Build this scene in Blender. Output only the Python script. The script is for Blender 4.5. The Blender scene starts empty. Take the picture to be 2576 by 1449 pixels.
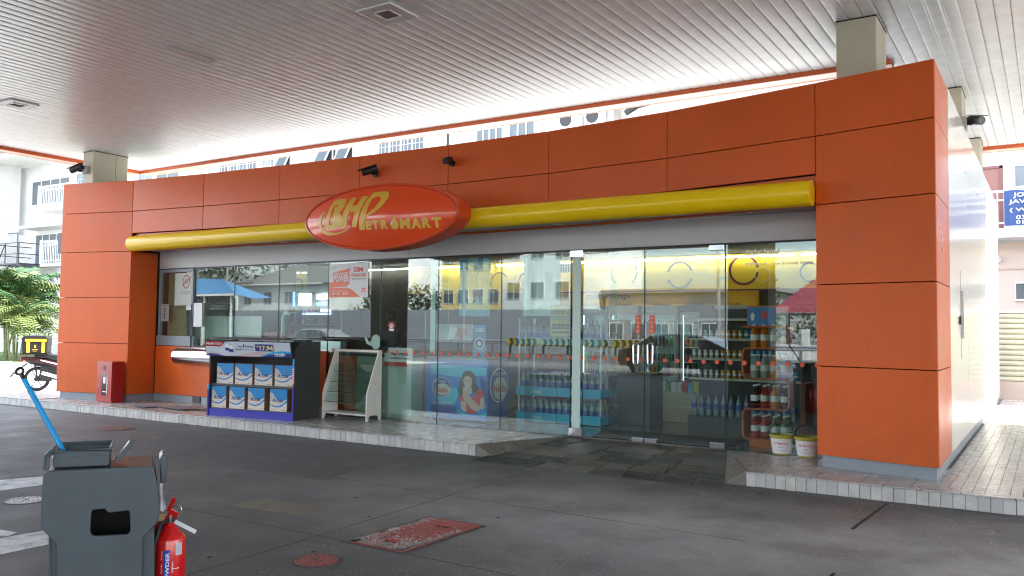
import bpy, math, random
from mathutils import Vector, Matrix
random.seed(7)
S = bpy.context.scene
COL = S.collection
R = math.radians

# ------------------------------------------------------------------ camera
YAW, PIT, ROL, FPX = 0.5674676, 0.0486810, 0.0115039, 2128.293
CAM = Vector((0, 0, 1.6))
_f = Vector((-math.sin(YAW) * math.cos(PIT), math.cos(YAW) * math.cos(PIT), math.sin(PIT)))
_r = Vector((math.cos(YAW), math.sin(YAW), 0))
_u = _r.cross(_f)
RT = math.cos(ROL) * _r + math.sin(ROL) * _u
UP = -math.sin(ROL) * _r + math.cos(ROL) * _u
cam = bpy.data.cameras.new('camera')
cam.sensor_width = 36.0
cam.lens = FPX / 2576 * 36
cam.clip_start = 0.05
cam.clip_end = 2000
co = bpy.data.objects.new('camera', cam)
COL.objects.link(co)
m3 = Matrix((RT, UP, -_f)).transposed()
co.matrix_world = Matrix.Translation(CAM) @ m3.to_4x4()
S.camera = co

# ------------------------------------------------------------------ world, sun, exposure
SUN_EL, SUN_AZ = R(54), R(62)          # azimuth measured clockwise from +Y
W = bpy.data.worlds.new('World')
S.world = W
W.use_nodes = True
nt = W.node_tree
bg = nt.nodes['Background']
sky = nt.nodes.new('ShaderNodeTexSky')
sky.sky_type = 'NISHITA'
sky.sun_disc = False
sky.sun_elevation = SUN_EL
sky.sun_rotation = SUN_AZ
sky.air_density = 1.0
sky.dust_density = 2.0
# broken bright cloud over the whole sky
tc = nt.nodes.new('ShaderNodeTexCoord')
mp = nt.nodes.new('ShaderNodeMapping'); mp.inputs['Scale'].default_value = (1, 1, 2.6)
ns = nt.nodes.new('ShaderNodeTexNoise'); ns.inputs['Scale'].default_value = 2.2; ns.inputs['Detail'].default_value = 7
rp = nt.nodes.new('ShaderNodeValToRGB')
rp.color_ramp.elements[0].position = 0.42; rp.color_ramp.elements[0].color = (0, 0, 0, 1)
rp.color_ramp.elements[1].position = 0.66; rp.color_ramp.elements[1].color = (1, 1, 1, 1)
mx = nt.nodes.new('ShaderNodeMixRGB')
mx.inputs[2].default_value = (9.5, 9.8, 10.2, 1)
nt.links.new(tc.outputs['Generated'], mp.inputs[0]); nt.links.new(mp.outputs[0], ns.inputs['Vector'])
nt.links.new(ns.outputs['Fac'], rp.inputs[0]); nt.links.new(rp.outputs[0], mx.inputs[0])
nt.links.new(sky.outputs[0], mx.inputs[1]); nt.links.new(mx.outputs[0], bg.inputs[0])
bg.inputs[1].default_value = 0.15
sl = bpy.data.lights.new('sun', 'SUN')
sl.energy = 4.0
sl.angle = R(0.6)
sl.color = (1, 0.95, 0.88)
so = bpy.data.objects.new('sun', sl)
COL.objects.link(so)
sd = Vector((math.sin(SUN_AZ) * math.cos(SUN_EL), math.cos(SUN_AZ) * math.cos(SUN_EL), math.sin(SUN_EL)))
so.rotation_euler = sd.to_track_quat('Z', 'Y').to_euler()
S.view_settings.view_transform = 'Standard'
S.view_settings.look = 'None'
S.view_settings.exposure = 2.42
S.view_settings.gamma = 1
S.view_settings.use_curve_mapping = False
try:
    S.cycles.use_denoising = True
    S.cycles.filter_width = 1.15
    S.cycles.max_bounces = 8
    S.cycles.diffuse_bounces = 4
    S.cycles.glossy_bounces = 4
    S.cycles.transparent_max_bounces = 24
    S.cycles.sample_clamp_indirect = 6
    S.cycles.caustics_reflective = False
    S.cycles.caustics_refractive = False
except Exception:
    pass

# ------------------------------------------------------------------ helpers
def ray(px, py):
    return RT * (px - 1288) - UP * (py - 724.5) + _f * FPX
def gp(px, py, k, v):
    d = ray(px, py)
    return CAM + d * ((v - CAM[k]) / d[k])
def gx(px, py, v): return gp(px, py, 0, v)
def gy(px, py, v): return gp(px, py, 1, v)
def gz(px, py, v=0.0): return gp(px, py, 2, v)
def far(px, py, depth):
    return CAM + ray(px, py) * (depth / FPX)

BASE = {}
def tag(o, label=None, cat=None, group=None, kind=None):
    if label: o['label'] = label
    if cat: o['category'] = cat
    if group: o['group'] = group
    if kind: o['kind'] = kind
    return o
def thing(name, label, cat, loc=(0, 0, 0), rz=0.0, group=None):
    o = bpy.data.objects.new(name, None)
    o.empty_display_size = 0.2
    COL.objects.link(o)
    o.location = loc
    o.rotation_euler = (0, 0, rz)
    BASE[o.name] = Vector(loc) if rz == 0 else None
    return tag(o, label, cat, group)

MATS = {}
def mat(name, col, rough=0.5, metal=0.0, var=0.0, vscale=3.0, bump=0.0, bscale=40.0, coat=0.0, emit=0.0, trans=0.0, spec=None, rvar=0.0, stain=None, sscale=1.5):
    if name in MATS: return MATS[name]
    m = bpy.data.materials.new(name)
    m.use_nodes = True
    n = m.node_tree
    b = n.nodes['Principled BSDF']
    c4 = (*col, 1)
    b.inputs['Base Color'].default_value = c4
    b.inputs['Roughness'].default_value = rough
    b.inputs['Metallic'].default_value = metal
    if spec is not None: b.inputs['Specular IOR Level'].default_value = spec
    if coat: b.inputs['Coat Weight'].default_value = coat; b.inputs['Coat Roughness'].default_value = 0.08
    if emit: b.inputs['Emission Color'].default_value = c4; b.inputs['Emission Strength'].default_value = emit
    if trans: b.inputs['Transmission Weight'].default_value = trans
    if var or bump or rvar or stain:
        t = n.nodes.new('ShaderNodeTexCoord')
        geo = n.nodes.new('ShaderNodeNewGeometry')
        if var or rvar or stain:
            k = n.nodes.new('ShaderNodeTexNoise'); k.inputs['Scale'].default_value = vscale; k.inputs['Detail'].default_value = 6; k.inputs['Roughness'].default_value = .62
            n.links.new(geo.outputs['Position'], k.inputs['Vector'])
        if var:
            h = n.nodes.new('ShaderNodeHueSaturation'); h.inputs['Color'].default_value = c4
            mr = n.nodes.new('ShaderNodeMapRange'); mr.inputs[1].default_value = .3; mr.inputs[2].default_value = .7
            mr.inputs[3].default_value = 1 - var; mr.inputs[4].default_value = 1 + var
            n.links.new(k.outputs['Fac'], mr.inputs[0]); n.links.new(mr.outputs[0], h.inputs['Value'])
            src = h.outputs[0]
            if stain:
                k3 = n.nodes.new('ShaderNodeTexNoise'); k3.inputs['Scale'].default_value = sscale; k3.inputs['Detail'].default_value = 8
                n.links.new(geo.outputs['Position'], k3.inputs['Vector'])
                r3 = n.nodes.new('ShaderNodeMapRange'); r3.inputs[1].default_value = .5; r3.inputs[2].default_value = .72
                n.links.new(k3.outputs['Fac'], r3.inputs[0])
                m3_ = n.nodes.new('ShaderNodeMixRGB'); m3_.inputs[2].default_value = (*stain, 1)
                n.links.new(r3.outputs[0], m3_.inputs[0]); n.links.new(src, m3_.inputs[1]); src = m3_.outputs[0]
            n.links.new(src, b.inputs['Base Color'])
        if rvar:
            mr2 = n.nodes.new('ShaderNodeMapRange'); mr2.inputs[1].default_value = .3; mr2.inputs[2].default_value = .7
            mr2.inputs[3].default_value = max(.02, rough - rvar); mr2.inputs[4].default_value = rough + rvar
            n.links.new(k.outputs['Fac'], mr2.inputs[0]); n.links.new(mr2.outputs[0], b.inputs['Roughness'])
        if bump:
            k2 = n.nodes.new('ShaderNodeTexNoise'); k2.inputs['Scale'].default_value = bscale; k2.inputs['Detail'].default_value = 3
            n.links.new(geo.outputs['Position'], k2.inputs['Vector'])
            bp = n.nodes.new('ShaderNodeBump'); bp.inputs['Strength'].default_value = bump; bp.inputs['Distance'].default_value = .02
            n.links.new(k2.outputs['Fac'], bp.inputs['Height']); n.links.new(bp.outputs[0], b.inputs['Normal'])
    MATS[name] = m
    return m

def glass_mat(name, tint=(.86, .93, .9), r0=.045, wave=0.0, cap=.95):
    m = bpy.data.materials.new(name); m.use_nodes = True; n = m.node_tree
    for x in list(n.nodes): n.nodes.remove(x)
    out = n.nodes.new('ShaderNodeOutputMaterial'); mix = n.nodes.new('ShaderNodeMixShader')
    tr = n.nodes.new('ShaderNodeBsdfTransparent'); tr.inputs[0].default_value = (*tint, 1)
    gl = n.nodes.new('ShaderNodeBsdfGlossy'); gl.inputs['Roughness'].default_value = 0.0
    gl.inputs[0].default_value = (1, 1, 1, 1)
    lw = n.nodes.new('ShaderNodeLayerWeight'); lw.inputs['Blend'].default_value = .5
    p = n.nodes.new('ShaderNodeMath'); p.operation = 'POWER'; p.inputs[1].default_value = 5
    q = n.nodes.new('ShaderNodeMath'); q.operation = 'MULTIPLY_ADD'; q.inputs[1].default_value = cap - r0; q.inputs[2].default_value = r0
    n.links.new(lw.outputs['Facing'], p.inputs[0]); n.links.new(p.outputs[0], q.inputs[0]); n.links.new(q.outputs[0], mix.inputs[0])
    if wave:
        geo = n.nodes.new('ShaderNodeNewGeometry'); k = n.nodes.new('ShaderNodeTexNoise'); k.inputs['Scale'].default_value = 1.6; k.inputs['Detail'].default_value = 1
        n.links.new(geo.outputs['Position'], k.inputs['Vector'])
        bp = n.nodes.new('ShaderNodeBump'); bp.inputs['Strength'].default_value = wave; bp.inputs['Distance'].default_value = .02
        n.links.new(k.outputs['Fac'], bp.inputs['Height']); n.links.new(bp.outputs[0], gl.inputs['Normal'])
    n.links.new(tr.outputs[0], mix.inputs[1]); n.links.new(gl.outputs[0], mix.inputs[2]); n.links.new(mix.outputs[0], out.inputs[0])
    MATS[name] = m
    return m

class MB:
    """collects shapes; build() links them as one mesh object"""
    def __init__(s, *mats):
        s.v, s.f, s.mi, s.mats, s.cur = [], [], [], list(mats), 0
    def use(s, i): s.cur = i; return s
    def add(s, vs, fs):
        o = len(s.v)
        s.v += [Vector(p) for p in vs]
        for f in fs: s.f.append(tuple(o + i for i in f)); s.mi.append(s.cur)
        return s
    def box(s, x0, x1, y0, y1, z0, z1):
        v = [(x, y, z) for z in (z0, z1) for y in (y0, y1) for x in (x0, x1)]
        return s.add(v, [(0, 2, 3, 1), (4, 5, 7, 6), (0, 1, 5, 4), (2, 6, 7, 3), (0, 4, 6, 2), (1, 3, 7, 5)])
    def obox(s, c, a, b, d):
        """box from centre c and half vectors a, b, d"""
        c, a, b, d = map(Vector, (c, a, b, d))
        v = [c + i * a + j * b + k * d for k in (-1, 1) for j in (-1, 1) for i in (-1, 1)]
        return s.add(v, [(0, 2, 3, 1), (4, 5, 7, 6), (0, 1, 5, 4), (2, 6, 7, 3), (0, 4, 6, 2), (1, 3, 7, 5)])
    def bar(s, p, q, w, h=None, up=(0, 0, 1)):
        p, q = Vector(p), Vector(q); h = h or w
        d = q - p; a = d.normalized(); u = Vector(up)
        if abs(a.dot(u)) > .98: u = Vector((0, 1, 0))
        x = a.cross(u).normalized(); y = x.cross(a)
        return s.obox((p + q) / 2, d / 2, x * w / 2, y * h / 2)
    def cyl(s, p, q, r, r2=None, n=12, cap=True):
        p, q = Vector(p), Vector(q); r2 = r if r2 is None else r2
        a = (q - p).normalized(); u = Vector((0, 0, 1)) if abs(a.z) < .9 else Vector((1, 0, 0))
        x = a.cross(u).normalized(); y = a.cross(x)
        v = []
        for c, rr in ((p, r), (q, r2)):
            for i in range(n):
                t = 2 * math.pi * i / n; v.append(c + (x * math.cos(t) + y * math.sin(t)) * rr)
        fs = [(i, (i + 1) % n, n + (i + 1) % n, n + i) for i in range(n)]
        if cap: fs += [tuple(range(n - 1, -1, -1)), tuple(range(n, 2 * n))]
        return s.add(v, fs)
    def tube(s, pts, r, n=8, closed=False):
        pts = [Vector(p) for p in pts]; N = len(pts); v = []; px = None
        for i, c in enumerate(pts):
            a = (pts[(i + 1) % N] if (closed or i < N - 1) else c) - (pts[i - 1] if (closed or i > 0) else c)
            a.normalize()
            if px is None:
                u = Vector((0, 0, 1)) if abs(a.z) < .9 else Vector((1, 0, 0)); x = a.cross(u).normalized()
            else:
                x = (px - a * px.dot(a)).normalized()
            px = x; y = a.cross(x)
            rr = r[i] if isinstance(r, (list, tuple)) else r
            for j in range(n):
                t = 2 * math.pi * j / n; v.append(c + (x * math.cos(t) + y * math.sin(t)) * rr)
        fs = []
        for i in range(N if closed else N - 1):
            k = (i + 1) % N
            for j in range(n): fs.append((i * n + j, i * n + (j + 1) % n, k * n + (j + 1) % n, k * n + j))
        if not closed: fs += [tuple(range(n - 1, -1, -1)), tuple((N - 1) * n + j for j in range(n))]
        return s.add(v, fs)
    def lathe(s, prof, c=(0, 0, 0), n=12, mis=None, sy=1.0):
        c = Vector(c); o = len(s.v)
        for (r, z) in prof:
            for j in range(n):
                t = 2 * math.pi * j / n; s.v.append(c + Vector((r * math.cos(t), r * math.sin(t) * sy, z)))
        for i in range(len(prof) - 1):
            for j in range(n):
                s.f.append((o + i * n + j, o + i * n + (j + 1) % n, o + (i + 1) * n + (j + 1) % n, o + (i + 1) * n + j))
                s.mi.append(mis[i] if mis else s.cur)
        s.f.append(tuple(o + j for j in range(n - 1, -1, -1))); s.mi.append(mis[0] if mis else s.cur)
        s.f.append(tuple(o + (len(prof) - 1) * n + j for j in range(n))); s.mi.append(mis[-1] if mis else s.cur)
        return s
    def ball(s, c, r, n=12, m=8, sc=(1, 1, 1)):
        pr = [(max(1e-4, math.sin(math.pi * i / m)) * r, -math.cos(math.pi * i / m) * r) for i in range(m + 1)]
        o = len(s.v); s.lathe(pr, (0, 0, 0), n)
        for i in range(o, len(s.v)):
            p = s.v[i]; s.v[i] = Vector((p.x * sc[0], p.y * sc[1], p.z * sc[2])) + Vector(c)
        return s
    def prism(s, pts, O, U, V, d):
        """polygon pts (u,v) in frame O,U,V extruded by vector d"""
        O, U, V, d = map(Vector, (O, U, V, d)); n = len(pts)
        a = [O + U * p[0] + V * p[1] for p in pts]
        v = a + [p + d for p in a]
        area = sum(pts[i][0] * pts[(i + 1) % n][1] - pts[(i + 1) % n][0] * pts[i][1] for i in range(n))
        fl = (U.cross(V).dot(d) > 0) == (area > 0)
        front, back = tuple(range(n, 2 * n)), tuple(range(n - 1, -1, -1))
        sd = [(i, (i + 1) % n, n + (i + 1) % n, n + i) for i in range(n)]
        if not fl: front, back = front[::-1], back[::-1]; sd = [q[::-1] for q in sd]
        return s.add(v, [front, back] + sd)
    def quad(s, *p): return s.add(p, [tuple(range(len(p)))])
    def build(s, name, parent=None, mats=None, smooth=False, bevel=0.0, world=True, label=None, seg=2):
        me = bpy.data.meshes.new(name)
        off = Vector((0, 0, 0))
        if parent is not None and world:
            off = BASE.get(parent.name) or off
        me.from_pydata([tuple(p - off) for p in s.v], [], s.f)
        for m in (mats or s.mats): me.materials.append(m)
        if len(me.materials) > 1:
            for p, i in zip(me.polygons, s.mi): p.material_index = i
        if smooth:
            for p in me.polygons: p.use_smooth = True
            try: me.set_sharp_from_angle(angle=R(40))
            except Exception: pass
        o = bpy.data.objects.new(name, me)
        COL.objects.link(o)
        if parent is not None:
            o.parent = parent
            BASE[o.name] = BASE.get(parent.name)
        if bevel:
            b = o.modifiers.new('bevel', 'BEVEL'); b.width = bevel; b.segments = seg; b.limit_method = 'ANGLE'; b.angle_limit = R(35)
        if label: o['label'] = label
        return o

def inst(src, parent=None, loc=None, rz=None, label=None):
    """a copy of one object sharing its mesh"""
    c = src.copy(); COL.objects.link(c)
    if parent is not None: c.parent = parent
    if loc is not None: c.location = loc
    if rz is not None: c.rotation_euler = (0, 0, rz)
    if label: c['label'] = label
    return c
def copy_tree(o, loc=None, rz=None, label=None, parent=None):
    c = inst(o, parent, loc, rz, label)
    for ch in list(o.children): copy_tree(ch, parent=c)
    return c

_tc = {}
def text_mesh(t, extr, bold, shear):
    k = (t, extr, bold, shear)
    if k in _tc: return _tc[k]
    cu = bpy.data.curves.new('text', 'FONT'); cu.body = t; cu.size = 1; cu.offset = bold; cu.shear = shear; cu.resolution_u = 2
    ob = bpy.data.objects.new('text', cu); COL.objects.link(ob)
    me = bpy.data.meshes.new_from_object(ob.evaluated_get(bpy.context.evaluated_depsgraph_get()))
    vs = [v.co.copy() for v in me.vertices]; fs = [tuple(p.vertices) for p in me.polygons]
    bpy.data.objects.remove(ob); bpy.data.curves.remove(cu); bpy.data.meshes.remove(me)
    x0 = min(v.x for v in vs); x1 = max(v.x for v in vs); y0 = min(v.y for v in vs); y1 = max(v.y for v in vs)
    vs = [((v.x - x0) / (x1 - x0), (v.y - y0) / (y1 - y0)) for v in vs]
    _tc[k] = (vs, fs)
    return _tc[k]
def text(mb, t, O, U, V, w, h, bold=.0, shear=0.0, depth=0.0, fn=None):
    """lettering w wide and h high, lower left at O, along unit U, V"""
    O, U, V = map(Vector, (O, U, V))
    vs, fs = text_mesh(t, 0, bold, shear)
    P = [O + U * (x * w) + V * (y * h) for x, y in vs]
    if fn: P = [fn(p) for p in P]
    mb.add(P, fs)
    return mb
X, Y, Z = Vector((1, 0, 0)), Vector((0, 1, 0)), Vector((0, 0, 1))
def ell(cx, cy, a, b, n=24, a0=0, a1=360):
    return [(cx + a * math.cos(R(a0 + (a1 - a0) * i / n)), cy + b * math.sin(R(a0 + (a1 - a0) * i / n))) for i in range(n if a1 - a0 >= 360 else n + 1)]
def ring(mb, c, U, V, r0, r1, n=28, a0=0, a1=360):
    c, U, V = map(Vector, (c, U, V)); v = []
    k = n if a1 - a0 >= 360 else n + 1
    for i in range(k):
        t = R(a0 + (a1 - a0) * i / n); e = U * math.cos(t) + V * math.sin(t)
        v += [c + e * r0, c + e * r1]
    fs = [(2 * i, 2 * i + 1, (2 * i + 3) % (2 * k), (2 * i + 2) % (2 * k)) for i in range(n)]
    return mb.add(v, fs)
def rrect(w, h, r, n=4, x0=0, y0=0):
    p = []
    for cx, cy, a in ((w - r, r, -90), (w - r, h - r, 0), (r, h - r, 90), (r, r, 180)):
        for i in range(n + 1):
            t = R(a + 90 * i / n); p.append((x0 + cx + r * math.cos(t), y0 + cy + r * math.sin(t)))
    return p
# ------------------------------------------------------------------ materials
ORANGE = mat('orange_panel_paint', (.70, .118, .016), .36, var=.08, vscale=.8, bump=.08, bscale=1.6, rvar=.10, spec=.36)
ORANGE2 = mat('orange_trim_paint', (.62, .12, .03), .25)
GAP = mat('dark_joint', (.02, .008, .006), .9)
PLINTH = mat('grey_plinth_metal', (.25, .29, .33), .4, var=.08)
BEAM = mat('grey_aluminium_panel', (.58, .585, .60), .42, var=.05, vscale=.7)
YELLOW = mat('yellow_gloss_paint', (.92, .62, .003), .24, var=.05, vscale=1.5)
CREAM = mat('cream_column_paint', (.55, .52, .40), .55, var=.05)
CEIL = mat('white_ceiling_strip', (.90, .93, .94), .30, metal=.0, var=.05, vscale=.5, spec=.6)
WHITEWALL = mat('gloss_white_panel', (.82, .80, .72), .16, bump=.05, bscale=1.1, spec=.5)
SOFFIT = mat('beige_soffit', (.42, .38, .28), .6)
WHITE = mat('white_paint', (.78, .78, .76), .45)
DULLWHITE = mat('worn_white_laminate', (.80, .78, .72), .45, var=.06, vscale=6)
BLACK = mat('black_plastic', (.015, .015, .016), .4)
DARK = mat('dark_grey_laminate', (.045, .046, .05), .5, var=.06)
CHROME = mat('brushed_steel', (.62, .62, .63), .18, metal=1)
STEEL = mat('satin_steel', (.5, .5, .52), .35, metal=1)
RED = mat('red_gloss_paint', (.36, .012, .012), .25, var=.06)
REDEXT = mat('extinguisher_red', (.62, .008, .008), .16, coat=.5)
KTILE = [mat('kerb_tile_%s' % n, c, .35, var=.08, vscale=9, stain=(.40, .385, .37), sscale=5) for n, c in (('pale', (.52, .51, .50)), ('grey', (.45, .445, .445)), ('warm', (.54, .52, .49)))]
PTILE = [mat('paving_tile_%s' % n, c, .27, var=.05, vscale=3, rvar=.02) for n, c in (('pale', (.44, .425, .41)), ('grey', (.41, .40, .39)), ('warm', (.45, .425, .405)))]
GROUT = mat('grout', (.17, .165, .16), .8)
SLATE = [mat('slate_%s' % n, c, .5, var=.35, vscale=7, bump=.5, bscale=22, rvar=.15) for n, c in (('grey', (.05, .05, .048)), ('brown', (.075, .062, .045)), ('dark', (.022, .024, .027)), ('pale', (.10, .095, .085)))]
STONE = mat('cut_stone', (.17, .155, .135), .7, var=.3, vscale=12, bump=.4, bscale=30)
PANEL = glass_mat('shopfront_glass', (.87, .95, .92), .075, wave=.006)
CLEAR = glass_mat('clear_glass', (.9, .96, .94), .05)
EDGE = mat('glass_edge', (.02, .05, .045), .2)
FROST = mat('frosted_mint_acrylic', (.50, .66, .60), .3)
BLUE = mat('blue_print', (.0, .22, .70), .3)
SKYB = mat('cyan_print', (.02, .36, .66), .35)
NAVY = mat('navy_print', (.02, .03, .22), .35)
ROYAL = mat('royal_blue_laminate', (.03, .03, .36), .35)
INK = mat('black_ink', (.02, .02, .022), .6)
WPRINT = mat('white_print', (.75, .75, .75), .45)
ORPRINT = mat('orange_red_print', (.75, .10, .03), .45)
GOLD = mat('gold_vinyl', (.78, .46, .04), .3)
SIGNRED = mat('sign_red_acrylic', (.85, .075, .008), .10, coat=.2)
PURPLE = mat('purple_print', (.10, .04, .13), .6)
YPRINT = mat('yellow_wall_print', (.88, .58, .03), .55)
AMBER = mat('amber_wall_print', (.85, .45, .01), .5)
CARD = mat('brown_card', (.26, .16, .09), .8)
OFFW = mat('carton_white', (.62, .56, .48), .6)
BIN = mat('slate_grey_moulded_plastic', (.045, .062, .075), .38, var=.12, vscale=8, bump=.03, bscale=160)
TOPREFL = mat('grimy_top_orange_reflection', (.10, .05, .035), .35, var=.4, vscale=10)  # grimy plate with the canopy's orange reflection put into its colour
BLUEP = mat('bright_blue_handle', (.005, .30, .66), .3)
TUBE = mat('fluorescent_tube', (1, 1, .96), emit=5.5)
PRODUCT = [mat('product_%d' % i, c, .35) for i, c in enumerate([(.5, .03, .03), (.7, .35, .02), (.03, .12, .45), (.6, .6, .6), (.05, .3, .08), (.25, .02, .12), (.7, .6, .1), (.05, .4, .6)])]

def grime(m, col, z0, z1, amt):
    # rain-splash dirt and faint vertical run marks (stays put whatever the light)
    n = m.node_tree; b = n.nodes['Principled BSDF']; lk = b.inputs['Base Color'].links
    geo = n.nodes.new('ShaderNodeNewGeometry'); sep = n.nodes.new('ShaderNodeSeparateXYZ'); n.links.new(geo.outputs['Position'], sep.inputs[0])
    mp_ = n.nodes.new('ShaderNodeMapping'); mp_.inputs['Scale'].default_value = (9, 9, .5); n.links.new(geo.outputs['Position'], mp_.inputs[0])
    k = n.nodes.new('ShaderNodeTexNoise'); k.inputs['Scale'].default_value = 1.4; k.inputs['Detail'].default_value = 6; n.links.new(mp_.outputs[0], k.inputs['Vector'])
    r1 = n.nodes.new('ShaderNodeMapRange'); n.links.new(k.outputs['Fac'], r1.inputs[0]); r1.inputs[1].default_value = .5; r1.inputs[2].default_value = .75; r1.inputs[4].default_value = amt * .18
    r2 = n.nodes.new('ShaderNodeMapRange'); n.links.new(sep.outputs[2], r2.inputs[0]); r2.inputs[1].default_value = z1; r2.inputs[2].default_value = z0; r2.inputs[4].default_value = amt
    k2 = n.nodes.new('ShaderNodeTexNoise'); k2.inputs['Scale'].default_value = 5; k2.inputs['Detail'].default_value = 8; n.links.new(geo.outputs['Position'], k2.inputs['Vector'])
    mu = n.nodes.new('ShaderNodeMath'); mu.operation = 'MULTIPLY'; n.links.new(r2.outputs[0], mu.inputs[0]); n.links.new(k2.outputs['Fac'], mu.inputs[1])
    ad = n.nodes.new('ShaderNodeMath'); ad.operation = 'ADD'; ad.use_clamp = True; n.links.new(r1.outputs[0], ad.inputs[0]); n.links.new(mu.outputs[0], ad.inputs[1])
    mx_ = n.nodes.new('ShaderNodeMixRGB'); mx_.inputs[2].default_value = (*col, 1); n.links.new(ad.outputs[0], mx_.inputs[0])
    if lk: n.links.new(lk[0].from_socket, mx_.inputs[1])
    else: mx_.inputs[1].default_value = b.inputs['Base Color'].default_value
    n.links.new(mx_.outputs[0], b.inputs['Base Color'])
grime(ORANGE, (.22, .07, .03), .28, 1.0, .55); grime(WHITEWALL, (.45, .43, .38), .28, 1.2, .5); grime(BEAM, (.22, .22, .22), 2.6, 3.0, .3); grime(BIN, (.12, .13, .13), .2, 1.2, .35); grime(DARK, (.08, .08, .08), .1, .9, .4)
grime(CEIL, (.62, .61, .60), 9, 10, .8)
def forecourt_mat():
    m = bpy.data.materials.new('worn_dark_concrete'); m.use_nodes = True; n = m.node_tree; b = n.nodes['Principled BSDF']
    geo = n.nodes.new('ShaderNodeNewGeometry')
    def noise(sc, det=6, ro=.6):
        k = n.nodes.new('ShaderNodeTexNoise'); k.inputs['Scale'].default_value = sc; k.inputs['Detail'].default_value = det; k.inputs['Roughness'].default_value = ro
        n.links.new(geo.outputs['Position'], k.inputs['Vector']); return k.outputs['Fac']
    def rng(src, a, b_, c=0.0, d=1.0):
        k = n.nodes.new('ShaderNodeMapRange'); n.links.new(src, k.inputs[0])
        for i, v in enumerate((a, b_, c, d)): k.inputs[i + 1].default_value = v
        return k.outputs[0]
    def mixc(f, a, c):
        k = n.nodes.new('ShaderNodeMixRGB'); n.links.new(f, k.inputs[0])
        for i, v in ((1, a), (2, c)):
            if isinstance(v, tuple): k.inputs[i].default_value = (*v, 1)
            else: n.links.new(v, k.inputs[i])
        return k.outputs[0]
    def mul(a, b_):
        k = n.nodes.new('ShaderNodeMath'); k.operation = 'MULTIPLY'; n.links.new(a, k.inputs[0]); n.links.new(b_, k.inputs[1]); return k.outputs[0]
    # worn band of exposed aggregate running along the kerb on the right
    sep = n.nodes.new('ShaderNodeSeparateXYZ'); n.links.new(geo.outputs['Position'], sep.inputs[0])
    def lin(out, a, b_):  # a*out + b
        k = n.nodes.new('ShaderNodeMath'); k.operation = 'MULTIPLY_ADD'; n.links.new(out, k.inputs[0]); k.inputs[1].default_value = a; k.inputs[2].default_value = b_; return k.outputs[0]
    bandy = rng(sep.outputs[1], 4.2, 6.3); bandy2 = rng(sep.outputs[1], 8.5, 6.9)
    bandx = rng(sep.outputs[0], -7.5, -3.2)
    wear = mul(mul(bandy, bandy2), bandx)
    nz = rng(noise(1.1, 5), .35, .6)
    wear = mul(wear, rng(nz, 0, 1, .45, 1))
    base = mixc(rng(noise(.55, 8, .65), .25, .8), (.080, .080, .081), (.122, .122, .124))
    base = mixc(rng(noise(3.5, 8, .7), .55, .75, 0, .45), base, (.055, .054, .055))
    base = mixc(wear, base, (.36, .36, .365))
    vo = n.nodes.new('ShaderNodeTexVoronoi'); vo.inputs['Scale'].default_value = 30
    n.links.new(geo.outputs['Position'], vo.inputs['Vector'])
    sp = rng(vo.outputs['Distance'], .30, .16)
    spm = rng(noise(3, 3), .45, .58)
    sm = mul(mul(sp, spm), rng(sep.outputs[0], -6, -2.5, .10, .62))
    base = mixc(sm, base, (.50, .50, .48))
    n.links.new(base, b.inputs['Base Color'])
    n.links.new(rng(noise(1.6, 6), .3, .7, .5, .8), b.inputs['Roughness'])
    bp = n.nodes.new('ShaderNodeBump'); bp.inputs['Strength'].default_value = .35; bp.inputs['Distance'].default_value = .006
    n.links.new(noise(60, 4), bp.inputs['Height']); n.links.new(bp.outputs[0], b.inputs['Normal'])
    MATS['forecourt'] = m
    return m
FCOURT = forecourt_mat()
YARD = mat('pale_yard_concrete', (.46, .46, .45), .7, var=.15, vscale=.6)
ASPHALT = mat('road_asphalt', (.06, .06, .065), .7, var=.2, vscale=2)
# ------------------------------------------------------------------ ground, forecourt, platform
def struct(mb, name, **k):
    o = mb.build(name, **k); o['kind'] = 'structure'; return o
struct(MB(YARD).quad((-300, -300, -.012), (300, -300, -.012), (300, 300, -.012), (-300, 300, -.012)), 'ground')
fc = struct(MB(FCOURT).box(-24, 16, -12, 8.95, -.3, 0), 'forecourt')
lawn = mat('lawn', (.07, .13, .025), .9, var=.4, vscale=5)
struct(MB(lawn).box(-60, -26, 17.5, 24.3, -.1, .03), 'lawn')
struct(MB(mat('verge_paving', (.14, .14, .135), .8, var=.2)).quad((-200, -15, -.004), (200, -15, -.004), (200, -12, -.004), (-200, -12, -.004)), 'verge')
struct(MB(MATS['verge_paving']).quad((-200, -60, -.004), (200, -60, -.004), (200, -28, -.004), (-200, -28, -.004)), 'verge')
struct(MB(mat('yard_kerb', (.45, .45, .43), .8)).box(-60, -26, 17.3, 17.48, -.1, .1), 'yard_kerb')
struct(MB(ASPHALT).quad((-300, -28, .0), (300, -28, .0), (300, -15, .0), (-300, -15, .0)), 'road')
rm = MB(mat('road_paint', (.7, .7, .68), .6))
for i in range(-20, 20): rm.quad((i * 6, -21.6, .004), (i * 6 + 3, -21.6, .004), (i * 6 + 3, -21.45, .004), (i * 6, -21.45, .004))
rm.quad((-200, -15.5, .004), (200, -15.5, .004), (200, -15.38, .004), (-200, -15.38, .004))
struct(rm, 'road_marking')

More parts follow.
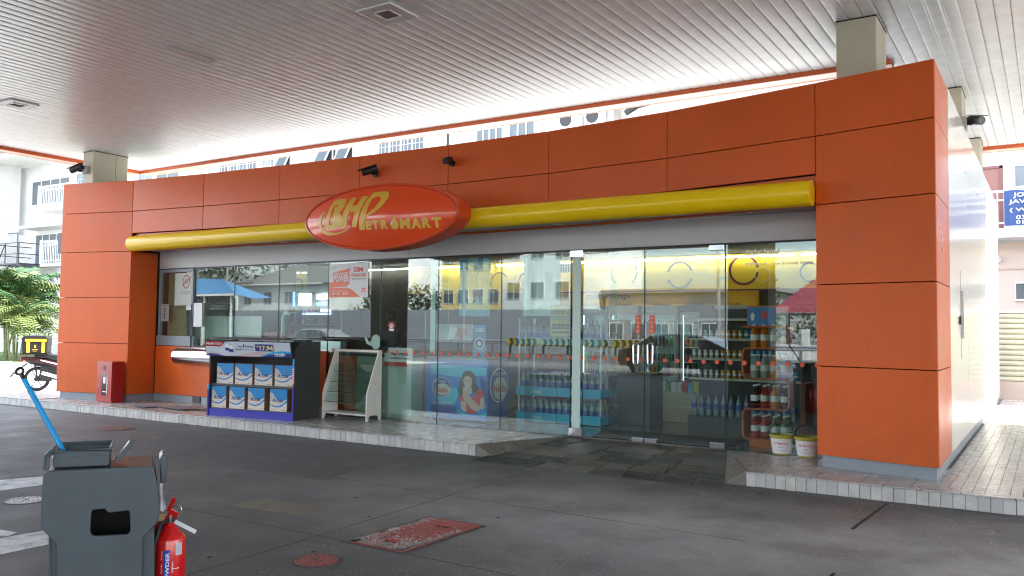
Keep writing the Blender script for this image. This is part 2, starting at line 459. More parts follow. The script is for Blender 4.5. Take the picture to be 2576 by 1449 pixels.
# platform body (rounded right corner, ramp notch)
R0 = .38
corner = [(-.40 + R0 * math.sin(R(a)), 9.20 - R0 * math.cos(R(a))) for a in range(0, 91, 15)]
outl = [(-26, 8.84), (-6.15, 8.84), (-5.6, 10.27), (-3.38, 10.27), (-2.70, 8.82)] + corner + [(-.02, 24), (-16.4, 24), (-16.4, 9.9), (-26, 9.9)]
plat = struct(MB(GROUT).prism(outl, (0, 0, 0), X, Y, (0, 0, .138)), 'shop_platform')
# kerb face tiles, .1 m wide
km = []
for i in range(3):
    km.append(MB(KTILE[i]).box(-.048, .048, -.012, .01, .003, .135).build('kerb_tile_source', bevel=.003, seg=1))
def kerb_run(p, q):
    p, q = Vector((*p, 0)), Vector((*q, 0)); L = (q - p).length; k = int(L / .1); a = math.atan2(q.y - p.y, q.x - p.x)
    for i in range(k):
        c = p + (q - p) * ((i + .5) / k)
        o = inst(random.choice(km), plat, (c.x, c.y, random.uniform(-.002, .002)), a + random.uniform(-.01, .01)); o.name = 'kerb_tile'
        o.scale = (L / k / .1, random.uniform(.7, 1.3), 1)
kerb_run((-24, 8.835), (-6.15, 8.835))
kerb_run((-2.70, 8.815), (-.385, 8.815))
for i in range(6):
    a = R(9 + i * 15); c = Vector((-.40 + (R0 + .004) * math.sin(a), 9.20 - (R0 + .004) * math.cos(a), 0))
    o = inst(random.choice(km), plat, c, a); o.name = 'kerb_tile'
for o in km: bpy.data.objects.remove(o)
# nosing strip over the kerb tiles, in lengths
def nose(p, q):
    p, q = Vector(p), Vector(q); d = q - p; n_ = max(1, int(d.length / .3))
    for i in range(n_):
        a, b = p + d * (i / n_), p + d * ((i + 1) / n_); g = d.normalized() * .003
        mb = MB(random.choice(PTILE)); t = Vector((d.y, -d.x, 0)).normalized()
        mb.obox((a + b) / 2 + Vector((0, 0, .1435)) - t * .035 + Vector((0, 0, random.uniform(-.0008, .0008))), (b - a) / 2 - g, t * .055, Z * .0075)
        mb.build('nosing_tile', plat, bevel=.005)
nose((-24, 8.83, 0), (-6.13, 8.83, 0)); nose((-2.71, 8.81, 0), (-.39, 8.81, 0))
for i in range(6):
    a, b = R(i * 15), R(i * 15 + 15); r = R0 + .012
    nose((-.40 + r * math.sin(a), 9.20 - r * math.cos(a), 0), (-.40 + r * math.sin(b), 9.20 - r * math.cos(b), 0))
# deck tiles: wide ones along the shop front, narrow ones down the right side
def tiles(x0, x1, y0, y1, w, l, skip=None, name='paving_tile', as_stuff=False):
    sm = [MB(PTILE[i]).box(-w / 2 + .002, w / 2 - .002, -l / 2 + .002, l / 2 - .002, -.01, .0).build('tile_source') for i in range(3)]
    acc = [MB(PTILE[i]) for i in range(3)]
    nx, ny = round((x1 - x0) / w), round((y1 - y0) / l)
    for i in range(nx):
        for j in range(ny):
            x, y = x0 + (i + .5) * w, y0 + (j + .5) * l
            if skip and skip(x, y, w, l): continue
            z = .149 + random.uniform(-.0002, .0002)
            if as_stuff:
                acc[random.randrange(3)].box(x - w / 2 + .002, x + w / 2 - .002, y - l / 2 + .002, y + l / 2 - .002, z - .01, z)
            else:
                o = inst(random.choice(sm), plat, (x, y, z)); o.name = name
    for o in sm: bpy.data.objects.remove(o)
    if as_stuff:
        mm = MB(*PTILE)
        for i in range(3): mm.use(i).add(acc[i].v, acc[i].f)
        o = mm.build('distant_paving_tiles', plat); o['kind'] = 'stuff'
def inramp(x, y, w, l):
    y2 = y - l / 2
    xl = -6.15 + (y2 - 8.84) / 1.43 * .55; xr = -2.70 - (y2 - 8.82) / 1.45 * .68
    return x + w / 2 > xl - .02 and x - w / 2 < xr + .02 and y < 10.3
tiles(-16.35, -6.15, 8.88, 10.32, .34, .24, inramp)
tiles(-2.70, -.94, 8.88, 10.32, .22, .24, inramp)
tiles(-24, -16.35, 8.88, 9.84, .34, .24)
tiles(-.94, -.04, 8.91, 14.8, .1, .31, lambda x, y, w, l: y < 9.3 and x > -.25)
tiles(-.94, -.04, 14.8, 23.8, .1, .31, as_stuff=True)
# triangular fillers beside the ramp
MB(PTILE[1]).prism([(-6.15, 8.87), (-5.9, 9.52), (-5.6, 10.27), (-5.85, 10.3), (-6.5, 10.3), (-6.5, 8.87)], (0, 0, .1385), X, Y, (0, 0, .006)).build('filler_paving', plat)
MB(PTILE[0]).prism([(-2.70, 8.87), (-2.45, 8.87), (-2.45, 10.3), (-3.38, 10.3)], (0, 0, .1385), X, Y, (0, 0, .006)).build('filler_paving', plat)
# ramp with slate slabs and cut-stone cheeks
ramp = struct(MB(GROUT).add([(-6.0, 8.5, -.005), (-2.84, 8.5, -.005), (-3.36, 10.27, .128), (-5.62, 10.27, .128), (-6.0, 8.5, -.1), (-2.84, 8.5, -.1), (-3.36, 10.27, -.1), (-5.62, 10.27, -.1)],
              [(0, 1, 2, 3), (4, 7, 6, 5), (0, 4, 5, 1), (2, 6, 7, 3), (1, 5, 6, 2), (0, 3, 7, 4)]), 'entrance_ramp')
rows = 6
for j in range(rows):
    v0, v1 = j / rows, (j + 1) / rows; x = 0.0
    offs = random.uniform(0, .06)
    while x < .999:
        w = random.uniform(.10, .17); x2 = min(1, x + w + (offs if x == 0 else 0))
        if 1 - x2 < .06: x2 = 1
        def P(u, v):
            xl, xr = -6.0 + (.38) * v, -2.84 - .52 * v
            return Vector((xl + (xr - xl) * u, 8.5 + 1.77 * v, -.005 + .133 * v))
        e = .0035; du = e / 2.6; dv = e / 1.8; h = random.uniform(.008, .014)
        a = [P(x + du, v0 + dv), P(x2 - du, v0 + dv), P(x2 - du, v1 - dv), P(x + du, v1 - dv)]
        t = [p + Z * (h + random.uniform(-.0015, .0015)) for p in a]
        if j == 0: t[0].z = a[0].z + .006; t[1].z = a[1].z + .006
        MB(random.choice(SLATE)).add(a + t, [(0, 3, 2, 1), (4, 5, 6, 7), (0, 1, 5, 4), (1, 2, 6, 5), (2, 3, 7, 6), (3, 0, 4, 7)]).build('slate_slab', ramp)
        x = x2
def cheek(a, b, c, n_):
    a, b, c = Vector(a), Vector(b), Vector(c)     # b top at kerb, a toe at kerb, c at door
    for i in range(n_):
        t0, t1 = i / n_ + .006, (i + 1) / n_ - .006
        p0, p1 = b.lerp(c, t0), b.lerp(c, t1); q0, q1 = a.lerp(c, t0), a.lerp(c, t1)
        for p in (p0, p1): p.z = .152
        q0.z = .018 + .13 * t0; q1.z = .018 + .13 * t1
        low = [Vector((p.x, p.y, -.02)) for p in (p0, p1, q1, q0)]
        MB(STONE).add([p0, p1, q1, q0] + low, [(0, 1, 2, 3), (7, 6, 5, 4), (0, 4, 5, 1), (1, 5, 6, 2), (2, 6, 7, 3), (3, 7, 4, 0)]).build('cheek_stone', ramp, bevel=.008)
cheek((-5.86, 8.80, 0), (-6.17, 8.83, .15), (-5.60, 10.28, .15), 5)
cheek((-2.93, 8.80, 0), (-2.69, 8.82, .15), (-3.38, 10.28, .15), 4)

# forecourt details: joints, patches, covers, old markings
JT = mat('joint_sealant', (.012, .012, .012), .7); PATCH = mat('tan_repair_patch', (.17, .155, .12), .6, var=.2, vscale=5)
PATCH2 = mat('grey_repair_patch', (.098, .098, .10), .7, var=.3, vscale=3)
def strip(p, q, w, m, name, z=.0012, jag=0.0):
    p, q = Vector((p[0], p[1], z)), Vector((q[0], q[1], z)); t = (q - p).normalized(); s_ = Vector((-t.y, t.x, 0)) * w / 2
    k = 14 if jag else 1; mb = MB(m); L, Rr = [], []
    for i in range(k + 1):
        c = p.lerp(q, i / k); L.append(c + s_ * (1 + random.uniform(-jag, jag))); Rr.append(c - s_ * (1 + random.uniform(-jag, jag)))
    mb.add(L + Rr[::-1], [tuple(range(2 * k + 2))[::-1]])
    return mb.build(name, fc)
strip((-1.33, 8.72), (-1.40, 7.40), .03, JT, 'expansion_joint', jag=.3); strip((-1.25, 6.0), (-1.18, 2.0), .03, JT, 'expansion_joint', jag=.3)
strip((-13, 6.9), (-2, 6.5), .012, JT, 'expansion_joint', jag=.5); strip((-5.0, 8.3), (-4.6, 2.0), .010, JT, 'expansion_joint', jag=.5)
strip((-9.2, 8.6), (-9.0, 2.0), .012, JT, 'expansion_joint', jag=.5); strip((-12, 4.9), (3, 4.6), .010, JT, 'expansion_joint', jag=.5)
def flat(pts, m, name, z): return MB(m).prism([(p[0], p[1]) for p in pts], (0, 0, 0), X, Y, (0, 0, z)).build(name, fc)
flat([(-6.2, 5.08), (-5.4, 5.18), (-5.46, 5.56), (-6.23, 5.47)], PATCH, 'repair_patch', .002)
flat([(-8.6, 6.4), (-6.4, 6.5), (-6.7, 7.3), (-9.0, 7.2)], PATCH2, 'repair_patch', .0014)
WORN = mat('worn_white_road_paint', (.66, .68, .70), .6, var=.25, vscale=9, stain=(.25, .25, .25), sscale=7)
def px_poly(pts, m, name, z=.003):
    return MB(m).prism([tuple(gz(*p).xy) for p in pts], (0, 0, 0), X, Y, (0, 0, z)).build(name, fc)
px_poly([(-60, 1213), (60, 1203), (150, 1196), (150, 1215), (60, 1226), (-60, 1243)], WORN, 'arrow_marking')
px_poly([(-60, 1362), (0, 1355), (60, 1344), (150, 1330), (155, 1362), (90, 1376), (0, 1395), (-60, 1405)], WORN, 'arrow_marking')
px_poly([(-60, 1334), (0, 1333), (42, 1340), (20, 1349), (-60, 1352)], WORN, 'arrow_marking', .0025)
# stray bits of litter, leaves
lf = MB(mat('dry_leaf', (.03, .02, .012), .8))
for i in range(26):
    x, y = random.uniform(-10, .5), random.uniform(2.5, 8.6); a = random.uniform(0, 6.28); s_ = random.uniform(.012, .03)
    c = Vector((x, y, .006)); u = Vector((math.cos(a), math.sin(a), .1)) * s_; w = Vector((-math.sin(a), math.cos(a), .25)) * s_ * .4
    lf.quad(c - u, c - w, c + u, c + w)
o = lf.build('fallen_leaves', fc); o['kind'] = 'stuff'

# covers
REDC = mat('worn_red_cover_paint', (.34, .055, .05), .5, var=.2, vscale=14)
CHK = mat('scuffed_white_cover_paint', (.8, .78, .76), .6, var=.1, vscale=20)
IRON = mat('cast_iron', (.05, .05, .052), .55, var=.3, vscale=12, bump=.3, bscale=60)
t = thing('manhole_cover', 'square red tank cover with scuffed white edges set in the forecourt', 'manhole cover', (-4.19, 5.24, 0))
MB(IRON).box(-4.49, -3.89, 4.71, 5.77, .0, .004).build('frame', t)
MB(REDC).box(-4.455, -3.925, 4.745, 5.735, .004, .010).build('plate', t)
wm = MB(CHK)
def scuff(k, fx, fy, s0=.006, s1=.022):
    for i in range(k):
        x, y = fx(), fy(); a = random.choice((.5, 2.1)) + random.uniform(-.5, .5); L = random.uniform(s0, s1); c = Vector((x, y, .0108)); u = Vector((math.cos(a), math.sin(a), 0)) * L; w = Vector((-math.sin(a), math.cos(a), 0)) * L * .38
        if -4.45 < x < -3.93 and 4.75 < y < 5.73: wm.quad(c - u, c - w, c + u, c + w)
rg = random.gauss
scuff(420, lambda: -4.44 + abs(rg(0, .035)), lambda: random.uniform(4.75, 5.73)); scuff(380, lambda: -3.935 - abs(rg(0, .03)), lambda: random.uniform(4.75, 5.5))
scuff(380, lambda: random.uniform(-4.45, -3.93), lambda: 4.755 + abs(rg(0, .05))); scuff(160, lambda: random.uniform(-4.45, -3.93), lambda: random.uniform(4.75, 5.73), .004, .010)
scuff(380, lambda: rg(-4.12, .13), lambda: rg(4.95, .10)); scuff(60, lambda: random.uniform(-4.45, -4.3), lambda: random.uniform(4.75, 5.0))
o = wm.build('scuffed_paint', t); o['kind'] = 'stuff'
for (cx, cy) in ((-4.18, 4.93), (-4.15, 5.53)):
    MB(BLACK).box(cx - .055, cx + .055, cy - .035, cy + .035, .010, .0125).build('handle_recess', t)
    MB(REDC).bar((cx - .06, cy, .019), (cx + .06, cy, .019), .014).build('lift_bar', t)
MB(JT).add([(p[0], p[1], .0125) for p in ((-4.29, 4.88), (-4.28, 4.88), (-4.28, 5.13), (-4.29, 5.13), (-4.02, 5.12), (-4.02, 5.13))], [(0, 1, 2, 3), (3, 2, 4, 5)]).build('lid_seam', t)
def round_cover(c, r, m, label):
    t = thing('manhole_cover', label, 'manhole cover', (c[0], c[1], 0))
    MB(IRON).lathe([(r * 1.12, 0), (r * 1.12, .004), (r * 1.0, .005)], (c[0], c[1], 0), 36).build('frame', t)
    MB(m).lathe([(r * .95, .004), (r * .93, .009), (.02, .0095)], (c[0], c[1], 0), 36).build('plate', t)
    mb = MB(IRON)
    for k in range(3):
        for i in range(6 + 6 * k):
            a = 2 * math.pi * i / (6 + 6 * k) + k * .3; rr = r * (.3 + .27 * k); mb.box(c[0] + rr * math.cos(a) - .009, c[0] + rr * math.cos(a) + .009, c[1] + rr * math.sin(a) - .007, c[1] + rr * math.sin(a) + .007, .0095, .0105)
    mb.box(c[0] - .035, c[0] + .035, c[1] - .01, c[1] + .01, .0096, .0112)
    o = mb.build('stud_pattern', t); o['kind'] = 'stuff'
round_cover((-4.27, 4.25), .155, REDC, 'round red fill cover nearest the camera beside the square tank cover')
round_cover((-12.15, 7.78), .26, mat('faded_red_cover', (.16, .06, .05), .6, var=.3, vscale=9), 'faded red round cover lying far off near the left kerb')
round_cover((-7.86, 4.18), .17, WORN, 'white painted round cover beside the grey bin')
# ------------------------------------------------------------------ shop building
shop = thing('shop_building', 'low petrol station shop with orange panelled frame and long glass front', 'shop building', (-8.7, 14, .15))
ZR = [.28, 1.239, 2.123, 3.002, 3.766, 4.364]
PL = [(-16.452, 9.245), (-14.755, 9.644), (-12.941, 9.85), (-11.11, 9.985), (-9.36, 10.075), (-7.61, 10.114), (-5.851, 10.085), (-4.035, 9.916), (-2.164, 9.579), (-.946, 9.306)]
def panel(p, q, z0, z1, name='orange_panel', m=ORANGE, g=.0045, th=.03, out=None):
    """a cladding panel whose outer face runs p-q; outward is to the right of p->q"""
    p, q = Vector((*p, 0)), Vector((*q, 0)); d = (q - p).normalized(); n_ = Vector((d.y, -d.x, 0)) if out is None else Vector(out)
    n_ = n_.normalized(); a, b = p + d * g, q - d * g
    j = random.uniform(0, .0015)
    mb = MB(m)
    mb.obox((a + b) / 2 - n_ * (th / 2 + j) + Z * ((z0 + z1) / 2), (b - a) / 2, n_ * th / 2, Z * ((z1 - z0) / 2 - g))
    return mb.build(name, shop, bevel=.004)
# pillars
for r_ in range(5):
    panel(PL[0], PL[1], ZR[r_], ZR[r_ + 1]); panel(PL[8], PL[9], ZR[r_], ZR[r_ + 1])
    panel((-.946, 9.308), (-.946, 10.62), ZR[r_], ZR[r_ + 1])
    panel((-16.452, 10.6), (-16.452, 9.247), ZR[r_], ZR[r_ + 1])
panel((-14.753, 9.66), (-14.753, 10.22), .28, 3.0, name='reveal_panel')
panel((-2.166, 10.22), (-2.166, 9.60), .28, 3.0, name='reveal_panel')
panel((-14.72, 10.20), (-10.15, 10.20), .28, 1.205, name='dado_panel')
# fascia, slightly bowed
for i in range(1, 8):
    panel(PL[i], PL[i + 1], 3.345, 3.766); panel(PL[i], PL[i + 1], 3.766, 4.364)
    a, b = Vector((*PL[i], 0)), Vector((*PL[i + 1], 0)); d = (b - a).normalized(); n_ = Vector((d.y, -d.x, 0))
    MB(ORANGE2).obox((a + b) / 2 - n_ * .10 + Z * 3.175, (b - a) / 2, n_ * .02, Z * .168).build('fascia_return', shop)
# dark carcass just behind the panels
cs = MB(GAP)
inn = [(x, y + .07) for x, y in PL]
cs.prism(inn[1:9] + [(-2.2, 10.9), (-14.7, 10.9)], (0, 0, 3.36), X, Y, (0, 0, .98))
cs.prism([(-16.41, 9.33), (-14.80, 9.71), (-14.79, 10.6), (-16.42, 10.6)], (0, 0, .16), X, Y, (0, 0, 4.18))
cs.prism([(-2.12, 9.66), (-.99, 9.40), (-.985, 10.6), (-2.13, 10.6)], (0, 0, .16), X, Y, (0, 0, 4.18))
cs.box(-14.75, -10.15, 10.235, 10.27, .16, 1.2)
cs.build('carcass', shop)
# coping strips
CAPM = mat('dark_coping', (.16, .04, .015), .4)
# plinths
MB(PLINTH).prism([(-16.40, 9.30), (-14.78, 9.68), (-14.78, 10.3), (-16.40, 10.3)], (0, 0, .15), X, Y, (0, 0, .128)).build('plinth', shop)
MB(PLINTH).prism([(-2.115, 9.625), (-.975, 9.365), (-.975, 10.61), (-2.115, 10.3)], (0, 0, .15), X, Y, (0, 0, .128)).build('plinth', shop)
MB(PLINTH).box(-14.77, -10.16, 10.215, 10.25, .15, .278).build('plinth', shop)
MB(PLINTH).box(-1.3, -.975, 10.62, 21, .15, .278).build('plinth', shop)
# white side wall on the right: two rows of big gloss panels
yj = [10.63, 11.5, 13.0, 14.6, 16.2, 17.8, 19.4, 21.0]
for i in range(7):
    for z0, z1 in ((.28, 3.788), (3.788, 4.41)):
        panel((-.950, yj[i]), (-.950, yj[i + 1]), z0, z1, name='white_panel', m=WHITEWALL, g=.003)
wl = MB(GAP); wl.box(-1.2, -.985, 10.62, 21, .16, 4.39); wl.build('side_wall_core', shop)
MB(WHITE).box(-16.42, -1.2, 21, 21.2, .1, 4.3).build('back_wall', shop)
MB(WHITE).box(-16.42, -16.2, 10.6, 21, .1, 4.3).build('left_wall', shop)
MB(mat('roof_membrane', (.35, .35, .34), .8)).box(-16.2, -1.2, 10.92, 21, 3.6, 3.75).build('roof', shop)
# lock and pull on the side door
MB(STEEL).box(-.949, -.925, 12.02, 12.07, 1.55, 2.15).build('door_pull', shop)
MB(BLACK).box(-.949, -.93, 11.72, 11.80, 1.72, 1.82).build('lock', shop)
MB(GAP).box(-.9495, -.9480, 11.92, 11.93, 1.3, 2.4).build('hinge_strip', shop)
# canopy tube, soffit, grey beam
MB(YELLOW).cyl((-14.42, 9.44, 3.108), (-2.17, 9.46, 3.118), .142, n=28).build('yellow_tube', shop, smooth=True)
MB(SOFFIT).prism([(-14.72, 9.6), (-12, 9.6), (-2.2, 9.6), (-2.2, 10.24), (-14.72, 10.24)], (0, 0, 3.035), X, Y, (0, 0, .03)).build('soffit', shop)
MB(BEAM).box(-14.72, -8.45, 10.235, 10.38, 2.70, 3.033).build('lintel', shop, bevel=.004)
MB(BEAM).box(-8.445, -2.2, 10.235, 10.38, 2.70, 3.033).build('lintel', shop, bevel=.004)
MB(BLACK).box(-14.72, -2.2, 10.26, 10.32, 2.68, 2.70).build('head_channel', shop)
for x in (-13.6, -10.9, -8.6, -5.6, -3.0):
    MB(STEEL).lathe([(.07, 3.022), (.07, 3.034), (.05, 3.034)], (x, 9.93, 0), 20).build('downlight', shop)
# glazing
GY0, GY1 = 10.275, 10.287
def pane(x0, x1, z0, z1, par=None, name='glass_pane'):
    return MB(PANEL).box(x0 + .004, x1 - .004, GY0, GY1, z0, z1).build(name, par or shop)
xs = [-13.67, -12.55, -11.38, -10.19]
for i in range(3): pane(xs[i], xs[i + 1], 1.235, 2.68)
xs2 = [-10.19, -9.03, -7.88, -6.73, -5.585]
for i in range(4): pane(xs2[i], xs2[i + 1], .155, 2.68)
pane(-3.405, -2.2, .155, 2.68)
def seam(*a): MB(EDGE).box(*a).build('silicone_seam', shop)
for x in xs: seam(x - .005, x + .005, GY0 - .004, GY1 + .002, 1.235 if x < -10.2 else .157, 2.68)
for x in xs2[1:]: seam(x - .005, x + .005, GY0 - .004, GY1 + .002, .157, 2.68)
seam(-3.41, -3.400, GY0 - .004, GY1 + .002, .157, 2.68); seam(-10.19, -5.6, GY0 - .006, GY1 + .006, .143, .156); seam(-3.4, -2.2, GY0 - .006, GY1 + .006, .143, .156)
# frosted post with steel shoes beside the doors
MB(FROST).box(-5.55, -5.425, 10.262, 10.274, .27, 2.62).build('frosted_strip', shop)
MB(CHROME).box(-5.59, -5.39, 10.25, 10.30, .155, .265).build('patch_fitting', shop, bevel=.006)
MB(CHROME).box(-5.59, -5.39, 10.25, 10.30, 2.60, 2.695).build('patch_fitting', shop, bevel=.006)
MB(FROST).box(-8.045, -7.955, 10.30, 10.31, 1.2, 2.68).build('frosted_strip', shop)
for x, z0 in ((-6.34, .16), (-5.02, .16), (-7.9, 1.6), (-11.0, 1.24)):
    MB(glass_mat('fin_glass', (.78, .88, .86), .1)).box(x, x + .012, 10.31, 10.55, z0, 2.68).build('glass_fin', shop)
# doors
def door(x0, x1, hx, pull):
    d = MB(PANEL).box(x0 + .005, x1 - .005, GY0, GY1, .175, 2.66).build('glass_door', shop)
    MB(EDGE).box(x0, x0 + .005, GY0, GY1, .175, 2.66).box(x1 - .005, x1, GY0, GY1, .175, 2.66).build('door_edge', d)
    hb = MB(CHROME)
    pts = []
    for a in range(0, 181, 20): pts.append((hx + .035 * math.cos(R(a)), 10.215, 1.40 + .035 * math.sin(R(a))))
    for a in range(180, 361, 20): pts.append((hx + .035 * math.cos(R(a)), 10.215, 1.19 + .035 * math.sin(R(a))))
    hb.tube(pts, .011, 8, closed=True)
    hb.cyl((hx, 10.215, 1.435), (hx, 10.275, 1.435), .009); hb.cyl((hx, 10.215, 1.155), (hx, 10.275, 1.155), .009)
    hb.build('handle', d, smooth=True)
    mb = MB(ORPRINT); mb.box(hx - .035, hx + .035, 10.2725, 10.2745, 1.56, 1.80)
    mb.mats.append(WPRINT); mb.use(1)
    for k, ch in enumerate('PUSH'): text(mb, ch, (hx - .014, 10.2715, 1.745 - k * .056), X, Z, .028, .035, bold=.02)
    mb.build('push_sticker', d)
    return d
d1 = door(-5.40, -4.49, -4.58, 'PUSH'); d2 = door(-4.485, -3.41, -4.38, 'PUSH')
for x0, x1, z0, z1, d in ((-4.655, -4.50, .155, .205, d1), (-4.478, -4.31, .155, .205, d2), (-3.60, -3.415, .155, .225, d2), (-3.61, -3.42, 2.615, 2.685, d2)):
    MB(CHROME).box(x0, x1, 10.255, 10.305, z0, z1).build('patch_fitting', d, bevel=.005)
# orange warning dots on the glass
d0 = MB(ORPRINT).add([(.028 * math.cos(a * math.pi / 8), 0, .028 * math.sin(a * math.pi / 8)) for a in range(16)], [tuple(range(16))]).build('warning_dot', shop, world=False)
x = -10.05; k = 0
while x < -2.25:
    o = d0 if k == 0 else inst(d0, shop)
    o.location = Vector((x, 10.271, 1.222)) - BASE[shop.name]
    x += .172; k += 1
# white vinyl lettering at the right
vl = MB(WPRINT)
def lett(mb, s_, p, q, h, bold=.02, yy=10.271, shear=0):
    a, b = gy(*p, yy), gy(*q, yy); text(mb, s_, (a.x, yy, a.z), X, Z, b.x - a.x, h, bold, shear)
lett(vl, 'Kuchai Petrol', (1875, 642), (1959, 641), .065); lett(vl, '01111897-D', (1920, 653), (1975, 652), .03)
lett(vl, 'BHPetrol Jalan Kuchai Lama', (1876, 671), (2046, 667), .055)
lett(vl, 'Kuchai Petrol', (1560, 1), (1561, 1), .01) if False else None
vl.build('vinyl_lettering', shop)
# ticket window on the far left
tw = MB(PLINTH)
tw.box(-14.72, -14.66, 10.24, 10.30, 1.24, 2.68).box(-14.66, -13.70, 10.24, 10.30, 2.62, 2.68).box(-13.73, -13.68, 10.24, 10.30, 1.24, 2.62)
tw.box(-14.72, -13.60, 10.215, 10.33, 1.21, 1.40)
tw.build('window_frame', shop, bevel=.003)
MB(PANEL).box(-14.66, -13.73, 10.27, 10.278, 1.40, 2.62).build('window_pane', shop)
MB(CLEAR).box(-13.66, -12.70, 10.20, 10.21, 1.16, 2.0).build('pass_through_glass', shop)
MB(EDGE).box(-13.665, -13.655, 10.195, 10.215, 1.16, 2.0).box(-13.66, -12.7, 10.195, 10.215, 1.15, 1.16).build('glass_edge_trim', shop)
# bottle-cap recess box in dado plinth
MB(DARK).box(-13.55, -13.33, 10.195, 10.214, .165, .275).build('drain_grille', shop)

# ---- oval sign
SC = Vector((-8.03, 9.02, 3.168)); SA, SB = 1.385, .425; TLT = R(-.6)
def bulge(x, z):
    q = ((x - SC.x) / SA) ** 2 + ((z - SC.z) / SB) ** 2
    return .13 * max(0.0, 1 - q)
sign = thing('shop_sign', 'big oval red shop sign with gold lettering fixed across the yellow tube', 'sign', (SC.x, SC.y, SC.z))
mb = MB(SIGNRED)
N_, M_ = 72, 12
vs = [Vector((SC.x, SC.y - .13, SC.z))]
for j in range(1, M_ + 1):
    r_ = j / M_
    for i in range(N_):
        a = 2 * math.pi * i / N_; x = SC.x + SA * r_ * math.cos(a); z = SC.z + SB * r_ * math.sin(a); vs.append(Vector((x, SC.y - bulge(x, z), z)))
fs = [(0, 1 + (i + 1) % N_, 1 + i) for i in range(N_)]
fs = [f[::-1] for f in fs]
for j in range(M_ - 1):
    for i in range(N_):
        a = 1 + j * N_ + i; b = 1 + j * N_ + (i + 1) % N_; fs.append((a, a + N_, b + N_, b))
mb.add(vs, fs); mb.build('sign_face', sign, smooth=True)
mb = MB(mat('sign_rim_orange', (.68, .075, .02), .25))
prof = [(1.0, .004), (1.012, -.012), (1.03, .0), (1.035, .04), (1.035, .29)]
vs = []
for s_, dy in prof:
    for i in range(N_):
        a = 2 * math.pi * i / N_; vs.append(Vector((SC.x + (SA * s_) * math.cos(a), SC.y + dy, SC.z + (SB + SA * (s_ - 1)) * math.sin(a))))
fs = [(j * N_ + i, (j + 1) * N_ + i, (j + 1) * N_ + (i + 1) % N_, j * N_ + (i + 1) % N_) for j in range(len(prof) - 1) for i in range(N_)]
mb.add(vs, fs); mb.build('sign_rim', sign, smooth=True)
def sp(cx, cy):
    """tracing coordinates of the lettering -> the face plane"""
    p = gy((1150 + cx / 3.22) * .6289, (650 + cy / 3.22) * .6289, SC.y - .08); return Vector((p.x, 0, p.z))
def onface(p): return Vector((p.x, SC.y - bulge(p.x, p.z) - .006, p.z))
def decal(mb, polys):
    import bmesh
    for pl in polys:
        for _ in range(2):
            q2 = []
            for i_, p_ in enumerate(pl):
                n2 = pl[(i_ + 1) % len(pl)]; q2 += [(p_[0] * .82 + n2[0] * .18, p_[1] * .82 + n2[1] * .18), (p_[0] * .18 + n2[0] * .82, p_[1] * .18 + n2[1] * .82)]
            pl = q2
        bm = bmesh.new(); vv = [bm.verts.new(sp(*c)) for c in pl]
        f = bm.faces.new(vv)
        bmesh.ops.triangulate(bm, faces=[f])
        bmesh.ops.subdivide_edges(bm, edges=bm.edges[:], cuts=2, use_grid_fill=True)
        bm.verts.index_update(); bm.faces.ensure_lookup_table()
        V_ = [onface(v.co) for v in bm.verts]
        F_ = []
        for f in bm.faces:
            ids = tuple(v.index for v in f.verts); n_ = (V_[ids[1]] - V_[ids[0]]).cross(V_[ids[2]] - V_[ids[0]])
            F_.append(ids if n_.y < 0 else ids[::-1])
        mb.add(V_, F_); bm.free()
lt = MB(GOLD)
decal(lt, [
 # B: stem, upper bar, bowls
 [(580, 478), (700, 462), (640, 545), (585, 560), (545, 750), (528, 860), (470, 865), (480, 780), (530, 590)],
 [(640, 468), (735, 465), (757, 480), (752, 540), (735, 590), (690, 640), (668, 650), (640, 640), (672, 600), (690, 560), (640, 545)],
 [(600, 572), (650, 570), (640, 640), (690, 650), (722, 700), (728, 770), (700, 830), (620, 862), (528, 862), (536, 808), (600, 800), (640, 760), (640, 720), (590, 745), (570, 745), (600, 690)],
 # H
 [(815, 455), (885, 445), (855, 560), (800, 700), (775, 845), (705, 850), (730, 700), (760, 580)],
 [(955, 437), (1045, 430), (1000, 520), (960, 640), (920, 800), (905, 840), (845, 835), (870, 740), (900, 610), (930, 510)],
 [(850, 560), (955, 545), (905, 640), (835, 650)],
 # P with long tail
 [(1100, 380), (1170, 368), (1165, 440), (1110, 455), (1070, 560), (1040, 680), (1020, 810), (1015, 872), (940, 875), (950, 760), (985, 610), (1040, 470)],
 [(1170, 368), (1260, 368), (1300, 390), (1308, 440), (1290, 490), (1215, 470), (1205, 450), (1165, 440)],
 [(1215, 465), (1292, 485), (1240, 570), (1160, 640), (1060, 700), (1020, 735), (1010, 705), (1070, 660), (1140, 600), (1190, 530)],
 # swoosh
 [(495, 615), (440, 690), (415, 760), (440, 840), (420, 850), (368, 810), (375, 760), (400, 690), (440, 640)],
 [(378, 835), (440, 850), (500, 890), (590, 908), (690, 895), (800, 848), (805, 860), (720, 905), (610, 935), (500, 940), (430, 910)],
])
lt.build('logo_letters', sign)
lt = MB(GOLD)
for ch, x0, x1, yb, yt in (('E', 1030, 1105, 870, 760), ('T', 1116, 1203, 866, 752), ('R', 1222, 1318, 862, 745), ('M', 1460, 1582, 856, 722), ('A', 1592, 1715, 852, 716), ('R', 1722, 1832, 842, 708), ('T', 1838, 1955, 836, 704)):
    a, b, c = sp(x0, yb), sp(x1, yb - (x1 - x0) * .04), sp(x0, yt)
    text(lt, ch, (a.x, 0, a.z), (b - a).normalized(), Z, (b - a).length, c.z - a.z, bold=.055, fn=onface)
dr = [(1405, 690), (1418, 735), (1445, 775), (1448, 815), (1430, 850), (1395, 866), (1360, 850), (1345, 815), (1352, 775), (1385, 735)]
decal(lt, [dr])
lt.build('sign_lettering', sign)
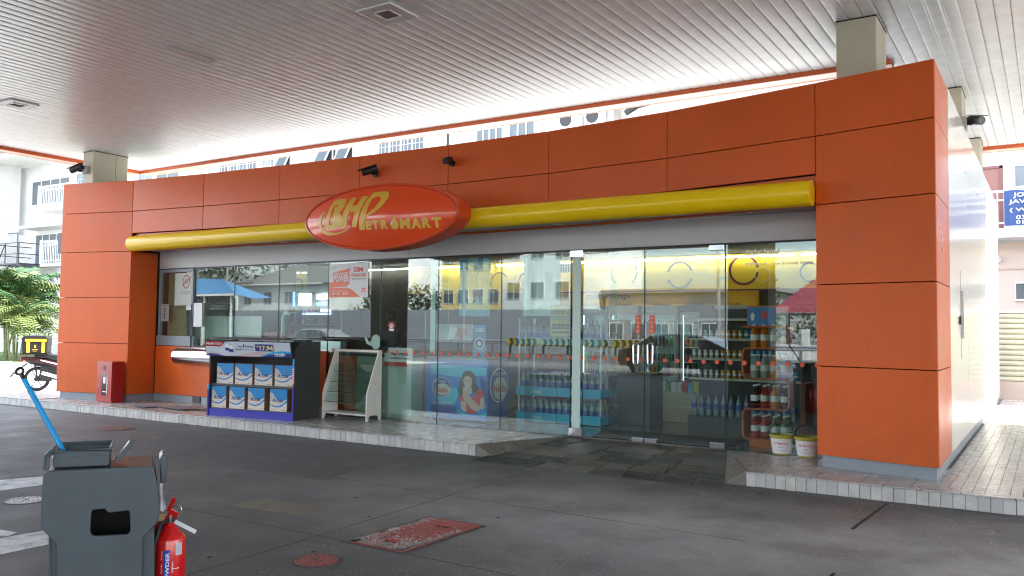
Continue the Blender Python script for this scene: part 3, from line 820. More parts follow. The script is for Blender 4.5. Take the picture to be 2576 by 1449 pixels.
lw = MB(WPRINT); decal(lw, [[(1392, 750), (1380, 775), (1366, 800), (1352, 806), (1352, 780), (1370, 760)]]); 
for v in lw.v: v.y -= .004
lw.build('drop_highlight', sign)

# ---- security cameras
def cctv(loc, aim, label, armlen=.12, boxm=None):
    t = thing('security_camera', label, 'security camera', loc)
    a = Vector(aim).normalized(); L = Vector(loc)
    return t, a, L
def bullet(loc, n_, aim, label, s_=1.0, post=False):
    L = Vector(loc); n_ = Vector(n_).normalized(); a = Vector(aim).normalized()
    t = thing('security_camera', label, 'security camera', loc)
    MB(BLACK).cyl(L, L + n_ * .02 * s_, .045 * s_, n=16).build('mount', t)
    k = L + n_ * .11 * s_ + Z * .02 * s_
    MB(BLACK).tube([L + n_ * .02 * s_, L + n_ * .07 * s_ - Z * .015, k - Z * .02], .016 * s_, 8).build('arm', t)
    MB(BLACK).cyl(k - a * .10 * s_, k + a * .10 * s_, .042 * s_, n=16).build('housing', t, smooth=True)
    MB(mat('camera_lens', (.05, .055, .07), .05)).cyl(k + a * .10 * s_, k + a * .104 * s_, .03 * s_, n=16).build('lens', t)
    u = a.cross(Vector((0, 0, 1))).normalized(); w = u.cross(a)
    mb = MB(BLACK)
    mb.obox(k + a * .02 * s_ + w * .048 * s_, a * .125 * s_, u * .036 * s_, w * .004 * s_); mb.build('sun_visor', t)
    return t
bullet((-9.0, 10.06, 4.04), (0, -1, 0), (-.75, -.6, -.35), 'black bullet security camera on the orange fascia left of the other one', 1.25)
bullet((-7.5, 10.08, 4.06), (0, -1, 0), (.25, -.9, -.25), 'black bullet security camera on the orange fascia pointing at the forecourt', 1.1)

# ------------------------------------------------------------------ canopy
canopy = thing('station_canopy', 'wide flat station canopy lined with white metal strips and edged in orange', 'canopy', (-3, 2, 5))
XC0, YC0, YC1, YC2 = -16.95, -7.5, 11.22, 17.4
MB(mat('canopy_void', (.12, .12, .12), .9)).box(XC0 + .02, 14, YC0, YC1 - .02, 5.03, 5.05).box(-1.62, 14, YC1 - .02, YC2, 5.03, 5.05).build('ceiling_backing', canopy)
MB(mat('canopy_roof_sheet', (.5, .5, .5), .6)).box(XC0 - .3, 14.3, YC0 - .3, YC1 + .28, 5.6, 5.65).box(-1.62, 14.3, YC1 + .28, YC2 + .3, 5.6, 5.65).build('roof_sheet', canopy)
pitch = .15
def strip_mesh(name, y0, y1):
    mb = MB(CEIL); w = pitch
    prof = [(-w / 2 + .001, .02), (-w / 2 + .001, .006), (-w / 2 + .006, .0015), (-w / 2 + .018, 0), (w / 2 - .030, 0), (w / 2 - .013, .002), (w / 2 - .0035, .008), (w / 2 - .0035, .02)]
    v = [(x, y, z) for y in (y0, y1) for x, z in prof]; n_ = len(prof)
    mb.add(v, [(i, i + 1, n_ + i + 1, n_ + i) for i in range(n_ - 1)])
    return mb.build(name, smooth=True)
s1 = strip_mesh('strip_source', YC0, YC1); s2 = strip_mesh('strip_source', YC0, YC2)
i = 0; x = XC0 + pitch / 2
while x < 13.9:
    o = inst(s1 if x < -1.6 else s2, canopy, (x + 3, -2, random.uniform(0, .0025))); o.name = 'ceiling_strip'; x += pitch; i += 1
bpy.data.objects.remove(s1); bpy.data.objects.remove(s2)
# orange fascia: short inner lip, flat bottom flange, outer face, in lengths with joints
OC = mat('bounce_lit_canopy_trim', (.86, .44, .32), .25, spec=.6)  # paler than the lip: sunlight bounced off the shop roof painted in
def lip(p, q, out, L=2.4):
    p, q, out = Vector(p), Vector(q), Vector(out); d = q - p; n_ = max(1, round(d.length / L)); t = d.normalized()
    for k in range(n_):
        a, b = p + d * (k / n_) + t * .003, p + d * ((k + 1) / n_) - t * .003
        m_ = (a + b) / 2; h = (b - a) / 2
        mb = MB(ORANGE2); mb.obox(m_ + out * .012 - Z * .022, h, out * .012, Z * .042); mb.build('fascia_lip', canopy)
        mb = MB(OC); mb.obox(m_ + out * .14 - Z * .058, h, out * .115, Z * .006); mb.obox(m_ + out * .262 + Z * .25, h, out * .007, Z * .32); mb.build('fascia_trim', canopy)
lip((XC0, YC1, 5), (-1.62, YC1, 5), (0, 1, 0)); lip((-1.62, YC2, 5), (13.9, YC2, 5), (0, 1, 0))
lip((XC0, YC0, 5), (XC0, YC1, 5), (-1, 0, 0)); lip((XC0, YC0, 5), (13.9, YC0, 5), (0, -1, 0)); 
def column(x0, x1, y0, y1, z0):
    c = MB(CREAM).box(x0, x1, y0, y1, z0, 5.02).build('column', canopy, bevel=.012)
    MB(GAP).box(x0 - .004, x1 + .004, y0 - .004, y1 + .004, 4.985, 4.999).build('collar', c)
    MB(GAP).box(x1 - .0005, x1 + .001, (y0 + y1) / 2 + .1, (y0 + y1) / 2 + .106, z0, 4.98).build('seam', c)
column(-16.09, -15.74, 9.42, 10.15, 4.19); column(-1.93, -1.52, 9.55, 10.18, 4.19); column(-1.40, -.985, 12.95, 13.6, 4.0); column(-1.40, -.98, 16.5, 17.15, 4.0)
BRC = mat('brown_clad_column', (.10, .075, .055), .6)
for x, y in ((-16.7, 1.4), (-6.1, 1.4), (6.0, 1.4), (6.0, -5)):
    MB(BRC).box(x, x + .9, y, y + .6, 0, 5.02).build('column', canopy, bevel=.012)
def clight(c, s_, label, wide=True):
    t = thing('canopy_light', label, 'light fitting', (c[0], c[1], 4.98), group='square lights recessed in the canopy ceiling')
    x, y = c; k = .5
    m = MB(mat('light_frame_grey', (.66, .66, .65), .4))
    for a in ((x - s_, x + s_, y - s_, y - s_ * k), (x - s_, x + s_, y + s_ * k, y + s_), (x - s_, x - s_ * k, y - s_ * k, y + s_ * k), (x + s_ * k, x + s_, y - s_ * k, y + s_ * k)): m.box(*a, 4.978, 4.994)
    m.build('frame', t)
    mb = MB(WHITE); r_ = s_ * k
    for a in ((x - s_ - .006, x + s_ + .006, y - s_ - .006, y - s_), (x - s_ - .006, x + s_ + .006, y + s_, y + s_ + .006), (x - s_ - .006, x - s_, y - s_, y + s_), (x + s_, x + s_ + .006, y - s_, y + s_)): mb.box(*a, 4.974, 4.996)
    for a in ((x - r_, x + r_, y - r_, y - r_ + .012), (x - r_, x + r_, y + r_ - .012, y + r_), (x - r_, x - r_ + .012, y - r_, y + r_), (x + r_ - .012, x + r_, y - r_, y + r_)): mb.box(*a, 4.968, 4.98)
    mb.build('trim', t)
    MB(mat('dark_diffuser', (.22, .215, .22), .25)).box(x - r_, x + r_, y - r_, y + r_, 4.99, 4.996).build('diffuser', t)
clight((-5.99, 6.83), .23, 'square light fitting in the canopy ceiling near the top middle')
clight((-13.42, 6.78), .21, 'square light fitting in the canopy ceiling at the far left')
t = tag(MB(mat('grey_vent', (.6, .6, .6), .4)).box(-9.1, -9.0, 6.32, 6.97, 4.985, 4.998).build('ceiling_vent'), 'narrow raised slot panel in the canopy ceiling above the left of the shop', 'vent')
# cameras on the columns
L = Vector((-15.9, 9.42, 4.62))
t = bullet((-16.02, 9.415, 4.62), (-.3, -1, 0), (-.85, -.3, -.3), 'black security camera hanging on the cream column at the far left', 1.3)
MB(mat('grey_junction_box', (.4, .4, .4), .5)).box(-16.02, -15.86, 9.36, 9.418, 4.56, 4.70).build('junction_box', t)
t = bullet((-.983, 13.05, 4.50), (1, 0, 0), (.55, -.8, -.25), 'black security camera on the column above the white side wall', 1.4)
MB(MATS['grey_junction_box']).box(-.983, -.93, 12.96, 13.14, 4.40, 4.58).build('junction_box', t)
MB(MATS['grey_junction_box']).tube([(-.96, 13.05, 4.4), (-.955, 13.06, 4.3), (-.97, 13.1, 4.24)], .008, 6).build('cable', t)
# ------------------------------------------------------------------ apartment block behind
Y0 = 26.4
WALLW = mat('apartment_white_render', (.68, .68, .67), .7, var=.08, vscale=.7, stain=(.55, .55, .53), sscale=.5)
WALLP = mat('apartment_pink_render', (.62, .50, .44), .7, var=.06)
WGL = mat('dark_window_glass', (.10, .13, .15), .08, spec=.8)
WGL2 = mat('curtained_window_glass', (.12, .145, .165), .45)
ALU = mat('white_window_frame', (.75, .76, .77), .4)
DKM = mat('dark_iron', (.03, .03, .035), .5)
BRN = mat('brown_door_paint', (.28, .13, .11), .5)
apt = thing('apartment_block', 'long white three storey apartment block with balconies standing behind the shop', 'apartment block', (-22, Y0, 0))
MB(WALLW).box(-52, 12, Y0, Y0 + 9, 3.4, 12.2).build('upper_wall', apt)
MB(WALLP).box(-52, 12, Y0 + .02, Y0 + 9, -.1, 3.4).build('ground_floor_wall', apt)
MB(mat('roof_eave_grey', (.5, .5, .5), .7)).box(-53.5, 13, Y0 - 1.9, Y0 + 10, 12.2, 12.4).build('roof', apt)
def winb(x0, x1, z0, z1, n=2, g=WGL, bars=0, par=apt, yy=Y0, fr=ALU, w=.05, openang=0):
    f = MB(fr)
    f.box(x0, x1, yy - .05, yy - .002, z1 - w, z1).box(x0, x1, yy - .07, yy - .002, z0, z0 + w)
    for i in range(n + 1):
        c = x0 + (x1 - x0) * i / n; f.box(max(x0, c - w / 2), min(x1, c + w / 2), yy - .05, yy - .002, z0 + w, z1 - w)
    o = f.build('window', par)
    MB(g).box(x0 + .01, x1 - .01, yy - .02, yy - .001, z0 + w, z1 - w).build('pane', o)
    if bars:
        b = MB(ALU if fr is ALU else fr)
        for i in range(1, bars): b.box(x0 + (x1 - x0) * i / bars - .008, x0 + (x1 - x0) * i / bars + .008, yy - .10, yy - .085, z0, z1)
        for i in range(1, 5): b.box(x0, x1, yy - .10, yy - .085, z0 + (z1 - z0) * i / 5 - .008, z0 + (z1 - z0) * i / 5 + .008)
        b.build('grille', o)
    return o
# top storey windows seen over the shop roof
winb(-39.9, -38.7, 8.0, 9.6, 2, WGL); winb(-38.4, -36.6, 8.0, 9.5, 2, WGL2)
winb(-33.5, -30.9, 8.0, 9.45, 4, WGL2, bars=12); winb(-30.6, -29.75, 8.0, 9.5, 1, WGL, bars=5)
winb(-24.65, -23.85, 8.0, 9.3, 1, mat('yellowed_glass', (.6, .58, .45), .4), bars=5)
winb(-23.45, -21.05, 8.0, 9.3, 4, WGL2, bars=12); winb(-18.5, -17.3, 8.0, 9.25, 4, WGL2)
winb(-17.0, -15.9, 8.0, 9.3, 3, WGL2)
for x0 in (-29.4, -26.9, -25.7):       # top-hung bathroom windows standing open
    f = MB(ALU); f.obox((x0 + .35, Y0 - .22, 9.0), (.35, 0, 0), (0, .02, 0), (0, .22, .42)); o = f.build('window', apt)
    MB(WGL).obox((x0 + .35, Y0 - .247, 9.0), (.28, 0, 0), (0, .004, 0), (0, .19, .36)).build('pane', o)
    MB(DARK).box(x0 - .02, x0 + .74, Y0 - .012, Y0 - .001, 8.5, 9.45).build('window_opening', apt)
for x in (-34.8, -25.92, -19.83): MB(DKM if x != -34.8 else ALU).cyl((x, Y0 - .1, .0), (x, Y0 - .1, 11.8), .045).build('drainpipe', apt)
for x in (-28.2, -27.2, -19.3, -12.7): MB(WALLW).box(x, x + .22, Y0 - .5, Y0, 3.4, 12.2).build('wall_rib', apt)
MB(WALLW).box(-12.5, 12, Y0 - 1.6, Y0, 10.0, 10.15).build('ledge', apt)
MB(mat('beige_soffit_board', (.62, .58, .5), .7)).box(-12.4, -3.0, Y0 - 1.9, Y0, 9.45, 9.55).build('ledge', apt)
for k, x in enumerate((-14.7, -13.65)):
    t = thing('air_conditioner', ('left' if k == 0 else 'right') + ' one of two white outdoor air conditioners high behind the shop roof', 'air conditioner', (x, Y0 - .4, 8.7), group='outdoor air conditioners behind the shop')
    MB(ALU).box(x, x + .85, Y0 - .45, Y0 - .12, 8.72, 9.32).build('case', t, bevel=.02)
    MB(DKM).cyl((x + .33, Y0 - .452, 9.02), (x + .33, Y0 - .462, 9.02), .24, n=24).build('fan_grille', t)
    MB(DKM).box(x + .62, x + .8, Y0 - .456, Y0 - .451, 9.2, 9.23).build('badge', t)
    MB(DKM).bar((x + .1, Y0 - .4, 8.7), (x + .1, Y0, 8.4), .03).bar((x + .75, Y0 - .4, 8.7), (x + .75, Y0, 8.4), .03).build('bracket', t)
# cable trunking wrapped in dark sheet
pts = [(-11.7, Y0 - 1.2, 8.75), (-11.3, Y0 - 1.2, 8.98), (-10.6, Y0 - 1.2, 9.06), (-9.9, Y0 - 1.2, 9.08), (-9.2, Y0 - 1.2, 9.12), (-8.9, Y0 - 1.2, 9.02)]
tag(MB(mat('black_sheeting', (.03, .035, .04), .6)).tube(pts, [.10, .14, .13, .15, .12, .05], 8).build('pipe_bundle', smooth=True), 'bundle of black wrapped pipes sagging behind the shop roof', 'pipe bundle')
# left end: balconies, windows, fire stair
def balcony(x0, x1, zf, d=1.2, name='balcony', top=1.25, par=apt, dz=.16, railm=ALU, yy=Y0):
    o = MB(WALLW).box(x0, x1, yy - d, yy, zf - dz, zf).build(name, par)
    rb = MB(railm)
    rb.box(x0, x1, yy - d, yy - d + .05, zf + top - .06, zf + top).box(x0, x1, yy - d, yy - d + .05, zf + .12, zf + .16).box(x0, x1, yy - d, yy - d + .05, zf + top - .28, zf + top - .24)
    rb.box(x0, x0 + .05, yy - d, yy, zf + top - .06, zf + top)
    rb.build('handrail', o)
    n_ = int((x1 - x0) / .16); src = MB(railm).box(-.012, .012, 0, .024, zf, zf + top - .05).build('baluster', o, world=False)
    off = BASE.get(o.name) or Vector()
    for i in range(n_ + 1):
        x = x0 + (x1 - x0) * i / n_
        b = src if i == 0 else inst(src, o); b.location = (x - off.x, yy - d + .01 - off.y, -off.z)
    MB(ALU).box(x0 - .06, x0 + .08, yy - d - .01, yy - d + .1, zf, zf + top + .05).build('rail_post', o)
    return o
balcony(-47.3, -43.6, 7.95); balcony(-46.9, -43.6, 4.9)
winb(-50.2, -46.3, 8.45, 9.9, 4, WGL2); winb(-45.6, -44.6, 7.95, 10.0, 1, WGL, bars=4); winb(-49.6, -46.0, 4.9, 6.75, 5, WGL2); winb(-44.9, -43.9, 4.9, 6.9, 2, WGL2)
f = MB(ALU); f.box(-50.9, -50.86, Y0 - 1.0, Y0, 4.9, 6.8); f.build('open_casement', apt)
MB(DKM).box(-50.95, -49.7, Y0 - 1.0, Y0 - .97, 4.95, 4.99).box(-50.95, -49.7, Y0 - 1.0, Y0 - .97, 6.75, 6.79).box(-50.95, -50.91, Y0 - 1.0, Y0 - .97, 4.95, 6.79).box(-49.74, -49.7, Y0 - 1.0, Y0 - .97, 4.95, 6.79).build('casement_frame', apt)
winb(-48.4, -47.2, 1.7, 3.2, 2, WGL2, bars=8); winb(-46.3, -45.2, 1.6, 3.2, 2, WGL2, bars=8)
MB(WALLW).box(-52.5, -42, Y0 - 2.4, Y0, 10.75, 11.0).build('ledge', apt); MB(WALLW).box(-50, -42, Y0 - 3.2, Y0, 11.5, 12.2).build('ledge', apt); MB(WALLW).box(-49.4, -45, Y0 - 1.2, Y0, 6.95, 7.1).build('ledge', apt)
# hanging laundry
tag(MB(DKM).box(-45.1, -44.6, Y0 - 1.25, Y0 - 1.19, 5.4, 6.5).box(-45.25, -44.45, Y0 - 1.24, Y0 - 1.2, 6.1, 6.4).build('hanging_shirt', bevel=.03), 'dark shirt hanging over the lower balcony rail at the far left', 'shirt')
# fire stair platform
fs_ = thing('fire_stair', 'black steel stair platform with railings on the apartment wall above the palms', 'staircase', (-49, Y0 - 3, 4.8))
yb, yf = Y0 - .05, Y0 - 2.2
MB(DKM).box(-50.0, -47.2, yf, yb, 4.82, 4.9).build('platform', fs_)
def rail(p, q, w=.045): return MB(DKM).bar(p, q, w).build('rail', fs_)
for x in (-50.0, -48.6, -47.2):
    rail((x, yf, 4.9), (x, yf, 6.0))
for z in (5.4, 6.0): rail((-50, yf, z), (-47.2, yf, z)); rail((-50, yf, z), (-50, yb, z)); rail((-47.2, yf, z), (-47.2, yb, z))
rail((-49.4, yf, 4.9), (-48.65, yf, 5.95)); rail((-50, yf, 4.85), (-46.5, yf + .3, 3.4)); rail((-47.3, yf, 4.85), (-44.6, yf + .6, 3.6), .07); rail((-48.3, yf, 4.8), (-46.2, yb, 3.0), .07)
for s_ in (0, .9): rail((-48.2 + s_, yf, 4.8), (-49.5 + s_, yf - .3, 2.2), .06)
for k in range(8):
    z = 4.5 - k * .32; x = -48.35 - (4.8 - z) * .5; MB(DKM).box(x - .02, x + .92, yf - .2, yf + .05, z - .03, z).build('tread', fs_)
# right end of the block: balcony with banner, door, windows, air hole
bR = balcony(-4.5, 8, 4.38, d=1.0, top=1.0, dz=.24)
MB(BRN).box(-2.2, -1.12, Y0 - .03, Y0 - .001, 4.4, 6.13).build('door', apt)
MB(mat('door_surround', (.22, .09, .08), .5)).box(-1.12, -1.04, Y0 - .06, Y0 - .001, 4.4, 6.2).box(-2.2, -1.04, Y0 - .06, Y0 - .001, 6.13, 6.2).build('door_frame', apt)
winb(-.78, .5, 5.55, 6.2, 2, WGL); winb(1.5, 3, 5.3, 6.2, 2, WGL)
P1, P2 = gy(2553, 709, Y0), gy(2600, 757, Y0)
winb(P1.x, P1.x + 1.2, P2.z, P1.z, 2, WGL)
MB(WALLP).box(-3, 8, Y0 - .06, Y0 + .01, 3.36, 3.42).build('string_course', apt)
MB(mat('pink_upper_render', (.70, .58, .50), .7)).box(-10, 12, Y0 - .01, Y0 + .01, .0, 4.1).build('render_panel', apt)
bn = thing('banner', 'dark blue job vacancy banner with white lettering tied to the balcony rail', 'banner', (0, Y0 - 1.06, 4.4))
mb = MB(mat('banner_blue', (.03, .07, .22), .6))
bx0, bx1, bz0, bz1 = -.98, 1.6, 4.43, 5.34
v = []; K = 24
for j in range(2):
    for i in range(K + 1): v.append((bx0 + (bx1 - bx0) * i / K, Y0 - 1.075 + .02 * math.sin(i * 1.7), bz0 if j == 0 else bz1 + .02 * math.sin(i * .9)))
mb.add(v, [(i, i + 1, K + 2 + i, K + 1 + i) for i in range(K)]); mb.build('cloth', bn)
mb = MB(WPRINT)
yy_ = Y0 - 1.105
for s_, x0, z0, h, w in (('JOB VACANCY', -.78, 5.13, .15, 1.5), ('JAWATAN KOSONG', -.88, 4.97, .13, 2.2), ('( WEB DESIGNER )', -.86, 4.76, .12, 2.0), ('03-', -.72, 4.58, .11, .3), ('012-', -.72, 4.46, .10, .36)):
    text(mb, s_, (x0, yy_, z0), X, Z, w, h, bold=.02)
mb.build('lettering', bn)
vent = gy(2510, 653, Y0)
tag(MB(ALU).cyl((vent.x, Y0 - .14, vent.z), (vent.x, Y0, vent.z), .09, n=16).box(vent.x - .03, vent.x + .03, Y0 - .2, Y0 - .13, vent.z - .02, vent.z + .1).build('wall_vent'), 'small white round extractor vent on the pale wall below the balcony', 'vent')

# corrugated yard fences
FEN = mat('cream_corrugated_sheet', (.58, .57, .44), .5, var=.06); FENL = mat('cream_fence_slat', (.62, .61, .56), .5)
def slatfence(x0, x1, y, z0, z1, n_, label, m, base=None, rib=.5):
    t = thing('yard_fence', label, 'fence', ((x0 + x1) / 2, y, 0))
    h = (z1 - z0) / n_
    src = MB(m)
    v = []; pr = [(0, 0), (-.035, h * .12), (-.045, h * .45), (-.03, h * .78), (0, h * .98)]
    for x in (x0, x1): v += [(x, y + a, b) for a, b in pr]
    src.add(v, [(i, i + 5, i + 6, i + 1) for i in range(4)])
    s0 = src.build('slat', t)
    for k in range(n_):
        o = s0 if k == 0 else inst(s0, t)
        o.location = (0, 0, z0 + k * h)
    MB(DARK).box(x0, x1, y + .01, y + .03, z0, z1).build('fence_backing', t)
    MB(ALU).box(x0, x1, y - .05, y + .05, z1, z1 + .06).build('top_rail', t)
    if base: MB(base).box(x0, x1, y - .08, y + .1, -.05, z0).build('base_wall', t)
    return t
slatfence(-1.6, 6, 22.3, .55, 2.1, 13, 'pale corrugated yard fence on a low wall beyond the side passage', FEN, WALLP)
slatfence(-58, -30, 24.4, .55, 3.0, 17, 'pale slatted yard fence behind the palms at the far left', FENL, mat('base_wall_grey', (.5, .5, .48), .8))
# far side yard filler wall to close views right of the shop
tag(MB(WALLW).box(12.5, 13, 14, 40, 0, 9).build('neighbour_wall'), 'plain white neighbouring wall far right', 'wall')

# tall white trellis with creepers at the far left
tr = thing('trellis_tower', 'tall white slatted screen overgrown with creeper at the far left edge', 'screen', (-54, 26, 0))
LEAFD = mat('creeper_leaf', (.055, .11, .03), .6, var=.4, vscale=9); LEAF = mat('palm_leaf_green', (.03, .085, .024), .45, var=.4, vscale=3); LEAFY = mat('palm_leaf_yellow', (.11, .15, .04), .5, var=.2)
for i in range(9):
    x = -56.2 + i * .62; MB(WALLW).box(x, x + .26, 23.6, 23.9, 5.2, 13.5).build('slat', tr)
MB(WALLW).box(-57, -50.8, 23.95, 26, -.1, 13.5).build('wall', tr)
cr = MB(LEAFD)
def leafcloud(mb, c, sx, sy, sz, n_, s0, s1):
    for _ in range(n_):
        p = Vector((random.gauss(c[0], sx), random.gauss(c[1], sy), random.gauss(c[2], sz))); a = Vector((random.uniform(-1, 1), random.uniform(-1, 1), random.uniform(-.6, .6))).normalized()
        b = a.cross(Vector((random.uniform(-1, 1), random.uniform(-1, 1), 1))).normalized(); s_ = random.uniform(s0, s1)
        mb.quad(p - a * s_, p - b * s_ * .45, p + a * s_, p + b * s_ * .45)
for i in range(6): leafcloud(cr, (-56 + i * .9, 23.5, 10.0 + random.uniform(-1, 1)), .12, .12, 1.5, 170, .06, .16)
leafcloud(cr, (-51.6, 23.2, 8.6), .7, .5, .7, 700, .1, .22); leafcloud(cr, (-50.9, 23.2, 8.2), .5, .4, .4, 300, .1, .2)
o = cr.build('creeper', tr); o['kind'] = 'stuff'

# palms: clumps of arching fronds
def frond_mesh(L=2.4, droop=.9, nl=15, m=LEAF):
    mb = MB(m); pts = []
    for i in range(9):
        t = i / 8; pts.append(Vector((L * t * (1 - .15 * t), 0, L * .62 * t - droop * 1.5 * t * t)))
    mb.tube(pts, [.022 - .002 * i for i in range(9)], 4)
    for i in range(nl):
        t = .16 + .82 * i / (nl - 1); k = min(7, int(t * 8)); p = pts[k].lerp(pts[k + 1], t * 8 - k); d = (pts[k + 1] - pts[k]).normalized()
        l = .62 * math.sin(math.pi * min(1, .25 + t * .68)) + .12
        for s_ in (-1, 1):
            u = (d * .55 + Vector((0, s_, 0)) * .8 + Vector((0, 0, .25))).normalized(); w = d * .034
            q = p + u * l * .6 + Z * .03; e = p + u * l - Z * (.12 + .16 * random.random()) + Vector((random.uniform(-.03, .03), 0, 0))
            mb.quad(p - w, p + w, q + w * 1.1, q - w * 1.1); mb.add([q - w * 1.1, q + w * 1.1, e], [(0, 1, 2)])
    return mb
fr = [frond_mesh(2.4, .9).build('frond_source'), frond_mesh(2.0, .7, 13).build('frond_source'), frond_mesh(2.2, 1.3, 14, LEAFY).build('frond_source')]
def palm(c, k, h, sc, label, stems=4):
    t = thing('palm', label, 'palm', c)
    for s_ in range(stems):
        a = 6.28 * s_ / stems; b = (math.cos(a) * .3, math.sin(a) * .3, 0); tp = Vector((math.cos(a) * .5 * sc, math.sin(a) * .5 * sc, h * random.uniform(.5, 1)))
        MB(mat('palm_stem', (.16, .17, .07), .6)).tube([b, (b[0] * 1.3, b[1] * 1.3, tp.z * .5), tp], [.05, .045, .035], 6).build('stem', t, world=False, smooth=True)
        for i in range(k):
            o = inst(random.choice(fr if random.random() < .8 else fr[2:]), t, tp + Vector((0, 0, random.uniform(-.25, .1))), 0); o.name = 'frond'
            o.rotation_euler = (random.uniform(-.25, .25), -random.uniform(.0, .75), random.uniform(0, 6.28)); s3 = sc * random.uniform(.75, 1.1); o.scale = (s3, s3, s3)
palm((-38.2, 19.5, .0), 13, 3.2, 1.1, 'tallest feathery palm clump behind the parked motorcycle', 5)
palm((-36.4, 18.8, .0), 13, 1.9, .9, 'low bushy palm clump beside the slatted fence at the left', 4)
palm((-40.8, 20.3, .0), 13, 2.4, 1.1, 'palm clump at the very left edge behind the box of the motorcycle', 4)
for o in fr: bpy.data.objects.remove(o)
# silver car roof behind the left fence
c = thing('parked_car', 'white car just showing its roof behind the slatted fence at the left', 'car', (-46, 25.4, 0))
MB(ALU).prism([(-2, .5), (-2, 1.9), (-1.3, 2.2), (-.9, 3.15), (-.2, 3.35), (.9, 3.3), (1.5, 2.4), (2, 2.2), (2, .5)], (-46, 25.0, 0), X, Z, (0, .8, 0)).build('body', c, bevel=.08)
MB(WGL).prism([(-1.2, 2.3), (-.8, 3.05), (-.2, 3.25), (.8, 3.2), (1.3, 2.4)], (-46, 24.99, 0), X, Z, (0, .02, 0)).build('window', c)
# ------------------------------------------------------------------ things on the platform
# fire extinguisher cabinet
fx = thing('extinguisher_cabinet', 'red steel fire extinguisher cabinet standing against the left orange pillar', 'cabinet', (-14.93, 9.42, .15))
x0, x1, y0, y1, z0, z1 = -15.19, -14.72, 9.30, 9.56, .15, .80
zt = gy(275, 909, 9.4).z
MB(RED).box(x0, x1, y0 + .03, y1, .15, zt).build('case', fx, bevel=.006)
dm = MB(RED); dm.box(x0, x1, y0 + .008, y0 + .028, .17, zt - .01); d = dm.build('door', fx, bevel=.004)
MB(mat('cabinet_window', (.03, .012, .012), .1)).prism(rrect(.15, .42, .02), (x0 + .16, y0 + .006, .28), X, Z, (0, .003, 0)).build('window', d)
MB(BLACK).cyl((x0 + .24, y0 + .004, zt - .12), (x0 + .24, y0 + .01, zt - .12), .045, n=20).build('viewing_hole', d)
MB(WPRINT).box(x0 + .22, x0 + .29, y0 + .002, y0 + .005, .5, .62).box(x0 + .20, x0 + .31, y0 + .002, y0 + .005, .34, .36).build('inner_label', d)
MB(CHROME).cyl((x0 + .07, y0, .46), (x0 + .07, y0 + .01, .46), .012).build('latch', d)
MB(mat('plastic_wrap_strip', (.6, .55, .55), .2)).add([(x0 + .32, y0 + .003, .30), (x0 + .345, y0 + .003, .31), (x0 + .36, y0 + .002, .52), (x0 + .34, y0 + .003, .72), (x0 + .325, y0 + .003, .6)], [(0, 1, 2, 3, 4)]).build('peeling_film', d)

# steel tray under the pass-through window
ty = thing('steel_pay_tray', 'shiny curved steel tray fixed to the orange wall below the ticket window', 'tray', (-13.3, 10.1, 1.0))
a, b = gy(436, 900, 10.02), gy(527, 905, 10.02)
pr = [(-.0, .17), (-.10, .165), (-.19, .12), (-.23, .04), (-.225, -.05), (-.18, -.115), (-.10, -.145), (0, -.15)]
v = []
for x in (a.x, -12.52): v += [(x, 10.2 + p, 1.02 + q) for p, q in pr]
mb = MB(CHROME); n_ = len(pr); mb.add(v, [(i, i + 1, n_ + i + 1, n_ + i) for i in range(n_ - 1)] + [tuple(range(n_))[::-1], tuple(range(n_, 2 * n_))])
mb.build('shell', ty, smooth=True)
MB(RED).box(-13.1, -12.9, 10.09, 10.19, 1.195, 1.225).build('tray_slide', ty)

# sheets of paper matting on the deck
PAP = mat('damp_newspaper', (.30, .22, .20), .6, var=.25, vscale=8); PAPB = mat('printed_sheet', (.16, .17, .24), .5, var=.3, vscale=12)
cs_ = [(365, 1024), (400, 1022), (430, 1026), (455, 1030), (478, 1026), (505, 1031)]
for k, (px, py_) in enumerate(cs_):
    p = gz(px, py_, .152); a = random.uniform(-.4, .4); t = MB(PAP if k % 3 else PAPB); u = Vector((math.cos(a), math.sin(a), 0)); w = Vector((-math.sin(a), math.cos(a), 0)); vv = []
    for j in range(4):
        for i in range(6): vv.append(p + u * (i - 2.5) * .09 + w * (j - 1.5) * .09 + Z * (.008 + .012 * abs(math.sin(i * 1.3 + j + k)) + k * .0015))
    t.add(vv, [(j * 6 + i, j * 6 + i + 1, j * 6 + i + 7, j * 6 + i + 6) for j in range(3) for i in range(5)])
    lab = ['crumpled paper sheet on the deck, leftmost of the row before the orange wall', 'creased grey printed sheet on the deck, second from the left', 'bent paper sheet on the deck, third from the left below the steel tray', 'dark printed sheet on the deck, fourth from the left', 'curled paper sheet on the deck, second nearest the promotion stand', 'torn paper sheet on the deck touching the blue promotion stand'][k]
    tag(t.build('paper_sheet'), lab, 'paper sheet', 'paper sheets lying on the deck')

# promotion stand
A0 = Vector((-11.60, 9.02, .15)); ang = math.atan2(.20, 1.70)
st = thing('promotion_stand', 'dark grey promotion stand with blue base and price header loaded with cartons', 'display stand', A0, ang)
WW, DD = 1.74, .62
def loc(mb, name, parent=st, **k): return mb.build(name, parent, world=False, **k)
loc(MB(ROYAL).box(0, WW, .0, .02, 0, .115), 'base_board'); loc(MB(DARK).box(.03, WW, .02, DD, 0, .10), 'base')
side = [(0, 0), (DD, 0), (DD, 1.22), (.22, 1.22), (.10, 1.19), (.02, 1.08), (0, .95)]
for x in (0.0, WW):
    o = loc(MB(DARK).prism([(p[0], p[1]) for p in side], (x - (.0 if x == 0 else .0), .012, 0), Y, Z, (.028, 0, 0)), 'side_panel')
loc(MB(ROYAL).box(0, .03, -.012, .012, .0, .42).box(WW, WW + .028, -.0, .012, .0, .52), 'blue_edging')
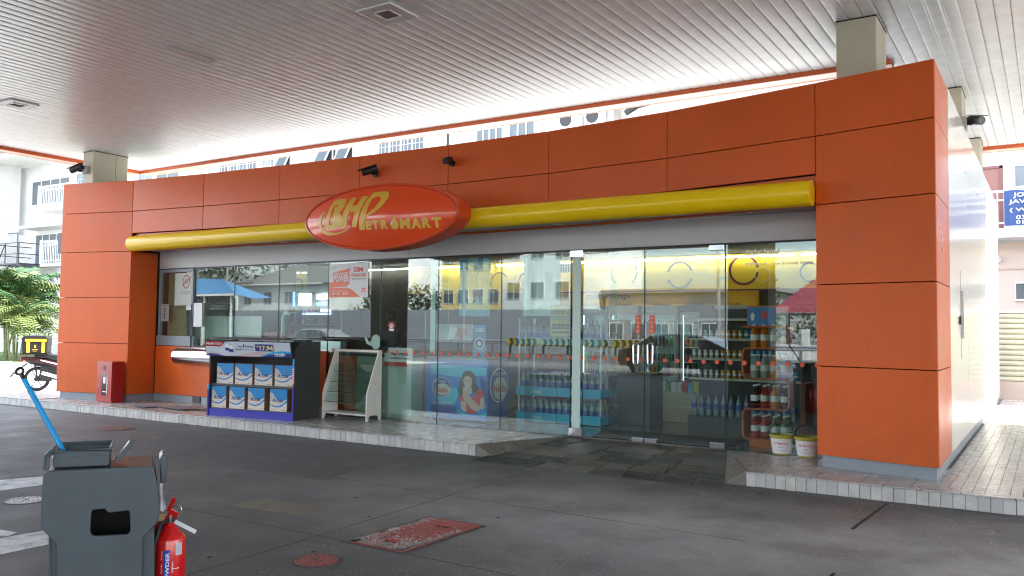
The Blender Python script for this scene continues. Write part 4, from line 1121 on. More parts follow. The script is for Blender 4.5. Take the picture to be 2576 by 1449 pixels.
loc(MB(SKYB).box(0, .03, -.012, .012, .42, .50).box(WW, WW + .028, 0, .012, .80, .95), 'cyan_edging')
eb = MB(ORPRINT, WPRINT)
for k in range(16): eb.use(k % 2).box(WW, WW + .028, 0.0, .012, .56 + k * .015, .575 + k * .015)
loc(eb, 'striped_edging'); loc(MB(ORPRINT).box(0, .03, -.012, .012, .50, .74), 'red_edging')
loc(MB(DARK).box(.03, WW, DD - .02, DD, .10, 1.2), 'back_panel')
loc(MB(DARK).box(.03, WW, .03, DD - .02, .485, .52), 'shelf'); loc(MB(DARK).box(.03, WW, .03, DD - .02, .10, .13), 'shelf')
loc(MB(BLACK).prism([(-.02, 1.235), (WW + .05, 1.235), (WW + .05, 1.25), (-.02, 1.25)], (0, -.02, 0), X, Z, (0, DD + .04, 0)), 'top_board')
for a_, b_ in ((.10, .40), (.42, .98), (1.0, 1.62)): loc(MB(BLACK).box(a_, b_, -.03, .1, 1.252, 1.272), 'top_clip')
# header sign: tilted printed board
HT = Vector((0, -.20, 1)).normalized(); HO = Vector((-.01, -.03, .965)); HW, HH = WW + .03, .255
hd = loc(MB(BLACK).obox(HO + X * (HW / 2) + HT * (HH / 2), X * (HW / 2), HT * (HH / 2), Vector((0, .012, .0024))), 'header_board')
HN = X.cross(HT).normalized() * 1.0
def hp(u, v, k=0): return HO + X * (.01 + u * (HW - .02)) + HT * (.01 + v * (HH - .02)) + HN * (.0135 + k * .0015)
def poly(mb, pts, k): mb.add([hp(u, v, k) for u, v in pts], [tuple(range(len(pts)))])
HBG = mat('pale_blue_print', (.52, .58, .66), .4)
mb = MB(HBG, RED, SKYB, NAVY, WPRINT, mat('pink_print', (.55, .42, .42), .5), INK, mat('price_yellow', (.8, .7, .25), .5))
poly(mb, [(0, 0), (1, 0), (1, 1), (0, 1)], 0)
mb.use(5); poly(mb, [(.33, 0), (.62, 0), (.75, .3), (.62, .33), (.5, .26), (.42, .14)], 1); poly(mb, [(0, .2), (.08, .28), (.15, .18), (.2, 0), (.0, 0)], 1)
mb.use(2); poly(mb, [(.60, 0), (.68, .12), (.78, .33), (.90, .42), (1, .40), (1, .25), (.8, .2)], 2)
mb.use(3); poly(mb, [(.64, 0), (.74, .14), (.85, .24), (1, .26), (1, 0)], 3); poly(mb, [(0, .1), (.06, .16), (.14, .12), (.22, 0), (0, 0)], 3)
mb.use(1); poly(mb, [(0, 1), (0, .66), (.17, .64), (.21, .72), (.25, 1)], 3)
mb.use(3); poly(mb, [(.60, .38), (.81, .38), (.81, .86), (.60, .86)], 3)
mb.use(4)
for bx, bz in ((.245, .38), (.29, .28)): poly(mb, [(bx, bz), (bx + .045, bz), (bx + .045, bz + .4), (bx + .03, bz + .5), (bx + .015, bz + .5), (bx, bz + .4)], 2)
mb.use(3)
for bx, bz in ((.243, .36), (.29, .27)): poly(mb, [(bx, bz + .02), (bx + .05, bz), (bx + .05, bz + .2), (bx, bz + .22)], 4)
for bx, bz in ((.26, .88), (.305, .78)): poly(mb, [(bx, bz), (bx + .016, bz), (bx + .016, bz + .06), (bx, bz + .06)], 4)
def ht(s_, u, v, w, h, k=5, bold=.02, shear=0): text(mb, s_, hp(u, v, k), X, HT, w * HW, h * HH, bold, shear)
mb.use(4); ht('PROMOTION', .02, .76, .185, .14, bold=.03); ht('Arctic', .81, .12, .125, .17, bold=.04); mb.use(4); ht('minimal still water', .82, .05, .10, .035)
mb.use(6); ht('Buy', .40, .60, .05, .13); ht('1', .46, .62, .012, .20); ht('Carton', .485, .62, .095, .13); ht('Arctic', .365, .42, .08, .13); ht('600ml or 1.5L', .455, .42, .12, .08, bold=0)
mb.use(7); ht('RM', .612, .66, .04, .08); ht('17.94', .655, .44, .15, .30, bold=.03)
loc(mb, 'header_print', hd)

# cartons
def carton(label, u, w, z, h, yd=.06, d=.34, rz=0):
    M = Matrix.Rotation(ang, 4, 'Z'); p = M @ Vector((u, yd, 0)) + A0
    t = thing('water_carton', label, 'carton', (p.x, p.y, .15 + z), ang + rz, 'cartons of bottled water on the promotion stand')
    MB(CARD).box(0, w, .002, d, 0, h).build('box', t, world=False)
    q = MB(OFFW, mat('carton_blue', (.0, .20, .50), .5), mat('carton_grey', (.45, .43, .42), .6), INK, mat('carton_navy', (.02, .04, .14), .5))
    def f(pts, k): q.add([(w * a_, -.0003 * k, h * b_) for a_, b_ in pts], [tuple(range(len(pts)))])
    f([(0, 0), (1, 0), (1, 1), (0, 1)], 1)
    q.use(1); f([(0, 1), (0, .86), (.18, .80), (.32, .62), (.48, .48), (.66, .44), (1, .56), (1, 1)], 2)
    q.use(2); f([(0, .86), (.18, .80), (.32, .62), (.40, .54), (.25, .46), (0, .44)], 3)
    q.use(1); f([(0, .30), (.2, .20), (.45, .17), (.7, .22), (1, .42), (1, .52), (.75, .33), (.5, .24), (.25, .25), (0, .33)], 4)
    q.use(4); text(q, 'Arctic', (w * .14, -.0018, h * .40), X, Z, w * .66, h * .19, bold=.03, shear=.15)
    q.use(2); text(q, 'mineral water', (w * .22, -.0018, h * .32), X, Z, w * .42, h * .05)
    q.use(3); q.add([(w * .06, -.0012, h * .05), (w * .26, -.0012, h * .05), (w * .26, -.0012, h * .065), (w * .06, -.0012, h * .065)], [(0, 1, 2, 3)]); q.add([(w * .72, -.0012, h * .05), (w * .94, -.0012, h * .05), (w * .94, -.0012, h * .065), (w * .72, -.0012, h * .065)], [(0, 1, 2, 3)])
    q.build('printed_front', t, world=False)
nm = ['leftmost', 'second from left', 'third from left', 'rightmost']
for k, u in enumerate((.13, .52, .93, 1.34)): carton('blue and white water carton on the upper shelf of the stand, ' + nm[k], u, .355, .52, .325, rz=random.uniform(-.015, .03))
for k, (u, w) in enumerate(((.06, .30), (.44, .315), (.83, .325), (1.28, .33))): carton('tall blue and white water carton on the bottom shelf of the stand, ' + nm[k], u, w, .13, .345, yd=.03, rz=random.uniform(-.01, .04))

# white magazine rack
wr = thing('magazine_rack', 'empty scuffed white magazine rack with clear sloping shelves beside the promotion stand', 'rack', (-9.88, 9.92, .15))
rx0, rx1, ry0, ry1 = -9.87, -8.94, 9.86, 10.20
HR = gy(935, 882, 9.95).z - .15
def rside(x, nm_='side_panel'):
    pts = [(0, 0), (.04, 0), (.06, .06), (.10, .085), (.24, .085), (.28, .06), (.30, 0), (.34, 0), (.34, HR), (.27, HR), (.02, .46), (0, .38)]
    MB(DULLWHITE).prism([(a_, b_) for a_, b_ in pts], (x, ry0, .15), Y, Z, (.022, 0, 0)).build(nm_, wr, bevel=.004)
rside(rx0); rside(rx1)
MB(DULLWHITE).box(rx0 + .022, rx1, ry0 + .01, ry1, .23, .255).build('bottom_shelf', wr, bevel=.003)
MB(DULLWHITE).box(rx0 + .022, rx1, ry1 - .06, ry1, .15 + HR - .035, .15 + HR).build('top_rail', wr)
MB(CLEAR).box(rx0 + .03, rx1 - .01, ry1 - .012, ry1 - .006, .36, .15 + HR - .04).build('clear_back', wr)
for k in range(4):
    z = .42 + k * .155; y = ry0 + .02 + k * .062
    MB(CLEAR).obox(((rx0 + rx1) / 2 + .01, y + .03, z + .06), ((rx1 - rx0) / 2 - .015, 0, 0), (0, .028, .07), (0, .003, -.0012)).build('clear_shelf', wr)
    MB(EDGE).box(rx0 + .03, rx1 - .01, y, y + .006, z - .006, z).build('shelf_edge', wr)
MB(BLACK).cyl((rx1 + .0225, 10.05, .72), (rx1 + .024, 10.05, .72), .008).cyl((rx1 + .0225, 10.02, .38), (rx1 + .024, 10.02, .38), .008).build('screw', wr)

# posters stuck on the inside of the glass
def flatq(mb, p0, p1, yy, d=.003): mb.box(min(p0[0], p1[0]), max(p0[0], p1[0]), yy - d, yy, min(p0[1], p1[1]), max(p0[1], p1[1]))
def poster(label, px0, py0, px1, py1, yy, bg, name='poster'):
    a, b = gy(px0, py0, yy), gy(px1, py1, yy)
    t = thing(name, label, 'poster', ((a.x + b.x) / 2, yy, b.z))
    w, h = b.x - a.x, a.z - b.z
    MB(bg).box(a.x, b.x, yy, yy + .006, b.z, a.z).build('board', t)
    def P(u, v, k=1): return Vector((a.x + u * w, yy - .0012 * k, b.z + v * h))
    return t, P, w, h
PW = mat('poster_white', (.70, .70, .70), .4); PO = mat('poster_orange', (.80, .16, .07), .4)
t, P, w, h = poster('white and orange prepaid phone poster stuck to the glass, left of the cashier', 829, 665, 925, 747, 10.262, PW)
q = MB(PO, WPRINT, mat('poster_red', (.75, .06, .04), .4), INK, mat('poster_teal', (.35, .55, .6), .4))
def F(pts, k): q.add([P(u, v, k) for u, v in pts], [tuple(range(len(pts)))])
F([(0, 0), (.82, 0), (.70, .12), (.6, .22), (.5, .28), (.1, .28), (.1, .45), (0, .45)], 1); F([(.10, .30), (.53, .32), (.53, .86), (.10, .74)], 1)
q.use(1)
for s_, u, v, ww, hh in (('UNLIMITED', .14, .66, .36, .08), ('POWER', .12, .46, .40, .20), ('APP+BIZ', .08, .08, .22, .06), ('Satu harga. Dua bulan.', .08, .17, .4, .03)): text(q, s_, P(u, v, 3), X, Z, ww * w, hh * h, bold=.03)
ring(q, P(.53, .32, 3), X * 1, Z * 1, .0, .035); 
for k in range(3): F([(.37 + .05 * k, .08), (.405 + .05 * k, .08), (.405 + .05 * k, .14), (.37 + .05 * k, .14)], 3)
q.use(2); text(q, 'SIM', P(.63, .74, 2), X, Z, .24 * w, .15 * h, bold=.04); text(q, 'PRABAYAR', P(.58, .60, 2), X, Z, .38 * w, .10 * h, bold=.03); ring(q, P(.89, .2, 2), X, Z, .022, .042, 20, -60, 250)
q.use(3); text(q, 'BOLEH DIDAPATI DI SINI', P(.60, .52, 2), X, Z, .34 * w, .035 * h, bold=.02)
q.use(4)
for u, v in ((.10, .86), (.16, .9), (.50, .88), (.55, .82)): ring(q, P(u, v, 2), X, Z, .006, .018, 12)
q.build('print', t)
# buckets inside the door
for k, (px, py_) in enumerate(((1968, 1142), (2031, 1149))):
    c = gz(px, py_, .15); c.z = .15
    t = thing('charity_pail', ('yellow handled pail with white label inside the glass, ' + ('left one beside the orange bottle rack' if k == 0 else 'right one against the orange pillar')), 'pail', c, group='donation pails inside the glass')
    YB = mat('yellow_pail', (.40, .35, .05), .35); s_ = 1.0
    MB(YB).lathe([(.105, 0), (.108, .01), (.135, .20), (.148, .205), (.150, .235), (.138, .238), (.134, .21), (.10, .02)], (0, 0, 0), 28).build('pail', t, world=False, smooth=True)
    lb = MB(mat('pail_label', (.72, .72, .74), .4)); ns_ = 14; v = []
    for j, (rr, zz) in enumerate(((.1115, .018), (.1372, .193))):
        for i in range(ns_ + 1):
            a = R(195 + 160 * i / ns_); v.append((rr * math.cos(a), rr * math.sin(a), zz))
    lb.add(v, [(i, i + 1, ns_ + 2 + i, ns_ + 1 + i) for i in range(ns_)]); lb.build('label', t, world=False)
    q = MB(mat('label_red', (.55, .03, .08), .5), mat('label_purple', (.12, .08, .3), .5))
    def wrap(z, rr):
        def g(p):
            a = R(275) + p.x / rr; r2 = .1075 + (p.z) * .147 + .0015; return Vector((r2 * math.cos(a), r2 * math.sin(a), p.z))
        return g
    text(q, 'KECEMASAN', (-.085, 0, .125), X, Z, .17, .024, bold=.02, fn=wrap(0, .125)); q.use(1)
    text(q, 'TABUNG', (-.03, 0, .085), X, Z, .06, .013, fn=wrap(0, .12)); text(q, 'DERMA KEBAJIKAN', (-.07, 0, .045), X, Z, .14, .012, fn=wrap(0, .115))
    q.build('label_print', t, world=False)
    hp_ = [(.15 * math.cos(R(a)), -.03, .225 + .15 * math.sin(R(a))) for a in range(0, 181, 12)]
    MB(BLACK).tube(hp_, .011, 6).build('handle', t, world=False, smooth=True)

# ------------------------------------------------------------------ foreground service bin
UA = YAW + R(23)
DEP = 4.25
ctr = far(250, 1300, DEP)
O_ = Vector((ctr.x, ctr.y, 0))
u = Vector((math.cos(UA), math.sin(UA), 0)); nrm = Vector((math.sin(UA), -math.cos(UA), 0))   # nrm points at the camera side
bb = thing('service_bin', 'slate grey moulded forecourt bin with hand slot, squeegee bucket and towel holder', 'waste bin', (O_.x, O_.y, 0))
def fp(px, py_, off=0.0):
    """pixel -> point on the front face plane moved back by off"""
    p0 = ctr - nrm * off; d = ray(px, py_); t_ = (p0 - CAM).dot(nrm) / d.dot(nrm); return CAM + d * t_
def slab(mb, pts, o0, o1):
    a_ = [fp(*p) - nrm * o0 for p in pts]; b_ = [p - nrm * (o1 - o0) for p in a_]; n_ = len(pts)
    mb.add(a_ + b_, [tuple(range(n_))[::-1], tuple(range(n_, 2 * n_))] + [(i, n_ + i, n_ + (i + 1) % n_, (i + 1) % n_)[::-1] for i in range(n_)])
    return mb
outp = [(118, 1186), (377, 1173), (384, 1175), (388, 1181), (394, 1215), (400, 1268), (400, 1300), (398, 1312), (362, 1350), (358, 1362), (358, 1620), (143, 1640), (143, 1378), (140, 1368), (104, 1330), (102, 1322), (104, 1258), (108, 1200), (112, 1190)]
hole = [(234, 1283), (265, 1280), (268, 1286), (276, 1290), (322, 1285), (326, 1288), (328, 1335), (325, 1342), (318, 1345), (240, 1349), (232, 1347), (227, 1338), (229, 1295), (231, 1287)]
def front_shell():
    import bmesh
    bm = bmesh.new()
    def loop(pts, off): return [bm.verts.new(fp(*p) - nrm * off) for p in pts]
    A = loop(outp, 0); B = loop(hole, 0)
    ed = [bm.edges.new((L_[i], L_[(i + 1) % len(L_)])) for L_ in (A, B) for i in range(len(L_))]
    bmesh.ops.triangle_fill(bm, use_beauty=True, edges=ed, normal=tuple(nrm))
    r_ = bmesh.ops.extrude_face_region(bm, geom=bm.faces[:])
    vs_ = [e for e in r_['geom'] if isinstance(e, bmesh.types.BMVert)]
    bmesh.ops.translate(bm, vec=-nrm * .03, verts=vs_)
    bmesh.ops.recalc_face_normals(bm, faces=bm.faces[:])
    bm.verts.index_update()
    mb = MB(BIN); mb.add([v.co.copy() for v in bm.verts], [tuple(v.index for v in f.verts) for f in bm.faces]); bm.free()
    return mb
front_shell().build('front_shell', bb, bevel=.008, seg=3)
DP = .40
def wall(pts, o0, o1, name, m=BIN, bev=.008): return slab(MB(m), pts, o0, o1).build(name, bb, bevel=bev)
# body behind the front shell: hollow box from side walls
wall([(388, 1183), (394, 1215), (400, 1268), (399, 1310), (388, 1318), (388, 1640), (380, 1640), (380, 1316), (390, 1300), (386, 1215), (382, 1183)], .03, DP, 'side_wall')
wall([(104, 1330), (104, 1260), (110, 1200), (116, 1200), (112, 1262), (112, 1328), (128, 1350), (128, 1640), (120, 1640), (120, 1352)], .03, DP, 'side_wall')
wall([(118, 1196), (384, 1183), (384, 1640), (128, 1640)], DP, DP + .02, 'back_wall', bev=0)
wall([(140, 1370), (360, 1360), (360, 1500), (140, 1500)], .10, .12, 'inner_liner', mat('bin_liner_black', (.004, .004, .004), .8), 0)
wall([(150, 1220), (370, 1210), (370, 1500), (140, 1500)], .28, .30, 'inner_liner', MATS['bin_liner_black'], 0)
wall([(276, 1180), (382, 1173), (384, 1181), (276, 1187)], .02, DP, 'top_plate', TOPREFL, .004)
wall([(118, 1190), (276, 1182), (276, 1188), (118, 1196)], .03, DP, 'top_plate', BIN, .004)
wall([(104, 1330), (112, 1330), (150, 1372), (150, 1640), (128, 1640), (128, 1356)], .031, .06, 'shoulder', bev=0)
wall([(352, 1350), (388, 1312), (388, 1640), (352, 1640)], .031, .06, 'shoulder', bev=0)
# raised squeegee bucket at the left
bk = [(128, 1147), (132, 1143), (270, 1139), (274, 1142), (272, 1176), (266, 1180), (130, 1185), (127, 1180)]
slab(MB(BIN), bk, .10, .12).build('bucket', bb, bevel=.006, seg=3)
o = slab(MB(BIN), [(127, 1150), (133, 1150), (134, 1186), (128, 1186)], .12, .36).build('bucket_wall', bb)
slab(MB(BIN), [(266, 1144), (273, 1144), (272, 1178), (266, 1178)], .12, .36).build('bucket_wall', bb)
slab(MB(BIN), [(128, 1146), (272, 1140), (272, 1178), (128, 1185)], .36, .38).build('bucket_wall', bb)
rim = [fp(124, 1143) - nrm * .09, fp(276, 1136) - nrm * .09, fp(276, 1136) - nrm * .39, fp(124, 1143) - nrm * .39]
MB(BIN).tube(rim, .010, 8, closed=True).build('bucket_rim', bb)
wt = mat('bucket_water', (.012, .016, .018), .05)
MB(wt).quad(*[p - Z * .03 for p in rim]).build('water', bb)
MB(BIN).tube([fp(124, 1143) - nrm * .09, fp(114, 1152) - nrm * .07, fp(113, 1185) - nrm * .05], .014, 8).build('side_loop', bb, smooth=True)
# lid flap and towel holder
fl0, fl1 = fp(292, 1168) - nrm * .16, fp(331, 1118) - nrm * .16
MB(BIN).obox((fl0 + fl1) / 2, (fl1 - fl0) / 2, nrm * .055, u * .013).build('lid_flap', bb, bevel=.003)
th_ = MB(BIN)
s_ = slab(th_, [(401, 1160), (409, 1150), (418, 1149), (421, 1160), (421, 1214), (415, 1224), (404, 1223)], .08, .30); th_.build('towel_holder', bb, bevel=.010, seg=3)
PT = mat('paper_towel', (.62, .62, .66), .7)
tv = [fp(403, 1222), fp(411, 1222), fp(409, 1240), fp(415, 1262), fp(419, 1288), fp(411, 1300), fp(404, 1294), fp(405, 1262), fp(401, 1240)]
tv = [p - nrm * (.10 + .012 * (i % 3)) for i, p in enumerate(tv)]
MB(PT).add(tv + [p - nrm * .006 for p in tv], [tuple(range(9)), tuple(range(17, 8, -1))] + [(i, 9 + i, 9 + (i + 1) % 9, (i + 1) % 9) for i in range(9)]).build('paper_towel', bb)
# blue handled squeegee standing in the bucket
sq = thing('squeegee', 'bright blue handled squeegee leaning out of the grey bin bucket', 'squeegee', tuple(rim[0]))
p0, p1 = fp(146, 1150) - nrm * .25, fp(31, 968) - nrm * .42
MB(BLUEP).tube([p0 - (p1 - p0) * .1, p1], .0135, 12).build('handle', sq, smooth=True)
dd = (p1 - p0).normalized()
MB(BLACK).cyl(p1 - dd * .005, p1 + dd * .035, .013, .012).build('grip_cap', sq)
ring_c = p1 + dd * .055; side_ = dd.cross(nrm).normalized()
MB(BLACK).tube([ring_c + (dd * math.cos(R(a)) + side_ * math.sin(R(a))) * .018 for a in range(0, 360, 24)], .0075, 8, closed=True).build('hanging_loop', sq, smooth=True)
# fire extinguisher standing beside the bin
eb_ = fp(429, 1400) - nrm * .22
er = 38.5 / FPX * (eb_ - CAM).dot(_f)
ez = lambda py_: (CAM + ray(429, py_) * ((eb_ - CAM).dot(_f) / FPX)).z
ex = thing('fire_extinguisher', 'red dry powder fire extinguisher with white tag standing beside the grey bin', 'fire extinguisher', (eb_.x, eb_.y, 0))
ztop, zsh = ez(1330), ez(1352)
prf = [(er * .93, .0), (er, .03), (er, zsh - .01), (er * .93, zsh + .01), (er * .7, zsh + .03), (er * .3, ztop + .02), (er * .3, ztop + .035)]
MB(REDEXT).lathe(prf, (0, 0, 0), 40).build('cylinder', ex, world=False, smooth=True)
MB(CHROME).cyl((0, 0, ztop + .03), (0, 0, ztop + .075), .014).build('valve', ex, world=False)
rt = RT.copy(); rt.z = 0; rt.normalize(); fw_ = Vector((-rt.y, rt.x, 0))
MB(REDEXT).add([Vector((0, 0, ztop + .055)) + rt * a_ + Z * b_ + fw_ * c_ for c_ in (-.01, .01) for a_, b_ in ((-.035, .0), (.03, .0), (.045, .03), (.0, .05))], [(0, 3, 2, 1), (4, 5, 6, 7), (0, 1, 5, 4), (1, 2, 6, 5), (2, 3, 7, 6), (3, 0, 4, 7)]).build('carry_handle', ex, world=False, bevel=.003)
MB(REDEXT).bar(Vector((0, 0, ztop + .09)) - rt * .015, Vector((0, 0, ztop + .165)) + rt * .02, .022, .008, up=tuple(fw_)).build('squeeze_lever', ex, world=False, bevel=.003)
MB(STEEL).tube([Vector((0, 0, ztop + .10)) + rt * (.03 + .028 * math.cos(R(a))) + Z * .032 * math.sin(R(a)) for a in range(0, 360, 30)], .0022, 5, closed=True).build('safety_ring', ex, world=False)
MB(CHROME).cyl(Vector((0, 0, ztop + .05)) + rt * .02, Vector((0, 0, ztop + .05)) + rt * .045 - fw_ * .01, .014, n=14).build('pressure_gauge', ex, world=False)
hs = [Vector((0, 0, ztop + .045)) - fw_ * .02, Vector((0, 0, ztop + .04)) - rt * .03 - fw_ * .04, Vector((0, 0, zsh - .02)) - rt * (er * .62) - fw_ * (er * .95), Vector((0, 0, zsh - .2)) - rt * (er * .66) - fw_ * (er * .9), Vector((0, 0, .12)) - rt * (er * .6) - fw_ * (er * .9)]
MB(BLACK).tube(hs, .011, 8).build('hose', ex, world=False, smooth=True)
tg0 = Vector((0, 0, ztop + .045)) + rt * .035 - fw_ * .03; tg1 = tg0 + rt * .115 - Z * .055
MB(WPRINT).bar(tg0, tg1, .022, .0015, up=tuple(fw_)).build('tag', ex, world=False)
def wrapc(z0_, c0):
    def g(p):
        a = c0 + p.x / er; r2 = er + .0012
        return (rt * math.sin(a) - fw_ * math.cos(a)) * r2 + Z * p.z
    return g
def patchc(mb, a0_, a1_, z0_, z1_, k=1.0):
    n_ = 8; v = []
    for z in (z0_, z1_):
        for i in range(n_ + 1):
            a = a0_ + (a1_ - a0_) * i / n_; v.append((rt * math.sin(a) - fw_ * math.cos(a)) * (er + .0005 * k) + Z * z)
    mb.add(v, [(i, i + 1, n_ + 2 + i, n_ + 1 + i) for i in range(n_)])
lbm = MB(mat('label_blue', (.02, .06, .42), .3), WPRINT, mat('label_silver', (.5, .5, .55), .3))
zl = zsh - .05
patchc(lbm, .02, .42, zl - .45, zl, 1.2)
lbm.use(2); patchc(lbm, .75, 1.2, zl - .03, zl + .035)
lbm.use(1)
def tvert(mb, s_, c0, z0_, L_, hgt):
    def g(p):
        a = c0 - p.z / er; r2 = er + .0014; return (rt * math.sin(a) - fw_ * math.cos(a)) * r2 + Z * (z0_ + p.x)
    text(mb, s_, (0, 0, 0), X, Z, L_, hgt, bold=.03, fn=g)
tvert(lbm, 'ABC POWDER', .38, zl - .27, .26, .020)
for k in range(6):
    tvert(lbm, 'fire fire fire', -.06, zl - .40 + k * .07, .05, .006)
for k in range(7):
    tvert(lbm, 'TO OPERATE', .62 + .09 * (k % 3), zl - .30 + (k // 3) * .09, .06, .007)
for a_, b_ in ((.5, 1.0),):
    for zz in (zl - .10, zl - .20, zl - .30): patchc(lbm, a_, b_, zz, zz + .003, 1.3)
lbm.build('printed_label', ex, world=False)
MB(mat('tan_tape', (.35, .22, .12), .6)).obox(fp(404, 1322) - nrm * .2, u * .022, nrm * .003, Z * .018).build('bracket_tape', bb)
MB(mat('red_stand_plate', (.30, .01, .01), .4)).obox(fp(402, 1500) - nrm * .30, u * .035, nrm * .01, Z * .33).build('extinguisher_backplate', bb)

# ------------------------------------------------------------------ motorcycle with delivery box
mc = thing('motorcycle', 'small maroon and black motorcycle seen from behind the left pillar', 'motorcycle', (-20.4, 11.0, 0), R(44))
def ml(mb, name, par=mc, **k): return mb.build(name, par, world=False, **k)
MTY = mat('tyre_rubber', (.012, .012, .013), .8); MBK = mat('motor_black', (.008, .008, .009), .4); MMR = mat('maroon_fairing', (.06, .010, .010), .3)
for cx in (0, 1.25):
    w = MB(MTY); w.tube([(cx + .255 * math.cos(R(a)), 0, .29 + .255 * math.sin(R(a))) for a in range(0, 360, 12)], .038, 8, closed=True); w = ml(w, 'tyre', smooth=True)
    q = MB(CHROME); q.tube([(cx + .215 * math.cos(R(a)), 0, .29 + .215 * math.sin(R(a))) for a in range(0, 360, 12)], .012, 6, closed=True); ml(q, 'rim')
    q = MB(MBK)
    for a in range(0, 360, 60): q.bar((cx, 0, .29), (cx + .21 * math.cos(R(a)), 0, .29 + .21 * math.sin(R(a))), .02)
    q.cyl((cx, -.06, .29), (cx, .06, .29), .05); ml(q, 'hub')
ml(MB(MBK).prism([(-.1, .62), (.25, .55), (.55, .5), (.95, .42), (1.05, .62), (.6, .70), (.2, .78), (-.28, .82), (-.3, .74)], (0, -.08, 0), X, Z, (0, .16, 0)), 'frame_body', bevel=.02)
ml(MB(MBK).prism([(.05, .30), (.95, .22), (1.0, .50), (.7, .60), (.1, .62)], (0, -.11, 0), X, Z, (0, .22, 0)), 'engine_cover', bevel=.03)
ml(MB(MMR).prism([(-.32, .74), (-.34, .82), (.05, .80), (.5, .66), (.85, .48), (.9, .40), (.6, .52), (.2, .66), (-.05, .68)], (0, -.13, 0), X, Z, (0, .26, 0)), 'side_fairing', bevel=.015)
ml(MB(WPRINT).prism([(.1, .755), (.5, .655), (.84, .47), (.86, .44), (.5, .62), (.1, .725)], (0, -.134, 0), X, Z, (0, .003, 0)), 'white_stripe')
ml(MB(mat('seat_vinyl', (.014, .015, .017), .45)).prism([(-.05, .80), (.3, .78), (.62, .74), (.85, .80), (.6, .86), (.25, .88), (-.05, .87)], (0, -.12, 0), X, Z, (0, .24, 0)), 'seat', bevel=.03)
ml(MB(RED).prism([(-.36, .70), (-.30, .70), (-.18, .80), (-.34, .84)], (0, -.08, 0), X, Z, (0, .16, 0)), 'tail_light', bevel=.01)
ml(MB(CHROME).cyl((.15, -.14, .44), (.62, -.13, .30), .055, .045, n=14).cyl((.62, -.13, .30), (1.0, -.1, .26), .02), 'exhaust', smooth=True)
ml(MB(MBK).box(.0, .35, -.10, -.06, .24, .34).box(.6, .95, -.12, .12, .18, .42).bar((0, -.08, .29), (.7, -.08, .33), .04).bar((-.02, -.1, .62), (.04, -.1, .3), .035), 'engine_and_swingarm')
ml(MB(MBK).bar((-.22, 0, .66), (-.48, 0, .44), .03).obox((-.5, 0, .42), (.07, 0, .08), (0, .08, 0), (.01, 0, -.01)), 'mudguard_and_plate')
ml(MB(CHROME).ball((-.05, -.13, .62), .03, 10, 6), 'indicator')
ml(MB(MBK).bar((.95, 0, .45), (1.1, 0, 1.0), .07).bar((1.1, -.3, 1.02), (1.1, .3, 1.02), .03).bar((1.1, 0, .9), (1.25, 0, .29), .05), 'fork_and_handlebar')
bx = thing('delivery_box', 'black insulated delivery bag with yellow straps on the motorcycle rack', 'delivery bag', (-20.42, 10.98, .9), R(50))
ml(MB(mat('bag_black', (.006, .006, .006), .75, bump=.2, bscale=14)).prism([(-.26, 0), (.26, 0), (.28, .36), (.22, .42), (-.22, .42), (-.28, .36)], (0, -.24, 0), X, Z, (0, .5, 0)), 'bag', bx, bevel=.02)
YS = mat('strap_yellow', (.80, .50, .03), .5)
ml(MB(YS).box(-.17, -.10, -.249, -.242, .02, .26), 'strap', bx); ml(MB(YS).box(.15, .22, -.249, -.242, .02, .26), 'strap', bx); ml(MB(YS).box(-.20, .25, -.251, -.243, .28, .34), 'strap', bx)
ml(MB(mat('reflective_grey', (.2, .2, .2), .5)).obox((-.285, .0, .33), (.004, 0, 0), (0, .2, 0), (-.01, 0, .06)), 'reflective_band', bx)
q = MB(YS); text(q, '1', (.0, -.244, .13), X, Z, .03, .07, bold=.05); text(q, 'DELIVERY', (-.05, -.244, .08), X, Z, .13, .022, bold=.02); text(q, 'FOOD', (-.03, -.244, .045), X, Z, .08, .02); ml(q, 'print', bx)
ml(MB(MBK).box(-.28, .28, -.26, .28, -.03, .0), 'rack_tray', bx)
hm = thing('crash_helmet', 'white crash helmet resting on the motorcycle seat', 'helmet', (-19.93, 11.47, .86), R(44))
ml(MB(mat('helmet_white', (.75, .75, .75), .2)).ball((0, 0, .11), .135, 20, 12, (1.05, .9, .95)), 'shell', hm, smooth=True)
ml(MB(BLACK).prism([(.06, .06), (.15, .05), (.15, .13), (.02, .16)], (0, -.125, 0), X, Z, (0, .25, 0)), 'visor', hm, bevel=.01)
ml(MB(BLACK).tube([(.135 * math.cos(R(a)), .118 * math.sin(R(a)), .03) for a in range(0, 360, 20)], .012, 6, closed=True), 'trim', hm)
# ------------------------------------------------------------------ shop interior
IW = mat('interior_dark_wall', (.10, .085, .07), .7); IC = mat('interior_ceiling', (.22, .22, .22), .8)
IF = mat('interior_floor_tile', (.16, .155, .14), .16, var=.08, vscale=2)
fl = struct(MB(IF).box(-16.2, -1.2, 10.30, 20.9, .10, .152), 'shop_floor')
jt = MB(GAP)
for i in range(25): jt.box(-16.2 + i * .6, -16.2 + i * .6 + .005, 10.32, 17, .1515, .1535)
for i in range(12): jt.box(-16.2, -1.2, 10.4 + i * .6, 10.405 + i * .6, .1515, .1537)
o = jt.build('floor_grout_line', fl); o['kind'] = 'stuff'
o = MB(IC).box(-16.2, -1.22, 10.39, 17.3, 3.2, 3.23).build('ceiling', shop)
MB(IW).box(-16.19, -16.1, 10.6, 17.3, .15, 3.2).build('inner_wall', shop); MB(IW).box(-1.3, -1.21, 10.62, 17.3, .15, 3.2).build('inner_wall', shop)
MB(IW).box(-16.1, -1.3, 17.05, 17.15, .15, 3.2).build('inner_wall', shop)
